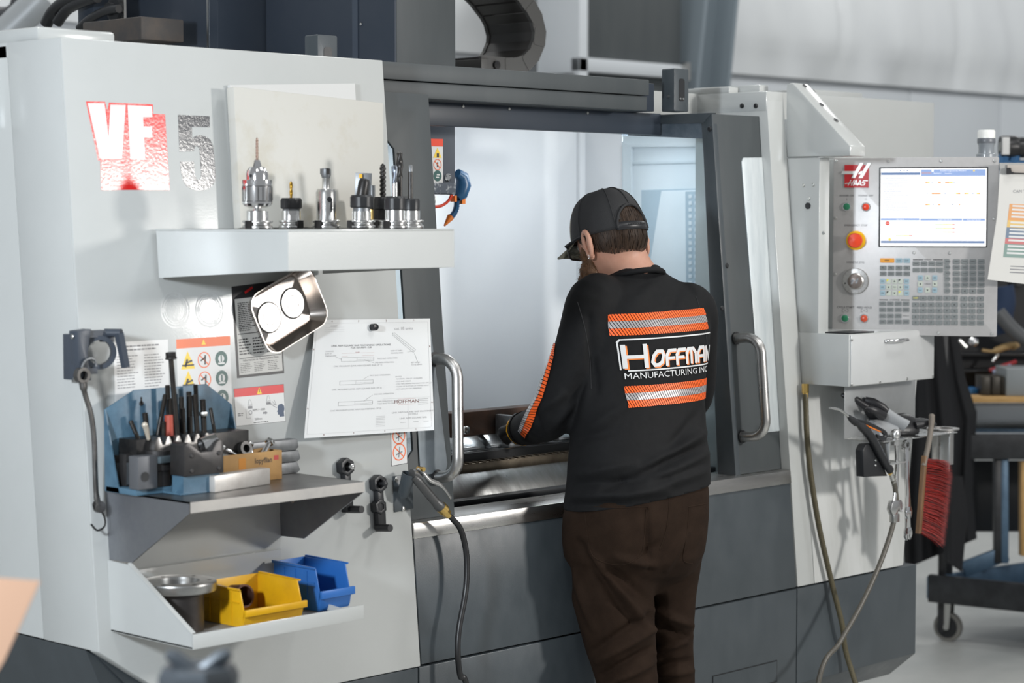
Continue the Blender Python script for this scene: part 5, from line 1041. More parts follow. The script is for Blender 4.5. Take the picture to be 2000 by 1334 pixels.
# clear document sleeve hanging at the right
DS = 5.98; c0 = PD(1985, 318, DS); SM = frame(c0, RT, (0, 0, 1), FH * -1); t = thing('document_sleeve', 'clear plastic document sleeve with coloured chart hanging by the control panel', 'document', SM); SMi = SM.inverted()
def dq(px, py, o=0.): p = SMi @ hit(px, py, c0 - FH * o, FH); return (p.x, p.y)
b = MB(); b.prism([dq(1953, 318), dq(2040, 318), dq(2050, 345), dq(1955, 345)], -.012, -.002); b.build('back_bar', mat('sleeve_grey_bar', (.34, .34, .33), .4), t)
b = MB(); b.prism([dq(1967, 322), dq(2040, 322), dq(2040, 340), dq(1967, 340)], -.003, .004); b.build('clip_bar', mat('sleeve_tan', (.42, .38, .34), .5), t, bev=.001)
b = MB(); b.prism([dq(1965, 328), dq(1972, 328), dq(1974, 336), dq(1978, 336), dq(1978, 340), dq(1965, 340)], .004, .012); b.rod((*dq(1976, 338), .008), (*dq(2040, 340), .008), .0015, 8); b.build('clip', black, t)
tilt = .02
b = MB(); b.prism([dq(1953, 340), dq(2050, 340), dq(2030, 558), dq(1929, 546), dq(1936, 500), dq(1948, 420)], -.004, -.001); b.build('sheet', mat('sleeve_sheet', (.62, .61, .58), .3, coat=.4), t)
ch_ = MB(); cols = [mat('chart_orange', (.66, .33, .14), .5), mat('chart_yellow', (.68, .47, .17), .5), mat('chart_blue', (.17, .22, .29), .5), mat('chart_red', (.52, .18, .18), .5), mat('chart_green', (.21, .30, .27), .5), stk, ink]
def cq(px, py): k = (py - 398) / 104.; return dq(px - 12.5 * k, py + 3 * (px - 1973) / 60, .0)
for i, (y0, y1) in enumerate(((398, 430), (430, 444), (444, 465), (465, 476), (476, 502))):
    ch_.prism([cq(1972, y0), cq(2050, y0), cq(2050, y1), cq(1972, y1)], -.001, -.0005, i)
    for k in range(int((y1 - y0) / 7)): yy = y0 + 2 + 7 * k; ch_.prism([cq(1978, yy), cq(2050, yy), cq(2050, yy + 3.6), cq(1978, yy + 3.6)], -.0005, -.0002, 5)
for i in range(3): ch_.prism([cq(1988, 518 + 6 * i), cq(2030, 518 + 6 * i), cq(2030, 520 + 6 * i), cq(1988, 520 + 6 * i)], -.001, -.0006, 6)
x, y = dq(2010, 374); ch_.text('CAM TOOL Right', .012, x, y, -.0005, 6); ch_.build('chart_print', cols, t, smooth=0)
# ================================================================== hoses at the right
def hose(name, pts, r, m, label): b = MB(); b.tube(smooth_path(pts, 8), r, 10); return tag(b.build(name, m, smooth=60), label, 'hose')
olive = mat('olive_braided_hose', (.10, .085, .045), .45, c2=(.06, .05, .028), scale=200)
hp = lambda px, py, o=.06: PS(px, py, o)
t0 = PX(1573, 762, 2.42)
b = MB(); b.rod(PS(1573, 750, .02), PS(1573, 768, .02), .010, 6); b.rod(PS(1573, 767, .02), PS(1574, 776, .02), .008, 12, 0); b.build('hose_fitting', brass, MC)
pts = [PS(x, y, .02) for x, y in ((1573, 770), (1574, 795), (1576, 850), (1584, 930), (1600, 1030), (1625, 1140))] + [PY(x, y, -.03) for x, y in ((1645, 1220), (1660, 1300))]
e = pts[-1]; pts += [Vector((e.x + .05, e.y - .12, .1)), Vector((e.x + .2, e.y - .2, .014)), Vector((e.x + .5, e.y - .2, .012))]
hose('air_hose', pts, .0078, olive, 'olive green hose running straight down from the junction box')
# ================================================================== tool caddy with its tools
YC = -.035
cd = thing('tool_caddy', 'bright bent steel tool caddy below the control panel', 'caddy', T(*PY(1650, 858, YC))); CT = Vector(cd.location)
def cp(px, py, y=YC): return PY(px, py, y)
a = cp(1650, 760) - CT; c = cp(1788, 760) - CT; z1 = 1.226 - CT.z
sheet = mat('caddy_sheet_steel', (.50, .51, .51), .35, .7, c2=(.42, .43, .43), scale=8)
b = MB(); b.box(a.x, c.x, 0, .002, 0, z1); b.build('back_plate', sheet, cd, bev=.0006)
b = MB(); b.box(a.x, c.x + .02, -.13, 0, 0, .003); b.build('shelf_plate', steel, cd, bev=.0006)
b = MB(); b.box(a.x + .03, a.x + .115, -.128, -.03, -.065, -.061); b.box(a.x + .03, a.x + .033, -.128, -.03, -.061, 0); b.build('gun_cradle', sheet, cd, bev=.0006)
b = MB(); b.box(c.x - .005, c.x - .003, -.12, -.09, -.11, 0); b.build('side_tab', sheet, cd, bev=.0006)
for i in range(6):
    b = MB(); b.lathe([(.008, .0034), (0, .0034)], 14, 0, T(a.x + .05 + i * .026, -.10, 0), cap=False); b.build('hole', black, cd)
q = cp(1843, 853, -.10) - CT; b = MB(); b.lathe([(.0285, -.10), (.031, -.10), (.031, .0), (.047, .0), (.047, .004), (.029, .004), (.029, -.098), (0, -.098)], 32, 0, T(q.x - .004, q.y, .004), cap=False); b.build('cup', brushed, cd)
def cl2(t): return lambda px, py, y=-.15: PY(px, py, y) - Vector(t.location)
# air gun
t = thing('air_gun', 'black air blow gun with bent nozzle hanging in the caddy', 'gun', T(*PY(1700, 860, -.15))); g = cl2(t)
b = MB(); b.tube(smooth_path([g(1620, 797), g(1628, 798), g(1638, 800), g(1648, 806), g(1659, 815)], 4), [.0028] * 4 + [.0036] * 13, 10); b.build('nozzle', steel, t, smooth=60)
b = MB(); b.tube([g(1657, 813), g(1664, 820), g(1672, 826)], [.005, .009, .010], 12); b.build('collar', black, t)
b = MB(); b.tube(smooth_path([g(1668, 822), g(1686, 836), g(1704, 858), g(1720, 888), g(1738, 918)], 5), [.011] * 4 + [.016] * 5 + [.0165] * 6 + [.0155] * 6, 14, sx=.75); b.build('grip', black, t, smooth=50)
b = MB(); b.tube(smooth_path([g(1672, 822), g(1690, 826), g(1712, 836), g(1728, 846), g(1726, 856), g(1712, 852)], 4), .0042, 8, sx=1.6); b.build('trigger', black, t, smooth=50)
b = MB(); b.tube(smooth_path([g(1690, 830, -.15), g(1712, 840, -.15), g(1727, 845, -.15), g(1730, 852, -.15)], 4), .0022, 8); b.build('trigger_insert', oran, t)
b = MB(); b.prism([(p.x, p.z) for p in (g(1688, 880), g(1694, 868), g(1704, 866), g(1716, 880), g(1736, 930), g(1690, 932))], .004, .03, axis='Y'); b.build('holster', black, t, bev=.002)
for py in (899, 909):
    q = g(1710, py, -.147); screw(t, T(*q) @ R(pi / 2, 'X'), .0035)
b = MB(); b.rod(g(1735, 916), g(1740, 926), .007, 6); b.build('brass_nut', brass, t); b = MB()
for i in range(4): b.rod(g(1740 + 1.6 * i, 924 + 5 * i), g(1741 + 1.6 * i, 927.5 + 5 * i), .0075, 12)
b.rod(g(1739, 922), g(1747, 945), .0055, 12); b.build('ferrule', bscrew, t)
hq = lambda px, py: PY(px, py, -.15)
pts = [hq(1744, 937), hq(1749, 958), hq(1750, 990), hq(1740, 1040), hq(1715, 1110), hq(1680, 1185), hq(1640, 1255), hq(1600, 1325)]
e = pts[-1]; pts += [Vector((e.x - .10, e.y - .02, .12)), Vector((e.x - .14, e.y - .03, .014)), Vector((e.x + .1, e.y - .12, .012))]
hose('air_gun_hose', pts, .0072, mat('dark_braided_hose', (.055, .05, .042), .4, c2=(.10, .09, .07), scale=220), 'dark hose curving down from the black air gun')
# gloves lying on the caddy
gk = mat('black_nitrile', (.014, .014, .016), .38, bump=.2, bscale=250); gg = mat('grey_knit', (.30, .31, .32), .8, bump=.3, bscale=500)
def glove(name, M, label, spread=1., cuff=gg):
    t = thing(name, label, 'glove', M, 'work gloves on the caddy'); b = MB()
    b.tube([(0, 0, .014), (.03, 0, .016), (.06, .0, .015), (.082, 0, .012)], [.028, .038, .040, .034], 16, sx=.45)
    for i, (y, L, a) in enumerate(((.028, .058, .25), (.010, .070, .08), (-.009, .066, -.08), (-.027, .052, -.25))):
        d = Vector((cos(a * spread), sin(a * spread), 0)); p = Vector((.078, y, .013)); b.tube([p - d * .01, p + d * L * .5 + Vector((0, 0, .004)), p + d * L * .85 + Vector((0, 0, -.001)), p + d * L + Vector((0, 0, -.004))], [.0115, .0105, .0095, .004], 10)
    b.tube([(.02, .03, .014), (.045, .055, .016), (.065, .066, .014), (.078, .070, .012)], [.014, .0115, .0105, .004], 10)
    b.build('shell', gk, t, smooth=60)
    c = MB(); c.tube([(-.055, 0, .014), (-.03, 0, .015), (.0, 0, .015), (.012, 0, .015)], [.030, .027, .030, .033], 16, sx=.5); c.build('cuff', cuff, t, smooth=60)
q = cp(1752, 856, -.10); glove('work_glove', T(q.x - .01, -.085, CT.z + .014) @ R(-.35, 'Z') @ R(-.06, 'Y'), 'grey and black coated work glove lying palm down on the caddy')
q = cp(1712, 850, -.07); glove('work_glove', T(q.x + .035, -.075, CT.z + .040) @ R(2.3, 'Z') @ R(-.5, 'Y'), 'second work glove with its black fingertips pointing up', .6)
# spanners
def spanner2(px0, py0, px1, py1, y, label, w=.0075, rr=.0145):
    a = PY(px0, py0, y); c = PY(px1, py1, y); d = c - a; L = d.length; t = thing('combination_spanner', label, 'spanner', T(*a) @ frame((0, 0, 0), RT, FH, d) if False else frame(a, d, Vector((0, 1, 0)).cross(d) * -1, (0, -1, 0)), 'spanners hanging in the caddy')
    b = MB(); b.lathe([(rr * .60, -.005), (rr, -.005), (rr, .005), (rr * .60, .005), (rr * .60, -.005)], 24, cap=False); b.build('ring_end', chrome, t)
    b = MB(); b.prism([(rr * .9, -w * .8), (L * .5, -w * .62), (L - .022, -w), (L - .022, w), (L * .5, w * .62), (rr * .9, w * .8)], -.003, .003); b.build('shank', chrome, t, bev=.0012)
    R2 = rr * 1.12; pts = [(L - .022, -w)] + [(L - .006 + R2 * cos(q), R2 * sin(q)) for q in [(-2.2 + i * .27) for i in range(7)]] + [(L + R2 * .75, -R2 * .48), (L - .003, -R2 * .42), (L - .005, R2 * .42), (L + R2 * .75, R2 * .48)] + [(L - .006 + R2 * cos(q), R2 * sin(q)) for q in [(.58 + i * .27) for i in range(7)]] + [(L - .022, w)]
    b = MB(); b.prism(pts, -.0042, .0042); b.build('open_end', chrome, t, bev=.0008); return t
spanner2(1770, 868, 1774, 1005, -.16, 'shorter chrome combination spanner in front in the caddy', .0105, .0135)
spanner2(1769, 873, 1773, 1046, -.135, 'longest chrome combination spanner hanging lowest in the caddy', .012, .0155)
t = thing('ratchet_wrench', 'chrome ratchet with round ball head resting in the caddy', 'wrench', T(*PY(1748, 862, -.15))); g = cl2(t)
b = MB(); q = g(1749, 848); b.sphere(q, .0145, 16, 10); b.lathe([(.0125, -.03), (.0135, -.012)], 16, 0, T(*q)); b.build('ball_head', mat('satin_chrome', (.66, .66, .65), .28, 1.), t, smooth=60)
b = MB(); b.tube(smooth_path([g(1750, 862), g(1752, 900), g(1750, 950), g(1746, 985)], 4), .0062, 10); b.build('shaft', steel, t, smooth=60)
b = MB(); b.prism([(p.x, p.z) for p in (g(1740, 978), g(1756, 976), g(1760, 985), g(1758, 1000), g(1754, 998), g(1752, 990), g(1748, 1004), g(1740, 1006), g(1736, 995))], -.008, .008, axis='Y'); b.build('jaw', steel, t, bev=.0012)
q = g(1747, 1012); b = MB(); b.box(q.x - .014, q.x + .014, q.y - .008, q.y + .008, q.z - .011, q.z + .012); b.build('drive_end', bscrew, t, bev=.0012)
# bench brush
t = thing('bench_brush', 'bench brush with wooden handle and thick red bristles', 'brush', T(*PY(1812, 860, -.16))); g = cl2(t)
wood = mat('worn_brown_wood', (.20, .11, .05), .6, c2=(.11, .06, .03), scale=12, stretch=(4, 4, .6)); wooda = mat('grey_wood_handle', (.17, .145, .12), .6)
b = MB(); b.tube(smooth_path([g(1820, 808, -.17), g(1819, 830, -.17), g(1813, 870, -.17), g(1804, 910, -.17)], 5), [.005] + [.0105] * 4 + [.0095] * 11, 10, sx=.8); b.build('handle', wooda, t, smooth=60)
a = g(1806, 890, -.17); c = g(1794, 1042, -.17); b = MB(); dv = (c - a); b.loft([[a + dv * u + Vector((x * .007, y * .007, 0)) for x, y in ((-1, -1), (1, -1), (1, 1), (-1, 1))] for u in (0, .5, 1)]); b.build('block', wood, t, bev=.002)
br_ = MB(); rr = random.Random(11); bxv = Vector(RT)
for i in range(4200):
    u = rr.random(); w_ = (rr.random() - .5) * .014; root = a + dv * (.04 + .95 * u) + Vector((.004, w_, 0)); L = .072 - .004 * u + rr.random() * .010; L *= (.9 if u < .1 else 1)
    down = (.35 * u + .10) ; di = (RT * .93 + Vector((0, 0, -down)) + Vector(((rr.random() - .5) * .22, (rr.random() - .5) * .35 + w_ * 4, (rr.random() - .5) * .2 ))).normalized(); sag = Vector((0, 0, -.012 * rr.random()))
    sd = di.orthogonal().normalized() * .00045; m_ = root + di * L * .55; e = root + di * L + sag
    br_.add([root + sd, root - sd, m_ - sd, e, m_ + sd], [(0, 1, 2, 4), (4, 2, 3)], 0 if rr.random() < .6 else 1)
o = br_.build('bristles', [mat('red_bristle', (.30, .018, .013), .55), mat('dark_red_bristle', (.06, .008, .007), .55)], t, smooth=0); o['kind'] = 'stuff'
# ================================================================== the worker
DP = 5.20
def PP(px, py, dd=0.): return PD(px, py, DP + dd)
YAW = radians(32)
BF = (RT * -sin(YAW) + FH * cos(YAW)).normalized()     # the way he faces
BS = (RT * cos(YAW) + FH * sin(YAW)).normalized()      # his right-hand side
def ringpts(py, l, r, ratio, dd, n=40, k=2.35, scale=1., tilt=0.):
    c = PP((l + r) / 2, py, dd); hw = (r - l) / 2 * (DP + dd) / FPX; a = hw / sqrt(cos(YAW) ** 2 + (ratio * sin(YAW)) ** 2); bb = a * ratio; out = []
    for i in range(n):
        q = 2 * pi * i / n; cx = abs(cos(q)) ** (2 / k) * (1 if cos(q) >= 0 else -1); sy = abs(sin(q)) ** (2 / k) * (1 if sin(q) >= 0 else -1)
        out.append(c + BS * (a * cx * scale) + BF * (bb * sy * scale) + Vector((0, 0, tilt * a * cx)))
    return out
def chain(pts, rs, n=20, sub=4):
    P = smooth_path(pts, sub); k = len(pts) - 1; rr = []
    for i in range(len(P)):
        f = min(i / sub, k); a = min(int(f), k - 1); u = f - a; u = u * u * (3 - 2 * u); rr.append(rs[a] * (1 - u) + rs[a + 1] * u)
    return P, rr
def voxel(mb, size, smooth_it, name):
    me = bpy.data.meshes.new('tmp'); me.from_pydata([tuple(v) for v in mb.v], [], mb.f); o = bpy.data.objects.new('tmp', me); COL.objects.link(o)
    m = o.modifiers.new('r', 'REMESH'); m.mode = 'VOXEL'; m.voxel_size = size; m.use_smooth_shade = True
    s = o.modifiers.new('s', 'SMOOTH'); s.factor = .5; s.iterations = smooth_it
    dg = bpy.context.evaluated_depsgraph_get(); r = bpy.data.meshes.new_from_object(o.evaluated_get(dg)); bpy.data.objects.remove(o); bpy.data.meshes.remove(me); r.name = name
    return r
def closed(mb, rings): mb.loft(rings)
person_o = PP(1235, 1500, 0.); person_o = Vector((person_o.x, person_o.y, 0))
skin = mat('skin', (.50, .27, .19), .5, sss=.08, c2=(.44, .22, .15), scale=30)
shirtm = mat('black_jersey', (.0048, .0050, .0056), .75, bump=.12, bscale=900, c2=(.0068, .0070, .0078), scale=60, spec=.22)
pantm = mat('brown_work_trousers', (.0165, .0092, .0056), .85, bump=.25, bscale=700, c2=(.024, .0138, .0086), scale=18, spec=.12)
# ---- joints
LSH = PP(1158, 592, .0); LEL = PP(1078, 812, .03); LWR = PP(1022, 838, .27)
RSH = PP(1350, 612, .17); REL = PP(1352, 775, .30); RWR = PP(1300, 812, .50)
# ---- shirt
S_ = MB()
TOR = [(1008, 1106, 1380, .74, .03), (985, 1105, 1381, .74, .03), (960, 1107, 1384, .74, .03), (930, 1110, 1385, .73, .03), (890, 1113, 1384, .70, .035), (840, 1117, 1378, .67, .04), (780, 1124, 1374, .65, .05), (720, 1132, 1380, .63, .06), (670, 1136, 1386, .62, .07), (630, 1136, 1386, .60, .08), (600, 1138, 1378, .58, .085), (578, 1146, 1364, .56, .09), (560, 1160, 1345, .55, .095), (546, 1180, 1322, .58, .10), (536, 1190, 1304, .66, .10), (526, 1196, 1294, .74, .10), (516, 1204, 1284, .8, .10)]
closed(S_, [ringpts(y, l, r, q, d) for y, l, r, q, d in TOR])
pts, rr = chain([PP(1185, 588, .06), PP(1160, 590, .01), PP(1146, 640, .0), PP(1128, 700, .0), PP(1102, 760, .01), LEL, PP(1050, 830, .14), LWR], [.060, .068, .065, .063, .060, .056, .048, .042]); S_.tube(pts, rr, 22)
pts, rr = chain([PP(1330, 596, .12), PP(1352, 606, .16), PP(1356, 660, .19), PP(1356, 720, .24), REL, PP(1330, 800, .40), RWR], [.058, .062, .058, .056, .053, .046, .036]); S_.tube(pts, rr, 22)
sme = voxel(S_, .0065, 8, 'shirt')
def seg_d(px, py, a, c):
    dx, dy = c[0] - a[0], c[1] - a[1]; t = max(0, min(1, ((px - a[0]) * dx + (py - a[1]) * dy) / (dx * dx + dy * dy))); return sqrt((px - a[0] - t * dx) ** 2 + (py - a[1] - t * dy) ** 2), t
def proj(p):
    v = Vector(p) - CAM; z = v.dot(FWD); return 1000 + FPX * v.dot(RT) / z, 667 - FPX * v.dot(UP) / z
def fold(me, folds, nz=(.0025, 9.)):
    me.update(); nn = [Vector(v.normal) for v in me.vertices]
    for v, n in zip(me.vertices, nn):
        px, py = proj(v.co); d = 0.
        back = max(0., min(1., (n.dot(-FH) - .05) * 1.8))
        for a, c, w, amp in folds:
            q, t = seg_d(px, py, a, c)
            if q < 3 * w: d += amp * math.exp(-(q / w) ** 2) * (sin(pi * (.12 + .8 * t)) ** .6)
        w_ = noise.noise(v.co * nz[1]) * nz[0] + noise.noise(v.co * nz[1] * 2.3 + Vector((5, 0, 0))) * nz[0] * .45
        v.co += n * (d * back + w_)
    me.update()
fold(sme, [((1390, 838), (1230, 930), 10, 0.0162), ((1386, 862), (1180, 955), 8, -0.0108), ((1384, 885), (1240, 952), 9, 0.0149), ((1240, 905), (1120, 930), 9, 0.0095), ((1300, 935), (1130, 945), 8, -0.0095), ((1378, 920), (1210, 975), 9, 0.0121), ((1300, 960), (1120, 972), 9, 0.0135), ((1220, 985), (1110, 985), 7, -0.0068), ((1370, 800), (1290, 900), 10, -0.0081),
           ((1150, 620), (1162, 760), 9, -0.0108), ((1165, 700), (1130, 830), 10, 0.0081), ((1290, 545), (1230, 600), 12, 0.0054), ((1330, 560), (1300, 620), 10, -0.0054), ((1100, 770), (1060, 800), 8, 0.0081), ((1120, 790), (1075, 840), 8, 0.0081), ((1045, 800), (1060, 860), 6, -0.0068), ((1028, 815), (1040, 862), 5, 0.0054), ((1160, 830), (1240, 780), 12, 0.0068), ((1120, 860), (1200, 840), 10, -0.0068)])
# hem: trim below a slanted line, keep a thickness by dropping the skirt vertices onto it
bmh = bmesh.new(); bmh.from_mesh(sme)
hA = PP(1104, 994, 0.); hB = PP(1380, 946, .05); hn = (hB - hA).cross(FH).normalized(); hn = hn if hn.z < 0 else -hn
bmesh.ops.bisect_plane(bmh, geom=bmh.verts[:] + bmh.edges[:] + bmh.faces[:], plane_co=hA, plane_no=hn, clear_outer=True); bmh.to_mesh(sme); bmh.free()
me_s = sme
body = MB()
closed(body, [ringpts(y, l, r, q, d, scale=.84) for y, l, r, q, d in TOR if y < 1000] )
for jn, rs in (([PP(1185, 592, .06), LSH, PP(1132, 700, .01), LEL, PP(1050, 830, .14), LWR], [.05, .052, .048, .042, .036, .028]), ([PP(1330, 600, .12), RSH, PP(1356, 720, .24), REL, PP(1330, 800, .40), RWR], [.05, .052, .046, .040, .034, .028])):
    pts, rr = chain(jn, rs); body.tube(pts, rr, 16)
# neck and head
HY = radians(38); HP = radians(20)
hf0 = (RT * -sin(HY) + FH * cos(HY)); HF = (hf0 * cos(HP) - Vector((0, 0, 1)) * sin(HP)).normalized(); HR = (RT * cos(HY) + FH * sin(HY)).normalized(); HU = HR.cross(HF).normalized()
HC = PP(1193, 463, .11)
HM = frame(HC, HR, HF, HU)      # local x = his right, y = forward, z = up
def hd_(x, y, z): return HM @ Vector((x, y, z))
pts, rr = chain([PP(1246, 575, .10), PP(1240, 545, .10), PP(1226, 515, .10), PP(1212, 485, .105)], [.066, .058, .055, .056]); body.tube(pts, rr, 24)
closed(body, [[hd_(.079 * sin(pi * (i + .0) / 14 if 0 < i < 14 else .05) * cos(2 * pi * j / 24) * (.92 if i < 5 else 1), (.095 if sin(2 * pi * j / 24) < 0 else .093) * sin(pi * i / 14 if 0 < i < 14 else .05) * sin(2 * pi * j / 24) * (.95 if i < 5 else 1) + (.012 if i < 6 else 0), -.118 * cos(pi * i / 14)) for j in range(24)] for i in range(15)])
for pts, rs in (([(0, .088, .012), (0, .106, -.012), (0, .112, -.026), (0, .095, -.036)], [.008, .010, .013, .009]), ([(-.03, .06, -.085), (0, .088, -.09), (.03, .06, -.085)], [.02, .022, .02]), ([(-.03, .082, .022), (0, .093, .024), (.03, .082, .022)], [.010, .011, .010])): body.tube([hd_(*p) for p in pts], rs, 12)
for sg in (-1, 1): body.sphere((0, 0, 0), .062, 14, 9, 0, HM @ T(sg * .022, .028, -.055) @ Matrix.Diagonal((.7, .75, .9, 1)))
# legs inside the trousers
LEG_L = [(1060, 1108, 1260, .01), (1120, 1118, 1278, .0), (1170, 1118, 1278, .0), (1220, 1130, 1279, .0), (1270, 1144, 1281, .0), (1334, 1166, 1286, .0)]
LEG_R = [(1060, 1256, 1376, .08), (1120, 1252, 1366, .10), (1170, 1262, 1360, .12), (1220, 1264, 1355, .13), (1270, 1268, 1354, .135), (1334, 1279, 1357, .14)]
def leg(mb, rows, sc, foot):
    R_ = [ringpts(y, l, r, .92, d, 28, 2.1, sc) for y, l, r, d in rows]
    y, l, r, d = rows[-1]; base = sum(R_[-1], Vector()) / 28; off = [p - base for p in R_[-1]]
    for z, k, sh in ((.50, 1.0, 0.), (.40, .96, -.005), (.28, .93, -.01), (.14, .86, -.012), (.06, .84, -.012)):
        c = Vector((base.x, base.y, z)) + BF * sh; R_.append([c + Vector((o.x * k, o.y * k, 0)) for o in off])
    closed(mb, R_[::-1])
HIP = [(935, 1122, 1378, .74, .03), (970, 1112, 1382, .75, .03), (1005, 1104, 1382, .76, .03), (1045, 1102, 1378, .78, .035), (1085, 1106, 1372, .78, .04), (1115, 1125, 1358, .70, .05), (1140, 1160, 1335, .55, .06), (1160, 1215, 1310, .5, .06)]
closed(body, [ringpts(y, l, r, q, d, scale=.80) for y, l, r, q, d in HIP][::-1]); leg(body, LEG_L, .66, 0); leg(body, LEG_R, .62, 0)
bme = voxel(body, .0085, 6, 'person')
PT = bpy.data.objects.new('person', bme); COL.objects.link(PT); bme.materials.append(skin)
bme.transform(T(*(-person_o))); PT.location = person_o
bme.polygons.foreach_set('use_smooth', [True] * len(bme.polygons))
tag(PT, 'worker in black long sleeved shirt, cap and brown trousers leaning into the machine', 'person')
def child(o, name=None):
    o.parent = PT; o.matrix_parent_inverse = Matrix.Translation(-person_o); return o
def pbuild(mb, name, mats, smooth=60, parent=None, **k):
    o = mb.build(name, mats, None, smooth=smooth, **k)
    for v in o.data.vertices: v.co = v.co - person_o
    o.parent = parent or PT; return o
so_ = bpy.data.objects.new('shirt', me_s); COL.objects.link(so_); me_s.materials.append(shirtm); me_s.transform(T(*(-person_o))); me_s.polygons.foreach_set('use_smooth', [True] * len(me_s.polygons)); so_.parent = PT
sol = so_.modifiers.new('thickness', 'SOLIDIFY'); sol.thickness = .003; sol.offset = -1
part_label(so_, 'black long sleeved shirt with orange reflective bands and white lettering')
# collar rib
b = MB(); cc = PP(1240, 540, .10); b.tube([cc + BS * (.070 * cos(q)) + BF * (.068 * sin(q)) + Vector((0, 0, -.022 * sin(q) - .004)) for q in [i * 2 * pi / 40 for i in range(40)]], .0075, 8, closed=True, sx=1.); pbuild(b, 'collar', shirtm, parent=so_)
# trousers
G = MB(); closed(G, [ringpts(y, l, r, q, d) for y, l, r, q, d in HIP][::-1]); leg(G, LEG_L, 1., 0); leg(G, LEG_R, 1., 0)
gme = voxel(G, .007, 6, 'trousers')
fold(gme, [((1150, 1080), (1270, 1230), 10, 0.0204), ((1130, 1060), (1235, 1215), 8, -0.0170), ((1190, 1110), (1275, 1180), 8, -0.0136), ((1205, 1090), (1280, 1105), 7, 0.0136), ((1170, 1290), (1280, 1225), 9, 0.0221), ((1160, 1270), (1270, 1200), 7, -0.0153), ((1175, 1320), (1280, 1262), 7, -0.0170), ((1180, 1340), (1285, 1290), 7, 0.0187), ((1275, 1190), (1356, 1225), 7, 0.0170), ((1275, 1215), (1352, 1250), 6, -0.0170), ((1280, 1275), (1355, 1245), 6, 0.0170), ((1280, 1300), (1356, 1290), 6, -0.0136), ((1285, 1320), (1356, 1310), 6, 0.0153), ((1262, 1000), (1268, 1110), 6, -0.0102), ((1300, 1110), (1340, 1040), 8, 0.0102), ((1110, 1100), (1160, 1230), 7, 0.0102), ((1260, 1085), (1285, 1060), 6, -0.0102)], (.002, 14.))
go = bpy.data.objects.new('trousers', gme); COL.objects.link(go); gme.materials.append(pantm); gme.polygons.foreach_set('use_smooth', [True] * len(gme.polygons)); gme.transform(T(*(-person_o))); go.parent = PT
part_label(go, 'dark brown work trousers with back pockets')
from mathutils.bvhtree import BVHTree
gbv = BVHTree.FromPolygons([Vector(v.co) + person_o for v in gme.vertices], [tuple(p.vertices) for p in gme.polygons])
sbv = BVHTree.FromPolygons([Vector(v.co) + person_o for v in me_s.vertices], [tuple(p.vertices) for p in me_s.polygons])
def on(bv, px, py, lift=.001):
    h = bv.ray_cast(CAM, ray(px, py).normalized())
    return (h[0] + h[1] * lift) if h[0] else None
def seam(name, pts, r, m, parent, bv=None):
    P = []; q = smooth_path([Vector((x, y, 0)) for x, y in pts], 8)
    for p in q:
        w = on(bv or gbv, p.x, p.y, .0004)
        if w: P.append(w)
    if len(P) > 2: b = MB(); b.tube(P, r, 6); return pbuild(b, name, m, parent=parent)
stm = mat('brown_stitched_seam', (.024, .0145, .0095), .85, spec=.1)
for nm, pts in (('pocket_seam', [(1142, 988), (1200, 992), (1262, 990), (1262, 1000)]), ('pocket_seam', [(1142, 990), (1150, 1060), (1165, 1092), (1215, 1103), (1250, 1085), (1258, 1050), (1262, 995)]), ('yoke_seam', [(1262, 958), (1308, 963), (1380, 956)]), ('centre_seam', [(1308, 955), (1306, 1000), (1300, 1040), (1288, 1075)]), ('pocket_seam', [(1344, 990), (1378, 984)]), ('pocket_seam', [(1346, 992), (1342, 1040), (1334, 1092), (1352, 1100)]), ('waist_seam', [(1270, 952), (1380, 945)])):
    seam(nm, pts, .0013, stm, go)
# ---- lettering and bands on the back
COS = PP(1296, 640, .0)                                    # on the spine
ORI = Vector((COS.x, COS.y, 0)); bs = BS
def bk(s_, z, lift=.0022):
    o = Vector((ORI.x, ORI.y, z)) + bs * s_ - BF * .6
    h = sbv.ray_cast(o, BF)
    return (h[0] + h[1] * lift) if h[0] else Vector((ORI.x, ORI.y, z)) + bs * s_
band_o = mat('orange_band', (.88, .115, .008), .5); band_s = mat('silver_reflective', (.40, .38, .385), .35, .3); let_w = mat('white_print', (.62, .62, .62), .6); let_o = mat('orange_print_letters', (.80, .22, .04), .6)
def bk2(s_, z, lift=.0022): return bk(s_, z + s_ * .035, lift)
def band(b, s0, s1, z0, z1, fn, n=42, sh=.45):
    h = z1 - z0
    for k, (a, c, m) in enumerate(((0, .33, 0), (.335, .665, 1), (.67, 1., 0))):
        for i in range(-4, n + 1):
            w = (s1 - s0) / n; g = w * .74
            for j in range(2):
                f0 = a + (c - a) * j / 2; f1 = a + (c - a) * (j + 1) / 2
                def P(x, f): xx = s0 + x - f * h * sh + .0; return fn(min(max(xx, s0), s1), z0 + f * h)
                x0 = i * w + h * sh * .5; q = [P(x0, f0), P(x0 + g, f0), P(x0 + g, f1), P(x0, f1)]
                if (q[0] - q[1]).length > 1e-4: b.add(q, [(0, 1, 2, 3)], m)
b = MB(); band(b, -.142, .142, 1.412, 1.463, bk2); o = pbuild(b, 'reflective_band', [band_o, band_s], 0, so_)
b = MB(); band(b, -.130, .142, 1.243, 1.293, bk2); o = pbuild(b, 'reflective_band', [band_o, band_s], 0, so_)
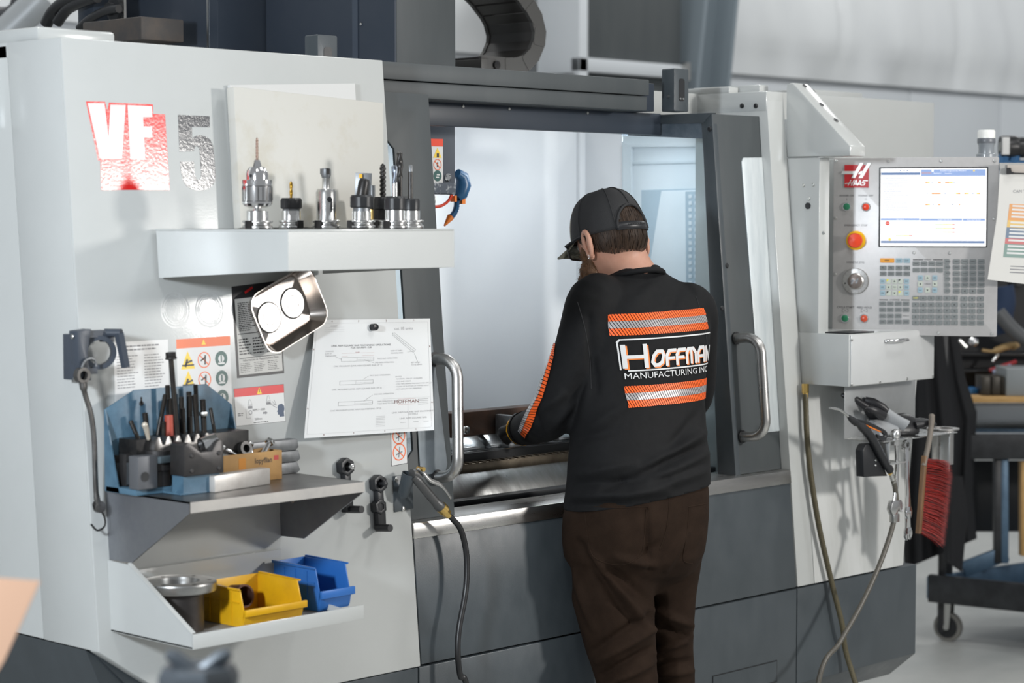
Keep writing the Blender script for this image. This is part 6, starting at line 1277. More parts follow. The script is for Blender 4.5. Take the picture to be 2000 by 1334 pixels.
def subdiv_text(txt, size, sx, bold, shear=0.):
    vs, fs = text_geo(txt, 'LEFT', bold, shear); bm_ = bmesh.new(); V = [bm_.verts.new((x * size * sx, y * size, 0)) for x, y in vs]
    for f in fs:
        try: bm_.faces.new([V[i] for i in f])
        except Exception: pass
    bmesh.ops.triangulate(bm_, faces=bm_.faces)
    for _ in range(2): bmesh.ops.subdivide_edges(bm_, edges=[e for e in bm_.edges if e.calc_length() > .012], cuts=1, use_grid_fill=False); bmesh.ops.triangulate(bm_, faces=bm_.faces)
    bm_.verts.index_update(); r = ([(v.co.x, v.co.y) for v in bm_.verts], [tuple(v.index for v in f.verts) for f in bm_.faces]); bm_.free(); return r
lb = MB()
def btext(txt, size, s0, z, sx, bold, m, lift, dx=0., dz=0.):
    vs, fs = subdiv_text(txt, size, sx, bold); w = max(x for x, y in vs); lb.add([bk2(s0 + x + dx, z + y + dz, lift) for x, y in vs], fs, m); return w
def bpolyline(pts, th, m, lift=.0024):
    for (s0, z0), (s1, z1) in zip(pts[:-1], pts[1:]):
        n = max(1, int(max(abs(s1 - s0), abs(z1 - z0)) / .012)); L = sqrt((s1 - s0) ** 2 + (z1 - z0) ** 2); ex, ez = (s1 - s0) / L * th * .32, (z1 - z0) / L * th * .32; s0 -= ex; s1 += ex; z0 -= ez; z1 += ez; nx, nz = -(z1 - z0) / L * th / 2, (s1 - s0) / L * th / 2
        for i in range(n):
            a, c = i / n, (i + 1) / n; q = [(s0 + (s1 - s0) * a + nx, z0 + (z1 - z0) * a + nz), (s0 + (s1 - s0) * a - nx, z0 + (z1 - z0) * a - nz), (s0 + (s1 - s0) * c - nx, z0 + (z1 - z0) * c - nz), (s0 + (s1 - s0) * c + nx, z0 + (z1 - z0) * c + nz)]
            lb.add([bk2(*p, lift) for p in q], [(0, 1, 2, 3)], m)
# block letters drawn as strokes: (x, z) in letter units
HT = .050; zb_ = 1.337
for dx, dz, m, lift in ((.0035, -.0025, 1, .0018), (0, 0, 0, .0028)):
    x0 = -.122
    def ST(pts, th=.0095): bpolyline([(x0 + dx + x, zb_ + dz + z) for x, z in pts], th, m, lift)
    ST([(.0, .0), (.0, HT)], .0095); ST([(.050, .0), (.050, HT)], .0095); ST([(.0, .024), (.050, .024)], .0075)
    xx = .066; h2 = .034; tw = .0064
    ST([(xx + .006, .002), (xx, .010), (xx + .004, .024), (xx + .014, h2), (xx + .028, h2), (xx + .031, .024), (xx + .026, .008), (xx + .016, .002), (xx + .004, .002)], tw)
    for q in (0, 1):
        fx = xx + .040 + q * .030; ST([(fx, 0), (fx, .022), (fx + .008, h2), (fx + .028, h2)], tw); ST([(fx, .016), (fx + .022, .016)], tw * .9)
    mx = xx + .102; ST([(mx, 0), (mx, .024), (mx + .006, h2), (mx + .022, h2), (mx + .030, .024), (mx + .030, 0)], tw); ST([(mx + .015, 0), (mx + .015, h2)], tw)
    ax = mx + .040; ST([(ax, 0), (ax, .022), (ax + .008, h2), (ax + .024, h2), (ax + .024, 0)], tw); ST([(ax, .014), (ax + .024, .014)], tw * .9)
    nx_ = ax + .034; ST([(nx_, 0), (nx_, h2), (nx_ + .020, 0), (nx_ + .020, h2)], tw)
bpolyline([(-.132, 1.332), (-.132, 1.396), (-.126, 1.402), (.150, 1.402)], .0032, 0); bpolyline([(-.116, 1.3285), (.145, 1.3285)], .0032, 0)
btext('MANUFACTURING INC', .0205, -.128, 1.3155, 1.2, .0, 0, .0026)
pbuild(lb, 'lettering', [let_w, let_o], 0, so_)
# sleeve band down the left arm
sb_ = MB()
axis_pts = [(1079, 668, 1087, 670), (1074, 690, 1084, 692), (1062, 730, 1074, 732), (1049, 770, 1062, 772), (1030, 805, 1050, 800), (1020, 825, 1040, 830), (1014, 842, 1026, 852)]
def sleeve(px, py):
    w = on(sbv, px, py, .004)
    k = 0
    while w is None and k < 14: px += 1.5; k += 1; w = on(sbv, px, py, .004)
    return w
n = 34
for i in range(n):
    f = i / n * (len(axis_pts) - 1); a = min(int(f), len(axis_pts) - 2); u = f - a; f2 = (i + .78) / n * (len(axis_pts) - 1); a2 = min(int(f2), len(axis_pts) - 2); u2 = f2 - a2
    A = [axis_pts[a][k] * (1 - u) + axis_pts[a + 1][k] * u for k in range(4)]; B = [axis_pts[a2][k] * (1 - u2) + axis_pts[a2 + 1][k] * u2 for k in range(4)]
    for (e0, e1, m) in ((0., .35, 1), (.38, 1.0, 0)):
        q = []
        for Q, e in ((A, e0), (A, e1), (B, e1), (B, e0)):
            w = sleeve(Q[0] + (Q[2] - Q[0]) * e, Q[1] + (Q[3] - Q[1]) * e + 3 * e); q.append(w)
        if all(q): sb_.add(q, [(0, 1, 2, 3)], m)
pbuild(sb_, 'sleeve_band', [band_o, band_s], 0, so_)
# seams on the shirt
jm = mat('jersey_seam', (.012, .012, .0135), .8)
for pts in ([(1128, 590), (1142, 640), (1152, 700), (1155, 760)], [(1360, 580), (1376, 640), (1384, 700)]): seam('shoulder_seam', pts, .0011, jm, so_, sbv)
# ---- cap
capb = mat('black_cap_mesh', (.012, .012, .013), .7, bump=.5, bscale=900); camo = mat('camo_cloth', (.05, .055, .035), .8, c2=(.22, .20, .15), scale=26, lo=.42, hi=.56); 
cpm = MB(); nA, nZ = 56, 16; vs = []
def cap_pt(a, k, lift=0.):
    # a: angle, 0 = his right, pi/2 = front ; k 0 rim .. 1 top
    z0 = .001 + .011 * sin(a); u = k * pi / 2; fr = max(0, sin(a)); R_ = cos(u) ** .62 if u < pi / 2 - 1e-6 else 0.
    z = z0 + (.118 - z0 + .006 * fr) * sin(u) ** 1.05
    return Vector(((.086 + lift) * R_ * cos(a), ((.111 if sin(a) > 0 else .103) + lift) * R_ * sin(a) + .002, z + lift))
fs = []
for i in range(nA):
    for k in range(nZ + 1): vs.append(HM @ cap_pt(2 * pi * i / nA, k / nZ))
mi = []
for i in range(nA):
    a = 2 * pi * (i + .5) / nA; da = abs(((a - 1.5 * pi) + pi) % (2 * pi) - pi)
    for k in range(nZ):
        arch = .33 * sqrt(max(0, 1 - (da / .56) ** 2))
        if (k + .5) / nZ < arch and (k + .5) / nZ > .0: continue
        j = (i + 1) % nA; fs.append((i * (nZ + 1) + k, j * (nZ + 1) + k, j * (nZ + 1) + k + 1, i * (nZ + 1) + k + 1)); mi.append(1 if sin(a) > .55 else 0)
cpm.add(vs, fs); cpm.m = mi
cap = pbuild(cpm, 'cap', [capb, camo]); sm_ = cap.modifiers.new('thickness', 'SOLIDIFY'); sm_.thickness = .003; part_label(cap, 'black mesh cap with camouflage front and peak')
def head_build(mb, name, mats, parent=None, **k): return pbuild(mb, name, mats, parent=parent or PT, **k)
# brim
b = MB(); nb = 18; top = []; 
for i in range(nb + 1):
    a = radians(28) + radians(124) * i / nb
    for e in range(6):
        q = e / 5; r = cap_pt(a, 0.); ext =   .082 * q * (1 - .25 * abs(2 * i / nb - 1) ** 2)
        top.append(HM @ Vector((r.x * (1 - .06 * q), r.y + ext * (.9 if True else 1), r.z + .004 - .004 * q - .022 * (abs(r.x) / .08) ** 2 * (.3 + .7 * q))))
low = [p - HU * .004 for p in top]; N_ = len(top)
fa = [(i * 6 + e, i * 6 + e + 1, (i + 1) * 6 + e + 1, (i + 1) * 6 + e) for i in range(nb) for e in range(5)]
b.add(top + low, fa + [tuple(N_ + q for q in f[::-1]) for f in fa] + [(i * 6 + 5, N_ + i * 6 + 5, N_ + (i + 1) * 6 + 5, (i + 1) * 6 + 5) for i in range(nb)] + [(e, N_ + e, N_ + e + 1, e + 1) for e in range(5)] + [(nb * 6 + e, nb * 6 + e + 1, N_ + nb * 6 + e + 1, N_ + nb * 6 + e) for e in range(5)])
head_build(b, 'peak', camo, cap)
# button, strap, arch binding, panel seams
b = MB(); b.sphere((0, .002, .120), .0075, 12, 7, 0, HM, (1, 1, .6)); head_build(b, 'button', mat('khaki_button', (.30, .26, .20), .7), cap)
b = MB(); sv = []
for i in range(17):
    a = 1.5 * pi - .62 + 1.24 * i / 16; p = cap_pt(a, 0, .002); sv += [HM @ (p + Vector((0, 0, -.006))), HM @ (p + Vector((0, 0, .014)))]
b.add(sv, [(2 * i, 2 * i + 2, 2 * i + 3, 2 * i + 1) for i in range(16)]); st2 = head_build(b, 'strap', mat('black_strap', (.014, .014, .016), .4), cap); st2.modifiers.new('thickness', 'SOLIDIFY').thickness = .003
for i in range(8):
    a = 1.5 * pi - .26 + .52 * i / 7; p = cap_pt(a, 0, .0045); b = MB(); ringpoly(b, 0, 0, .0014, .0026, 0, .0008, 10, 0, HM @ frame(p + Vector((0, 0, .004)), (-sin(a), cos(a), 0), (0, 0, 1), (cos(a), sin(a), 0))); head_build(b, 'strap_hole', jm, st2)
b = MB(); P = [HM @ cap_pt(1.5 * pi + .58 * cos(q), .33 * sin(q) + .0, .001) for q in [pi * i / 18 for i in range(19)]]; b.tube(P, .0035, 8); head_build(b, 'arch_binding', capb, cap)
for a in (1.5 * pi - .62, 1.5 * pi + .62, pi / 2, .1, pi - .1, 1.5 * pi):
    b = MB(); b.tube([HM @ cap_pt(a, (.34 if abs(a - 1.5 * pi) < .1 else 0.) + (1 - (.34 if abs(a - 1.5 * pi) < .1 else 0.)) * i / 14, .0008) for i in range(15)], .0013, 6); head_build(b, 'panel_seam', capb, cap)
# ---- hair, beard, ears, glasses
hairm = mat('dark_brown_hair', (.018, .010, .006), .55, c2=(.045, .025, .014), scale=140, stretch=(1, 1, .12), bump=.5, bscale=160, spec=.25)
b = MB(); nA, nZ = 60, 16; vs = []
for i in range(nA + 1):
    a = radians(158) + radians(224) * i / nA
    edge = -.044 - .012 * math.exp(-((a - 1.5 * pi) / .7) ** 2) + .004 * sin(i * 2.3) if True else 0
    side = abs(a - 1.5 * pi); edge += max(0, side - 1.25) * .055
    for k in range(nZ + 1):
        z = .075 + (edge - .075) * k / nZ; rz = sqrt(max(.05, 1 - (z / .125) ** 2)); lift = .003 * (1 - (k / nZ) ** 6) + .0008 * sin(i * 3.1 + k); q = .079 * rz + lift; qy = .0945 * rz + lift
        if z < -.03: sh = (-.03 - z) * .42; qy -= sh; q -= sh * .55
        vs.append(HM @ Vector((q * cos(a), qy * sin(a), z)))
b.add(vs, [(i * (nZ + 1) + k, i * (nZ + 1) + k + 1, (i + 1) * (nZ + 1) + k + 1, (i + 1) * (nZ + 1) + k) for i in range(nA) for k in range(nZ)])
h = head_build(b, 'hair', hairm); h.modifiers.new('thickness', 'SOLIDIFY').thickness = .006
hs_ = MB(); rr_ = random.Random(2)
for i in range(900):
    a = radians(170) + radians(200) * rr_.random(); z0 = .05 - .10 * rr_.random(); L = .03 + .02 * rr_.random(); P = []
    for q in range(4):
        z = z0 - L * q / 3; 
        if z < -.062 + max(0, abs(a - 1.5 * pi) - .8) * .03: z = -.062 + max(0, abs(a - 1.5 * pi) - .8) * .03
        rz = sqrt(max(.05, 1 - (z / .125) ** 2)); qx, qy = .079 * rz + .0045, .0945 * rz + .0045
        if z < -.03: sh = (-.03 - z) * .42; qy -= sh; qx -= sh * .55
        aa = a + .06 * q / 3 * (rr_.random() - .5); P.append(HM @ Vector((qx * cos(aa), qy * sin(aa), z)))
    tz_ = Vector((-sin(a), cos(a), 0)); w3 = (HM.to_3x3() @ tz_) * .0007
    hs_.add([P[0] + w3, P[0] - w3, P[1] - w3, P[2] - w3, P[3], P[2] + w3, P[1] + w3], [(0, 1, 2, 6), (6, 2, 3, 5), (5, 3, 4)])
o = head_build(hs_, 'hair_strands', hairm, h); o['kind'] = 'stuff'
bdm = mat('brown_beard', (.085, .040, .016), .6, c2=(.16, .075, .030), scale=120, bump=.6, bscale=200)
b = MB()
def bead(x, y, z, r, sc): b.sphere((0, 0, 0), r, 14, 9, 0, HM @ T(x, y, z) @ Matrix.Diagonal((*sc, 1)))
for sg in (-1, 1): bead(sg * .066, .028, -.045, .024, (.55, .9, 1.4)); bead(sg * .060, .040, -.078, .030, (.7, 1, 1)); bead(sg * .045, .062, -.098, .032, (1, 1, .9))
bead(0, .078, -.108, .036, (1.3, .8, .95)); bead(0, .075, -.132, .024, (1.3, .8, .9))
bm3 = voxel(b, .006, 4, 'beard')
for v in bm3.vertices: v.co = v.co + Vector(v.normal) * (noise.noise(v.co * 260) * .004 + noise.noise(v.co * 90) * .003)
bo = bpy.data.objects.new('beard', bm3); COL.objects.link(bo); bm3.materials.append(bdm); bm3.polygons.foreach_set('use_smooth', [True] * len(bm3.polygons)); bm3.transform(T(*(-person_o))); bo.parent = PT
rr_ = random.Random(8); bs2 = MB(); vsb = [(Vector(v.co) + person_o, Vector(v.normal)) for v in bm3.vertices]
for i in range(1400):
    p, n_ = rr_.choice(vsb); d = (n_ + HU * -.8 + Vector((rr_.random() - .5, rr_.random() - .5, rr_.random() - .5)) * .5).normalized(); w3 = d.orthogonal().normalized() * .0005; bs2.add([p + w3, p - w3, p + d * (.006 + .006 * rr_.random())], [(0, 1, 2)])
o = head_build(bs2, 'beard_strands', bdm, bo); o['kind'] = 'stuff'
earm = skin
for sg in (-1, 1):
    b = MB(); E = HM @ T(sg * .080, -.006, -.022) @ R(sg * .35, 'Z') @ R(-.15, 'X')
    b.tube([E @ Vector((sg * .006, .019 * cos(q) * (1 - .22 * (sin(q) < 0)) - .004, .033 * sin(q))) for q in [i * 2 * pi / 24 for i in range(24)]], [.0048 if i > 14 else .0062 for i in range(24)], 8, closed=True)
    b.sphere((0, 0, 0), .022, 12, 8, 0, E @ T(0, -.002, 0) @ Matrix.Diagonal((.28, .75, 1.3, 1))); b.sphere((0, 0, 0), .009, 10, 7, 0, E @ T(sg * .003, .002, -.030)); er = head_build(b, 'ear', earm)
    if sg < 0: b = MB(); ringpoly(b, 0, 0, .0034, .0052, -.001, .001, 14, 0, E @ T(sg * .010, .0, -.031) @ R(pi / 2, 'Y')); head_build(b, 'earring', chrome, er)
gm = mat('black_glasses', (.012, .012, .014), .3)
b = MB(); GL = head_build(b.tube([HM @ Vector(p) for p in ((-.083, -.012, .004), (-.084, .03, .006), (-.076, .085, .004))], [.0022, .0026, .0032], 8, sx=1.6), 'glasses', gm); GL.name = 'glasses'
b = MB(); b.tube([HM @ Vector(p) for p in ((.083, -.012, .004), (.084, .03, .006), (.076, .085, .004))], [.0022, .0026, .0032], 8, sx=1.6); head_build(b, 'temple', gm, GL)
for sg in (-1, 1):
    rp = [(sg * (.0375 + x), .100 - abs(sg * (.0375 + x)) * .22, y - .008) for x, y in rrect(-.031, .036, -.020, .018, .010, 4)]
    b = MB(); b.tube([HM @ Vector(p) for p in rp], .0026, 8, closed=True); rim = head_build(b, 'rim', gm, GL); b = MB(); b.add([HM @ Vector(p) for p in rp], [tuple(range(len(rp)))]); head_build(b, 'lens', tglass, GL)
b = MB(); b.tube([HM @ Vector(p) for p in ((-.008, .098, .0), (0, .101, .003), (.008, .098, .0))], .0022, 8); head_build(b, 'bridge', gm, GL)
for sg in (-1, 1): b = MB(); b.sphere((0, 0, 0), .012, 12, 8, 0, HM @ T(sg * .032, .078, .002)); head_build(b, 'eye', mat('eye_white', (.6, .58, .55), .3))
# ---- gloved hands
glb = mat('black_glove', (.016, .017, .019), .6, bump=.3, bscale=300); gly = mat('yellow_glove_trim', (.85, .42, .01), .5)
def hand(W0, dirv, upv, name, flip):
    z = Vector(dirv).normalized(); y = (Vector(upv) - z * Vector(upv).dot(z)).normalized(); x = y.cross(z); M = frame(W0, x, y, z); b = MB()
    b.tube([M @ Vector(p) for p in ((0, 0, -.01), (0, 0, .03), (0, 0, .065), (0, -.002, .088))], [.030, .038, .041, .036], 16, sx=.55)
    for i, (xx, L) in enumerate(((-.028, .066), (-.009, .076), (.010, .072), (.028, .056))):
        p = Vector((xx, -.002, .082)); P = [p, p + Vector((0, -.004, L * .38)), p + Vector((0, -.022, L * .66)), p + Vector((0, -.045, L * .70)), p + Vector((0, -.058, L * .55))]
        b.tube([M @ q for q in smooth_path(P, 3)], [.0115] * 7 + [.010] * 5 + [.006], 10)
    p = Vector((-flip * .036, -.006, .03)); b.tube([M @ q for q in smooth_path([p, p + Vector((-flip * .020, -.012, .024)), p + Vector((-flip * .016, -.034, .046)), p + Vector((-flip * .006, -.044, .056))], 3)], [.014] * 5 + [.0115] * 4 + [.006], 10)
    o = pbuild(b, name, glb); c = MB(); c.tube([M @ Vector(q) for q in ((0, 0, -.028), (0, 0, -.012), (0, 0, .004))], [.040, .042, .039], 18, sx=.85); part_label(o, 'black work glove'); pbuild(c, 'glove_cuff', gly, parent=o); return o
hand(LWR + (LWR - LEL).normalized() * .012, FH + RT * .12 + Vector((0, 0, .1)), (0, 0, 1), 'glove', -1); hand(RWR + (RWR - REL).normalized() * .012, (RWR - REL).normalized() + BF * .4, (0, 0, 1), 'glove', 1)
b = MB(); d = (LWR - LEL).normalized(); c0_ = LWR - d * .02
b.tube([c0_, c0_ + d * .02, c0_ + d * .036], [.044, .043, .040], 20); pbuild(b, 'cuff', shirtm, parent=so_)
# shoes
shm = mat('dark_work_boot', (.03, .025, .02), .6)
for rows in (LEG_L, LEG_R):
    y, l, r, d = rows[-1]; c = PP((l + r) / 2, y, d); b = MB(); rg = []
    for q, w, h in ((-.09, .03, .06), (-.07, .042, .10), (0, .045, .11), (.08, .045, .08), (.15, .048, .06), (.19, .03, .04)):
        o_ = Vector((c.x, c.y, 0)) + BF * q; rg.append([o_ + BS * (w * cos(a)) + Vector((0, 0, h / 2 + h / 2 * sin(a))) for a in [i * pi / 8 for i in range(16)]])
    b.loft(rg); pbuild(b, 'boot', shm)
# ================================================================== black jacket on the cart
jk = mat('black_fleece', (.0085, .009, .011), .85, bump=.3, bscale=300)
def drape(name, left, right, d0, folds, amp, label, cat, seed, nu=70, nv=46, mtl=None, th=.02):
    """hanging cloth: left/right silhouettes as pixel lists (same length), depth d0"""
    t = None; n = len(left); b = MB(); rr = random.Random(seed); ph = [rr.random() * 6 for _ in range(4)]
    rows = []
    for side in (0, 1):
        vs = []
        for j in range(nv + 1):
            f = j / nv * (n - 1); i = min(int(f), n - 2); k = f - i
            l = (left[i][0] * (1 - k) + left[i + 1][0] * k, left[i][1] * (1 - k) + left[i + 1][1] * k); r = (right[i][0] * (1 - k) + right[i + 1][0] * k, right[i][1] * (1 - k) + right[i + 1][1] * k)
            for q in range(nu + 1):
                u = q / nu; bul = sin(pi * u) ** .7 * .07
                z = amp * (.35 + .65 * j / nv) * (sin(u * folds * 2 * pi + ph[0] + j / nv * 1.2) + .5 * sin(u * folds * 3.7 * pi + ph[1] - j / nv))
                p = PD(l[0] * (1 - u) + r[0] * u, l[1] * (1 - u) + r[1] * u, d0 + (-bul - z if side == 0 else bul * .6 + th))
                vs.append(p)
        rows.append(vs)
    W1 = nu + 1
    def grid(off, fl): return [((off + j * W1 + q, off + (j + 1) * W1 + q, off + (j + 1) * W1 + q + 1, off + j * W1 + q + 1) if not fl else (off + j * W1 + q + 1, off + (j + 1) * W1 + q + 1, off + (j + 1) * W1 + q, off + j * W1 + q)) for j in range(nv) for q in range(nu)]
    N_ = len(rows[0]); b.add(rows[0] + rows[1], grid(0, False) + grid(N_, True) + [f for j in range(nv) for f in ((j * W1, N_ + j * W1, N_ + (j + 1) * W1, (j + 1) * W1), (j * W1 + nu, (j + 1) * W1 + nu, N_ + (j + 1) * W1 + nu, N_ + j * W1 + nu))] + [f for q in range(nu) for f in ((q, q + 1, N_ + q + 1, N_ + q), (nv * W1 + q, N_ + nv * W1 + q, N_ + nv * W1 + q + 1, nv * W1 + q + 1))])
    return b.build(name, mtl or jk, smooth=60)
jt = thing('jacket', 'black jacket hanging from the cart behind the brush', 'jacket', T(*PD(1850, 1110, 8.58)))
def adopt(o, t): o.parent = t; o.matrix_parent_inverse = t.matrix_world.inverted() if False else Matrix.Translation(-Vector(t.location)); return o
adopt(drape('body', [(1770, 640), (1768, 760), (1765, 900), (1762, 1000), (1766, 1112)], [(1868, 640), (1886, 740), (1908, 805), (1900, 960), (1908, 1052)], 8.58, 3.2, .022, '', '', 4), jt)
adopt(drape('sleeve', [(1832, 930), (1838, 1000), (1845, 1095)], [(1880, 930), (1890, 1010), (1879, 1118)], 8.40, 1.6, .010, '', '', 9, 30, 24), jt)
# ================================================================== black cart with casters, and the workbench behind
cblk = mat('cart_black_paint', (.012, .013, .015), .42, c2=(.03, .032, .036), scale=18); cblue = mat('cart_blue_grey', (.10, .17, .25), .4, .3, c2=(.06, .11, .17), scale=10)
wc_ = PZ(1850, 1252, 0)
t = thing('tool_cart', 'black wheeled cart with a lower deck at the right edge', 'cart', T(wc_.x, wc_.y, 0)); CO = Vector(t.location); cg = lambda px, py, d: PD(px, py, d) - CO
CF = (RT * .82 - FH * .57).normalized(); CB = (RT * .80 + FH * .60).normalized()
dW = (wc_ - CAM).dot(FWD)
def bar3(name, a, c, w, h, m, parent): # box bar between two points, w across, h vertical
    d = c - a; L = d.length; x = d.normalized(); z = Vector((0, 0, 1)); z = (z - x * z.dot(x)).normalized() if abs(x.z) < .9 else (FH * -1 - x * (FH * -1).dot(x)).normalized(); y = z.cross(x)
    b = MB(); b.box(0, L, -w / 2, w / 2, -h / 2, h / 2); return b.build(name, m, parent, M=frame(a, x, y, z), bev=.003)
A = cg(1815, 1148, dW - .02); 
bar3('deck_rail', A, A + CF * 1.1, .03, .11, cblk, t); bar3('deck_rail', A, A + CB * 1.2, .03, .09, cblue, t)
b = MB(); p = [A + CF * .02 + CB * .02, A + CF * 1.1, A + CF * 1.1 + CB * 1.2, A + CB * 1.2]; b.add([(q.x, q.y, A.z - .04) for q in p] + [(q.x, q.y, A.z - .03) for q in p], [(3, 2, 1, 0), (4, 5, 6, 7), (0, 1, 5, 4), (1, 2, 6, 5), (2, 3, 7, 6), (3, 0, 4, 7)]); b.build('deck', cblue, t)
for dx in (0, .05): bar3('post', cg(1832 + dx * 400, 1100, dW - .02 + dx), cg(1830 + dx * 330, 1230 - dx * 200, dW - .02 + dx), .022, .02, cblk, t) if False else None
for px, dd in ((1838, 0.), (1852, .06)):
    a = cg(px, 1235 - dd * 500, dW + dd); c = Vector((a.x, a.y, 1.25)); bar3('post', a, c, .028, .02, cblk, t)
q = PD(1852, 1215, dW) - CO; rW = .058
M = frame((q.x, q.y, rW), CF, (0, 0, 1), CF.cross(Vector((0, 0, 1))))
b = MB(); b.lathe([(.030, -.012), (.046, -.014), (.058, -.012), (.060, 0), (.058, .012), (.046, .014), (.030, .012)], 32, 0, cap=True); wh = b.build('caster_wheel', [mat('grey_caster_tyre', (.20, .195, .18), .5)], t, M=M)
b = MB(); b.lathe([(.044, -.0150), (.044, .0150)], 24); b.build('wheel_disc', black, wh)
b = MB(); b.prism([(-.012, 0), (.012, 0), (.018, .10), (-.018, .10)], .017, .021); b.prism([(-.012, 0), (.012, 0), (.018, .10), (-.018, .10)], -.021, -.017); b.cyl(.012, -.023, .023, 12); b.build('caster_fork', bscrew, wh)
# workbench
dB = 8.6
t = thing('workbench', 'grey workbench with plywood top and blue lower frame', 'workbench', T(*[*(PD(1990, 900, dB)).xy, 0])); CO = Vector(t.location); cg2 = lambda px, py, d=dB: PD(px, py, d) - CO
ply = mat('plywood_edge', (.56, .34, .13), .55, c2=(.44, .26, .09), scale=20, stretch=(1, 1, 8)); bgrey = mat('bench_grey', (.17, .185, .20), .45)
def slab(name, px0, py0, py1, d, L, dep, m):
    a = cg2(px0, py0, d); c = cg2(px0, py1, d); b = MB(); b.box(0, L, 0, dep, c.z - a.z, 0); return b.build(name, m, t, M=frame(a, RT, FH, (0, 0, 1)), bev=.003)
slab('top', 1870, 775, 787, dB, 1.3, .7, ply); slab('apron', 1872, 790, 823, dB + .02, 1.3, .05, bgrey)
slab('shelf', 1880, 838, 845, dB + .1, 1.2, .6, cblue); slab('shelf_edge', 1880, 850, 898, dB - .05, 1.3, .06, cblk)
for px, m in ((1961, cblue), (1948, cblk)):
    a = cg2(px, 890); c = cg2(px, 1100); bar3('leg', a, c, .03, .035, m, t)
bar3('cross_rail', cg2(1880, 1112), cg2(1966, 1080), .03, .06, cblue, t)
a = cg2(2014, 900); c = cg2(2014, 1085); bar3('wood_post', a, c, .09, .05, ply, t)
slab('back_panel', 1860, 900, 1040, dB + .5, 1.4, .02, black)
TOPZ = PD(1950, 775, dB).z
def onbench(px0, px1, py0, py1, d, dep, m, name, label, cat, bev=.003):
    a = PD(px0, py1, d); c = PD(px1, py0, d); b = MB(); b.box(0, (c - a).dot(RT), 0, dep, 0, c.z - TOPZ if py1 > 770 else c.z - a.z); return tag(b.build(name, m, M=frame((a.x, a.y, TOPZ + .0005 if py1 > 770 else a.z), RT, FH, (0, 0, 1)), bev=bev), label, cat)
dkb = mat('dark_bronze_block', (.05, .045, .038), .4, .5); 
onbench(1965, 2030, 720, 775, dB + .03, .2, mat('cast_grey_block', (.23, .25, .26), .5), 'grey_box', 'large pale grey block on the plywood bench top', 'block')
for px, l in ((1917, 'dark bronze block standing leftmost on the bench'), (1937, 'dark bronze block in the middle of three on the bench'), (1957, 'dark bronze block touching the pale grey block')):
    onbench(px, px + (18 if px < 1950 else 6), 735, 774, dB + .05, .12, dkb, 'metal_block', l, 'block')
onbench(1882, 1915, 760, 775, dB + .12, .12, mat('bright_blue_box', (.02, .14, .34), .4), 'blue_tray', 'blue plastic tray on the bench by the jacket', 'tray')
# dark equipment standing behind the bench items
t = thing('tool_rack', 'dark tool rack full of hanging tools above the bench', 'rack', T(*[*(PD(1950, 700, dB + .45)).xy, TOPZ])); CO = Vector(t.location); cg3 = lambda px, py, d=dB + .45: PD(px, py, d) - CO
a = cg3(1862, 560); c = cg3(2040, 775); b = MB(); b.box(0, (c - a).dot(RT), 0, .04, 0.0005, a.z - c.z); b.build('back_board', mat('rack_black', (.010, .011, .014), .5), t, M=frame((a.x, a.y, 0), RT, FH, (0, 0, 1)))
for py in (688, 720):
    b = MB(); a = cg3(1865, py, dB + .40); b.box(0, .45, -.06, .05, -.012, 0); b.build('rail', black, t, M=frame(a, RT, FH, (0, 0, 1)), bev=.002)
def tube_thing(name, pts, r, m, label, cat, d=dB + .3): b = MB(); b.tube(smooth_path([PD(x, y, d) for x, y in pts], 5), r, 10); return tag(b.build(name, m, smooth=60), label, cat)
tube_thing('file_handle', [(1918, 684), (1940, 686), (1962, 678), (1980, 675), (1985, 680)], [.006] * 6 + [.014] * 10 + [.018] * 5, wood if False else mat('tan_wood_handle', (.45, .30, .13), .5), 'tan wooden tool handle lying on the dark rack', 'handle')
tube_thing('steel_ball', [(1893, 672), (1900, 668), (1908, 668)], [.01] * 3 + [.022] * 6 + [.018] * 2, chrome, 'shiny round steel tool head on the dark rack', 'tool')
tube_thing('chrome_rod', [(1874, 664), (1880, 670), (1888, 678)], .007, chrome, 'slanted chrome rod beside the jacket collar', 'rod')
tube_thing('red_tool', [(1933, 724), (1950, 718), (1968, 712), (1985, 706)], .008, mat('red_tool_handle', (.45, .03, .04), .4), 'thin red handled tool lying on the rack', 'tool')
tube_thing('blue_tool', [(1940, 728), (1956, 722), (1975, 715)], .010, mat('pale_blue_handle', (.35, .42, .60), .4), 'pale blue tool next to the red handled one', 'tool', dB + .27)
tube_thing('steel_spike', [(1938, 706), (1944, 700), (1950, 692)], .006, chrome, 'small bright spike above the red handled tool', 'tool')
tube_thing('hanging_cloth', [(1956, 560), (1960, 590), (1955, 620), (1962, 650)], .05, mat('dark_blue_cloth', (.02, .04, .09), .8), 'dark blue cloth bundle behind the control panel', 'cloth')
tube_thing('grey_hose_bundle', [(1950, 610), (1975, 640), (2000, 660), (2030, 668)], .03, mat('grey_hose_plastic', (.10, .105, .11), .5), 'thick grey hose looping down at the right edge', 'hose', dB + .2)
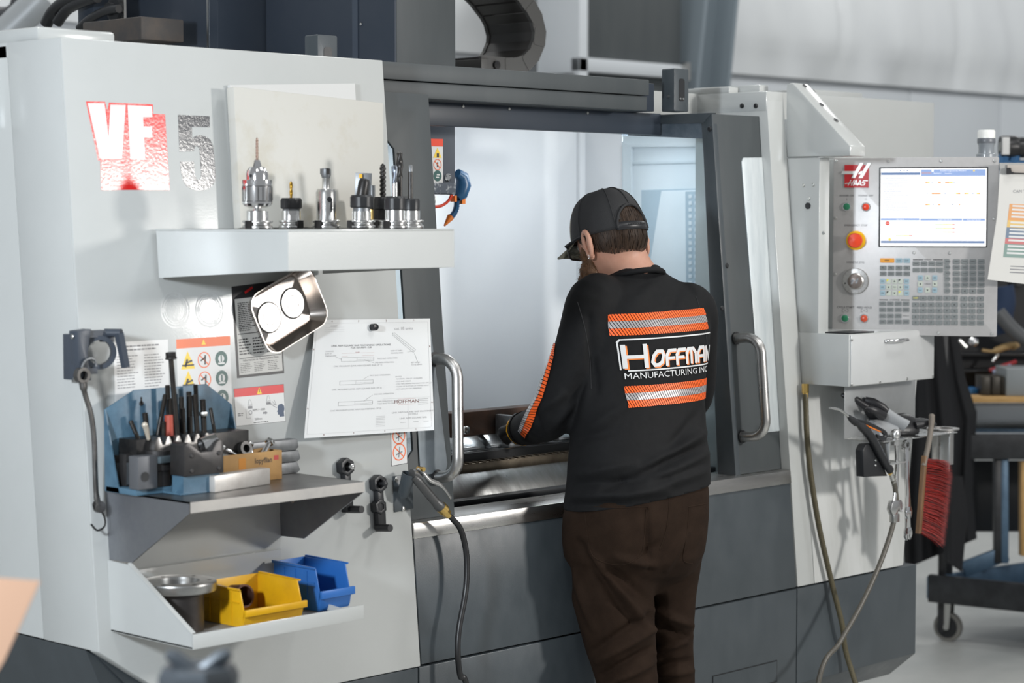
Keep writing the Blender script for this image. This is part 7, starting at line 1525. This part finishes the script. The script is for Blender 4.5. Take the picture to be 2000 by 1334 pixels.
# blue trolley with black wheels above the document sleeve
t = thing('pipe_trolley', 'blue roller stand with black wheels behind the document sleeve', 'trolley', T(*PD(1980, 330, 7.6))); CO = Vector(t.location); cg4 = lambda px, py, d=7.6: PD(px, py, d) - CO
bl2 = mat('trolley_blue', (.03, .12, .27), .4)
for px, py, r in ((1970, 287, 22), (2003, 288, 20)):
    q = cg4(px, py); s = 7.6 / FPX; b = MB(); b.lathe([(r * s * .45, -.03), (r * s * .95, -.03), (r * s, -.02), (r * s, .02), (r * s * .95, .03), (r * s * .45, .03)], 24); w = b.build('wheel', rubber, t, M=frame(q, FH, (0, 0, 1), RT)); b = MB(); b.lathe([(r * s * .45, -.032), (r * s * .45, .032)], 16); b.build('hub', mat('hub_grey', (.35, .36, .34), .5), w)
for pts in ([(1952, 325), (1962, 305), (1970, 287)], [(1976, 325), (1984, 300), (1990, 285)], [(1950, 322), (2010, 324)]):
    b = MB(); b.tube([cg4(*p) for p in pts], .02, 8); b.build('frame_bar', bl2, t)
b = MB(); b.tube([cg4(1985, 322, 7.62), cg4(1985, 345, 7.62), cg4(1985, 470, 9.04), cg4(1985, 559, 9.04)], .03, 8); b.build('post', black, t)
q = cg4(1964, 285, 7.5); b = MB(); b.box(-.012, .012, -.01, .01, -.03, .03); b.build('label_plate', stk, t, M=frame(q, RT, FH, (0, 0, 1)))
# ================================================================== blurred things close to the camera
card = mat('brown_cardboard', (.36, .22, .145), .8)
d = 2.6; P = [PD(x, y, d) for x, y in ((-60, 1125), (78, 1135), (8, 1290), (-60, 1400))]
t = thing('cardboard_box', 'blurred open cardboard box at the lower left corner', 'box', T(*P[3])); o3 = Vector(t.location)
b = MB(); b.add([p - o3 for p in P] + [p - o3 + FWD * .004 for p in P], [(0, 1, 2, 3), (7, 6, 5, 4), (0, 4, 5, 1), (1, 5, 6, 2), (2, 6, 7, 3), (3, 7, 4, 0)]); b.build('flap', card, t)
c = P[3] - o3; b = MB(); b.box(-.35, .0, -.05, .35, -1.16 if False else -P[3].z + .0, -.20, 0, frame((0, 0, 0), RT, FH, (0, 0, 1))); b.build('box_body', card, t)
b = MB(); q = PD(-4, 1105, 2.7); 
t = thing('machine_knob', 'blurred dark clamp knob at the bottom edge in front', 'knob', T(*PD(388, 1345, 2.5))); s = 2.5 / FPX
dk3 = mat('near_dark_metal', (.055, .065, .075), .4, .4)
b = MB(); b.lathe([(60 * s, -40 * s), (78 * s, -10 * s), (80 * s, 25 * s), (70 * s, 45 * s), (30 * s, 45 * s)], 8); b.build('body', dk3, t, M=R(.3, 'Z'))
for a in (-1, 1):
    b = MB(); b.tube([(0, 0, 30 * s), (a * 45 * s * RT.x, a * 45 * s * RT.y, 62 * s), (a * 62 * s * RT.x, a * 62 * s * RT.y, 70 * s)], [14 * s, 16 * s, 10 * s], 8); b.build('arm', dk3, t)
b = MB(); b.tube([(0, 0, -40 * s), (0, 0, -1.0)], .02, 10); b.build('post', dk3, t)
# ================================================================== work inside the machine
yw = .47
a = PY(880, 808, yw); z1 = PY(900, 806, yw).z; z0 = PY(900, 853, yw).z; c = PY(1140, 792, yw)
b = MB(); b.box(0, c.x - a.x + .25, 0, .05, 0, z1 - z0)
tag(b.build('steel_workpiece', rust, M=T(a.x, yw, z0), bev=.0015), 'long rusty brown steel bar clamped on the machine table', 'bar')
alm = mat('machined_bright_block', (.66, .68, .69), .22, 1., c2=(.48, .50, .51), scale=20)
for px, w, l in ((905, .045, 'bright fixture block under the left end of the rusty bar'), (972, .060, 'bright fixture block under the middle of the rusty bar'), (1098, .05, 'bright fixture block at the right beside the worker')):
    q = PY(px, 860, yw); b = MB(); b.prism([(-.035, 0), (.05, 0), (.05, z0 - zt1 - .0006), (-.005, z0 - zt1 - .0006), (-.035, .008)], -w, w, axis='X'); tag(b.build('fixture_block', alm, M=T(q.x, yw, zt1 + .0003), bev=.002), l, 'block', 'fixture blocks on the table')
for i, (px, py, l) in enumerate(((908, 840, 'bright clamp screw pointing out at the left of the bar'), (994, 818, 'small clamp screw above the upright bracket'))):
    q = PY(px, py, yw - .04); b = MB(); b.cyl(.007, -.04, 0, 12, 0, R(pi / 2, 'X')); b.lathe([(.0105, 0), (.0105, .008), (.008, .010)], 16, 0, R(pi / 2, 'X')); tag(b.build('clamp_screw', steel, M=T(*q)), l, 'screw')
q0 = PY(994, 812, yw - .055); t = thing('clamp_bracket', 'upright dark steel clamp bracket at the glove', 'bracket', T(q0.x, yw - .055, zt1 + .0003)); b = MB(); b.box(0, .018, 0, .05, 0, q0.z - zt1); b.build('upright', dsteel, t, bev=.001); b = MB(); b.box(-.005, .07, -.004, .05, 0, .010); b.build('base', dsteel, t, bev=.001)

# ================================================================== conduits high on the wall at the left
for i, (pts, r, l) in enumerate((([(-20, 92), (20, 56), (60, 18), (85, -8)], .055, 'thick grey conduit slanting up at the top left'), ([(-10, 62), (30, 28), (62, -2)], .03, 'thin grey conduit slanting above the thick one'), ([(-6, 24), (14, 24), (28, 15), (34, -4)], .02, 'dark flexible conduit bend in the top left corner'))):
    b = MB(); b.tube(smooth_path([PD(x, y, 7.4) for x, y in pts], 5), r, 12); tag(b.build('wall_conduit', mat('conduit_grey_%d' % (i == 2), (.42, .44, .45) if i < 2 else (.08, .08, .085), .45, .3), smooth=60), l, 'conduit')
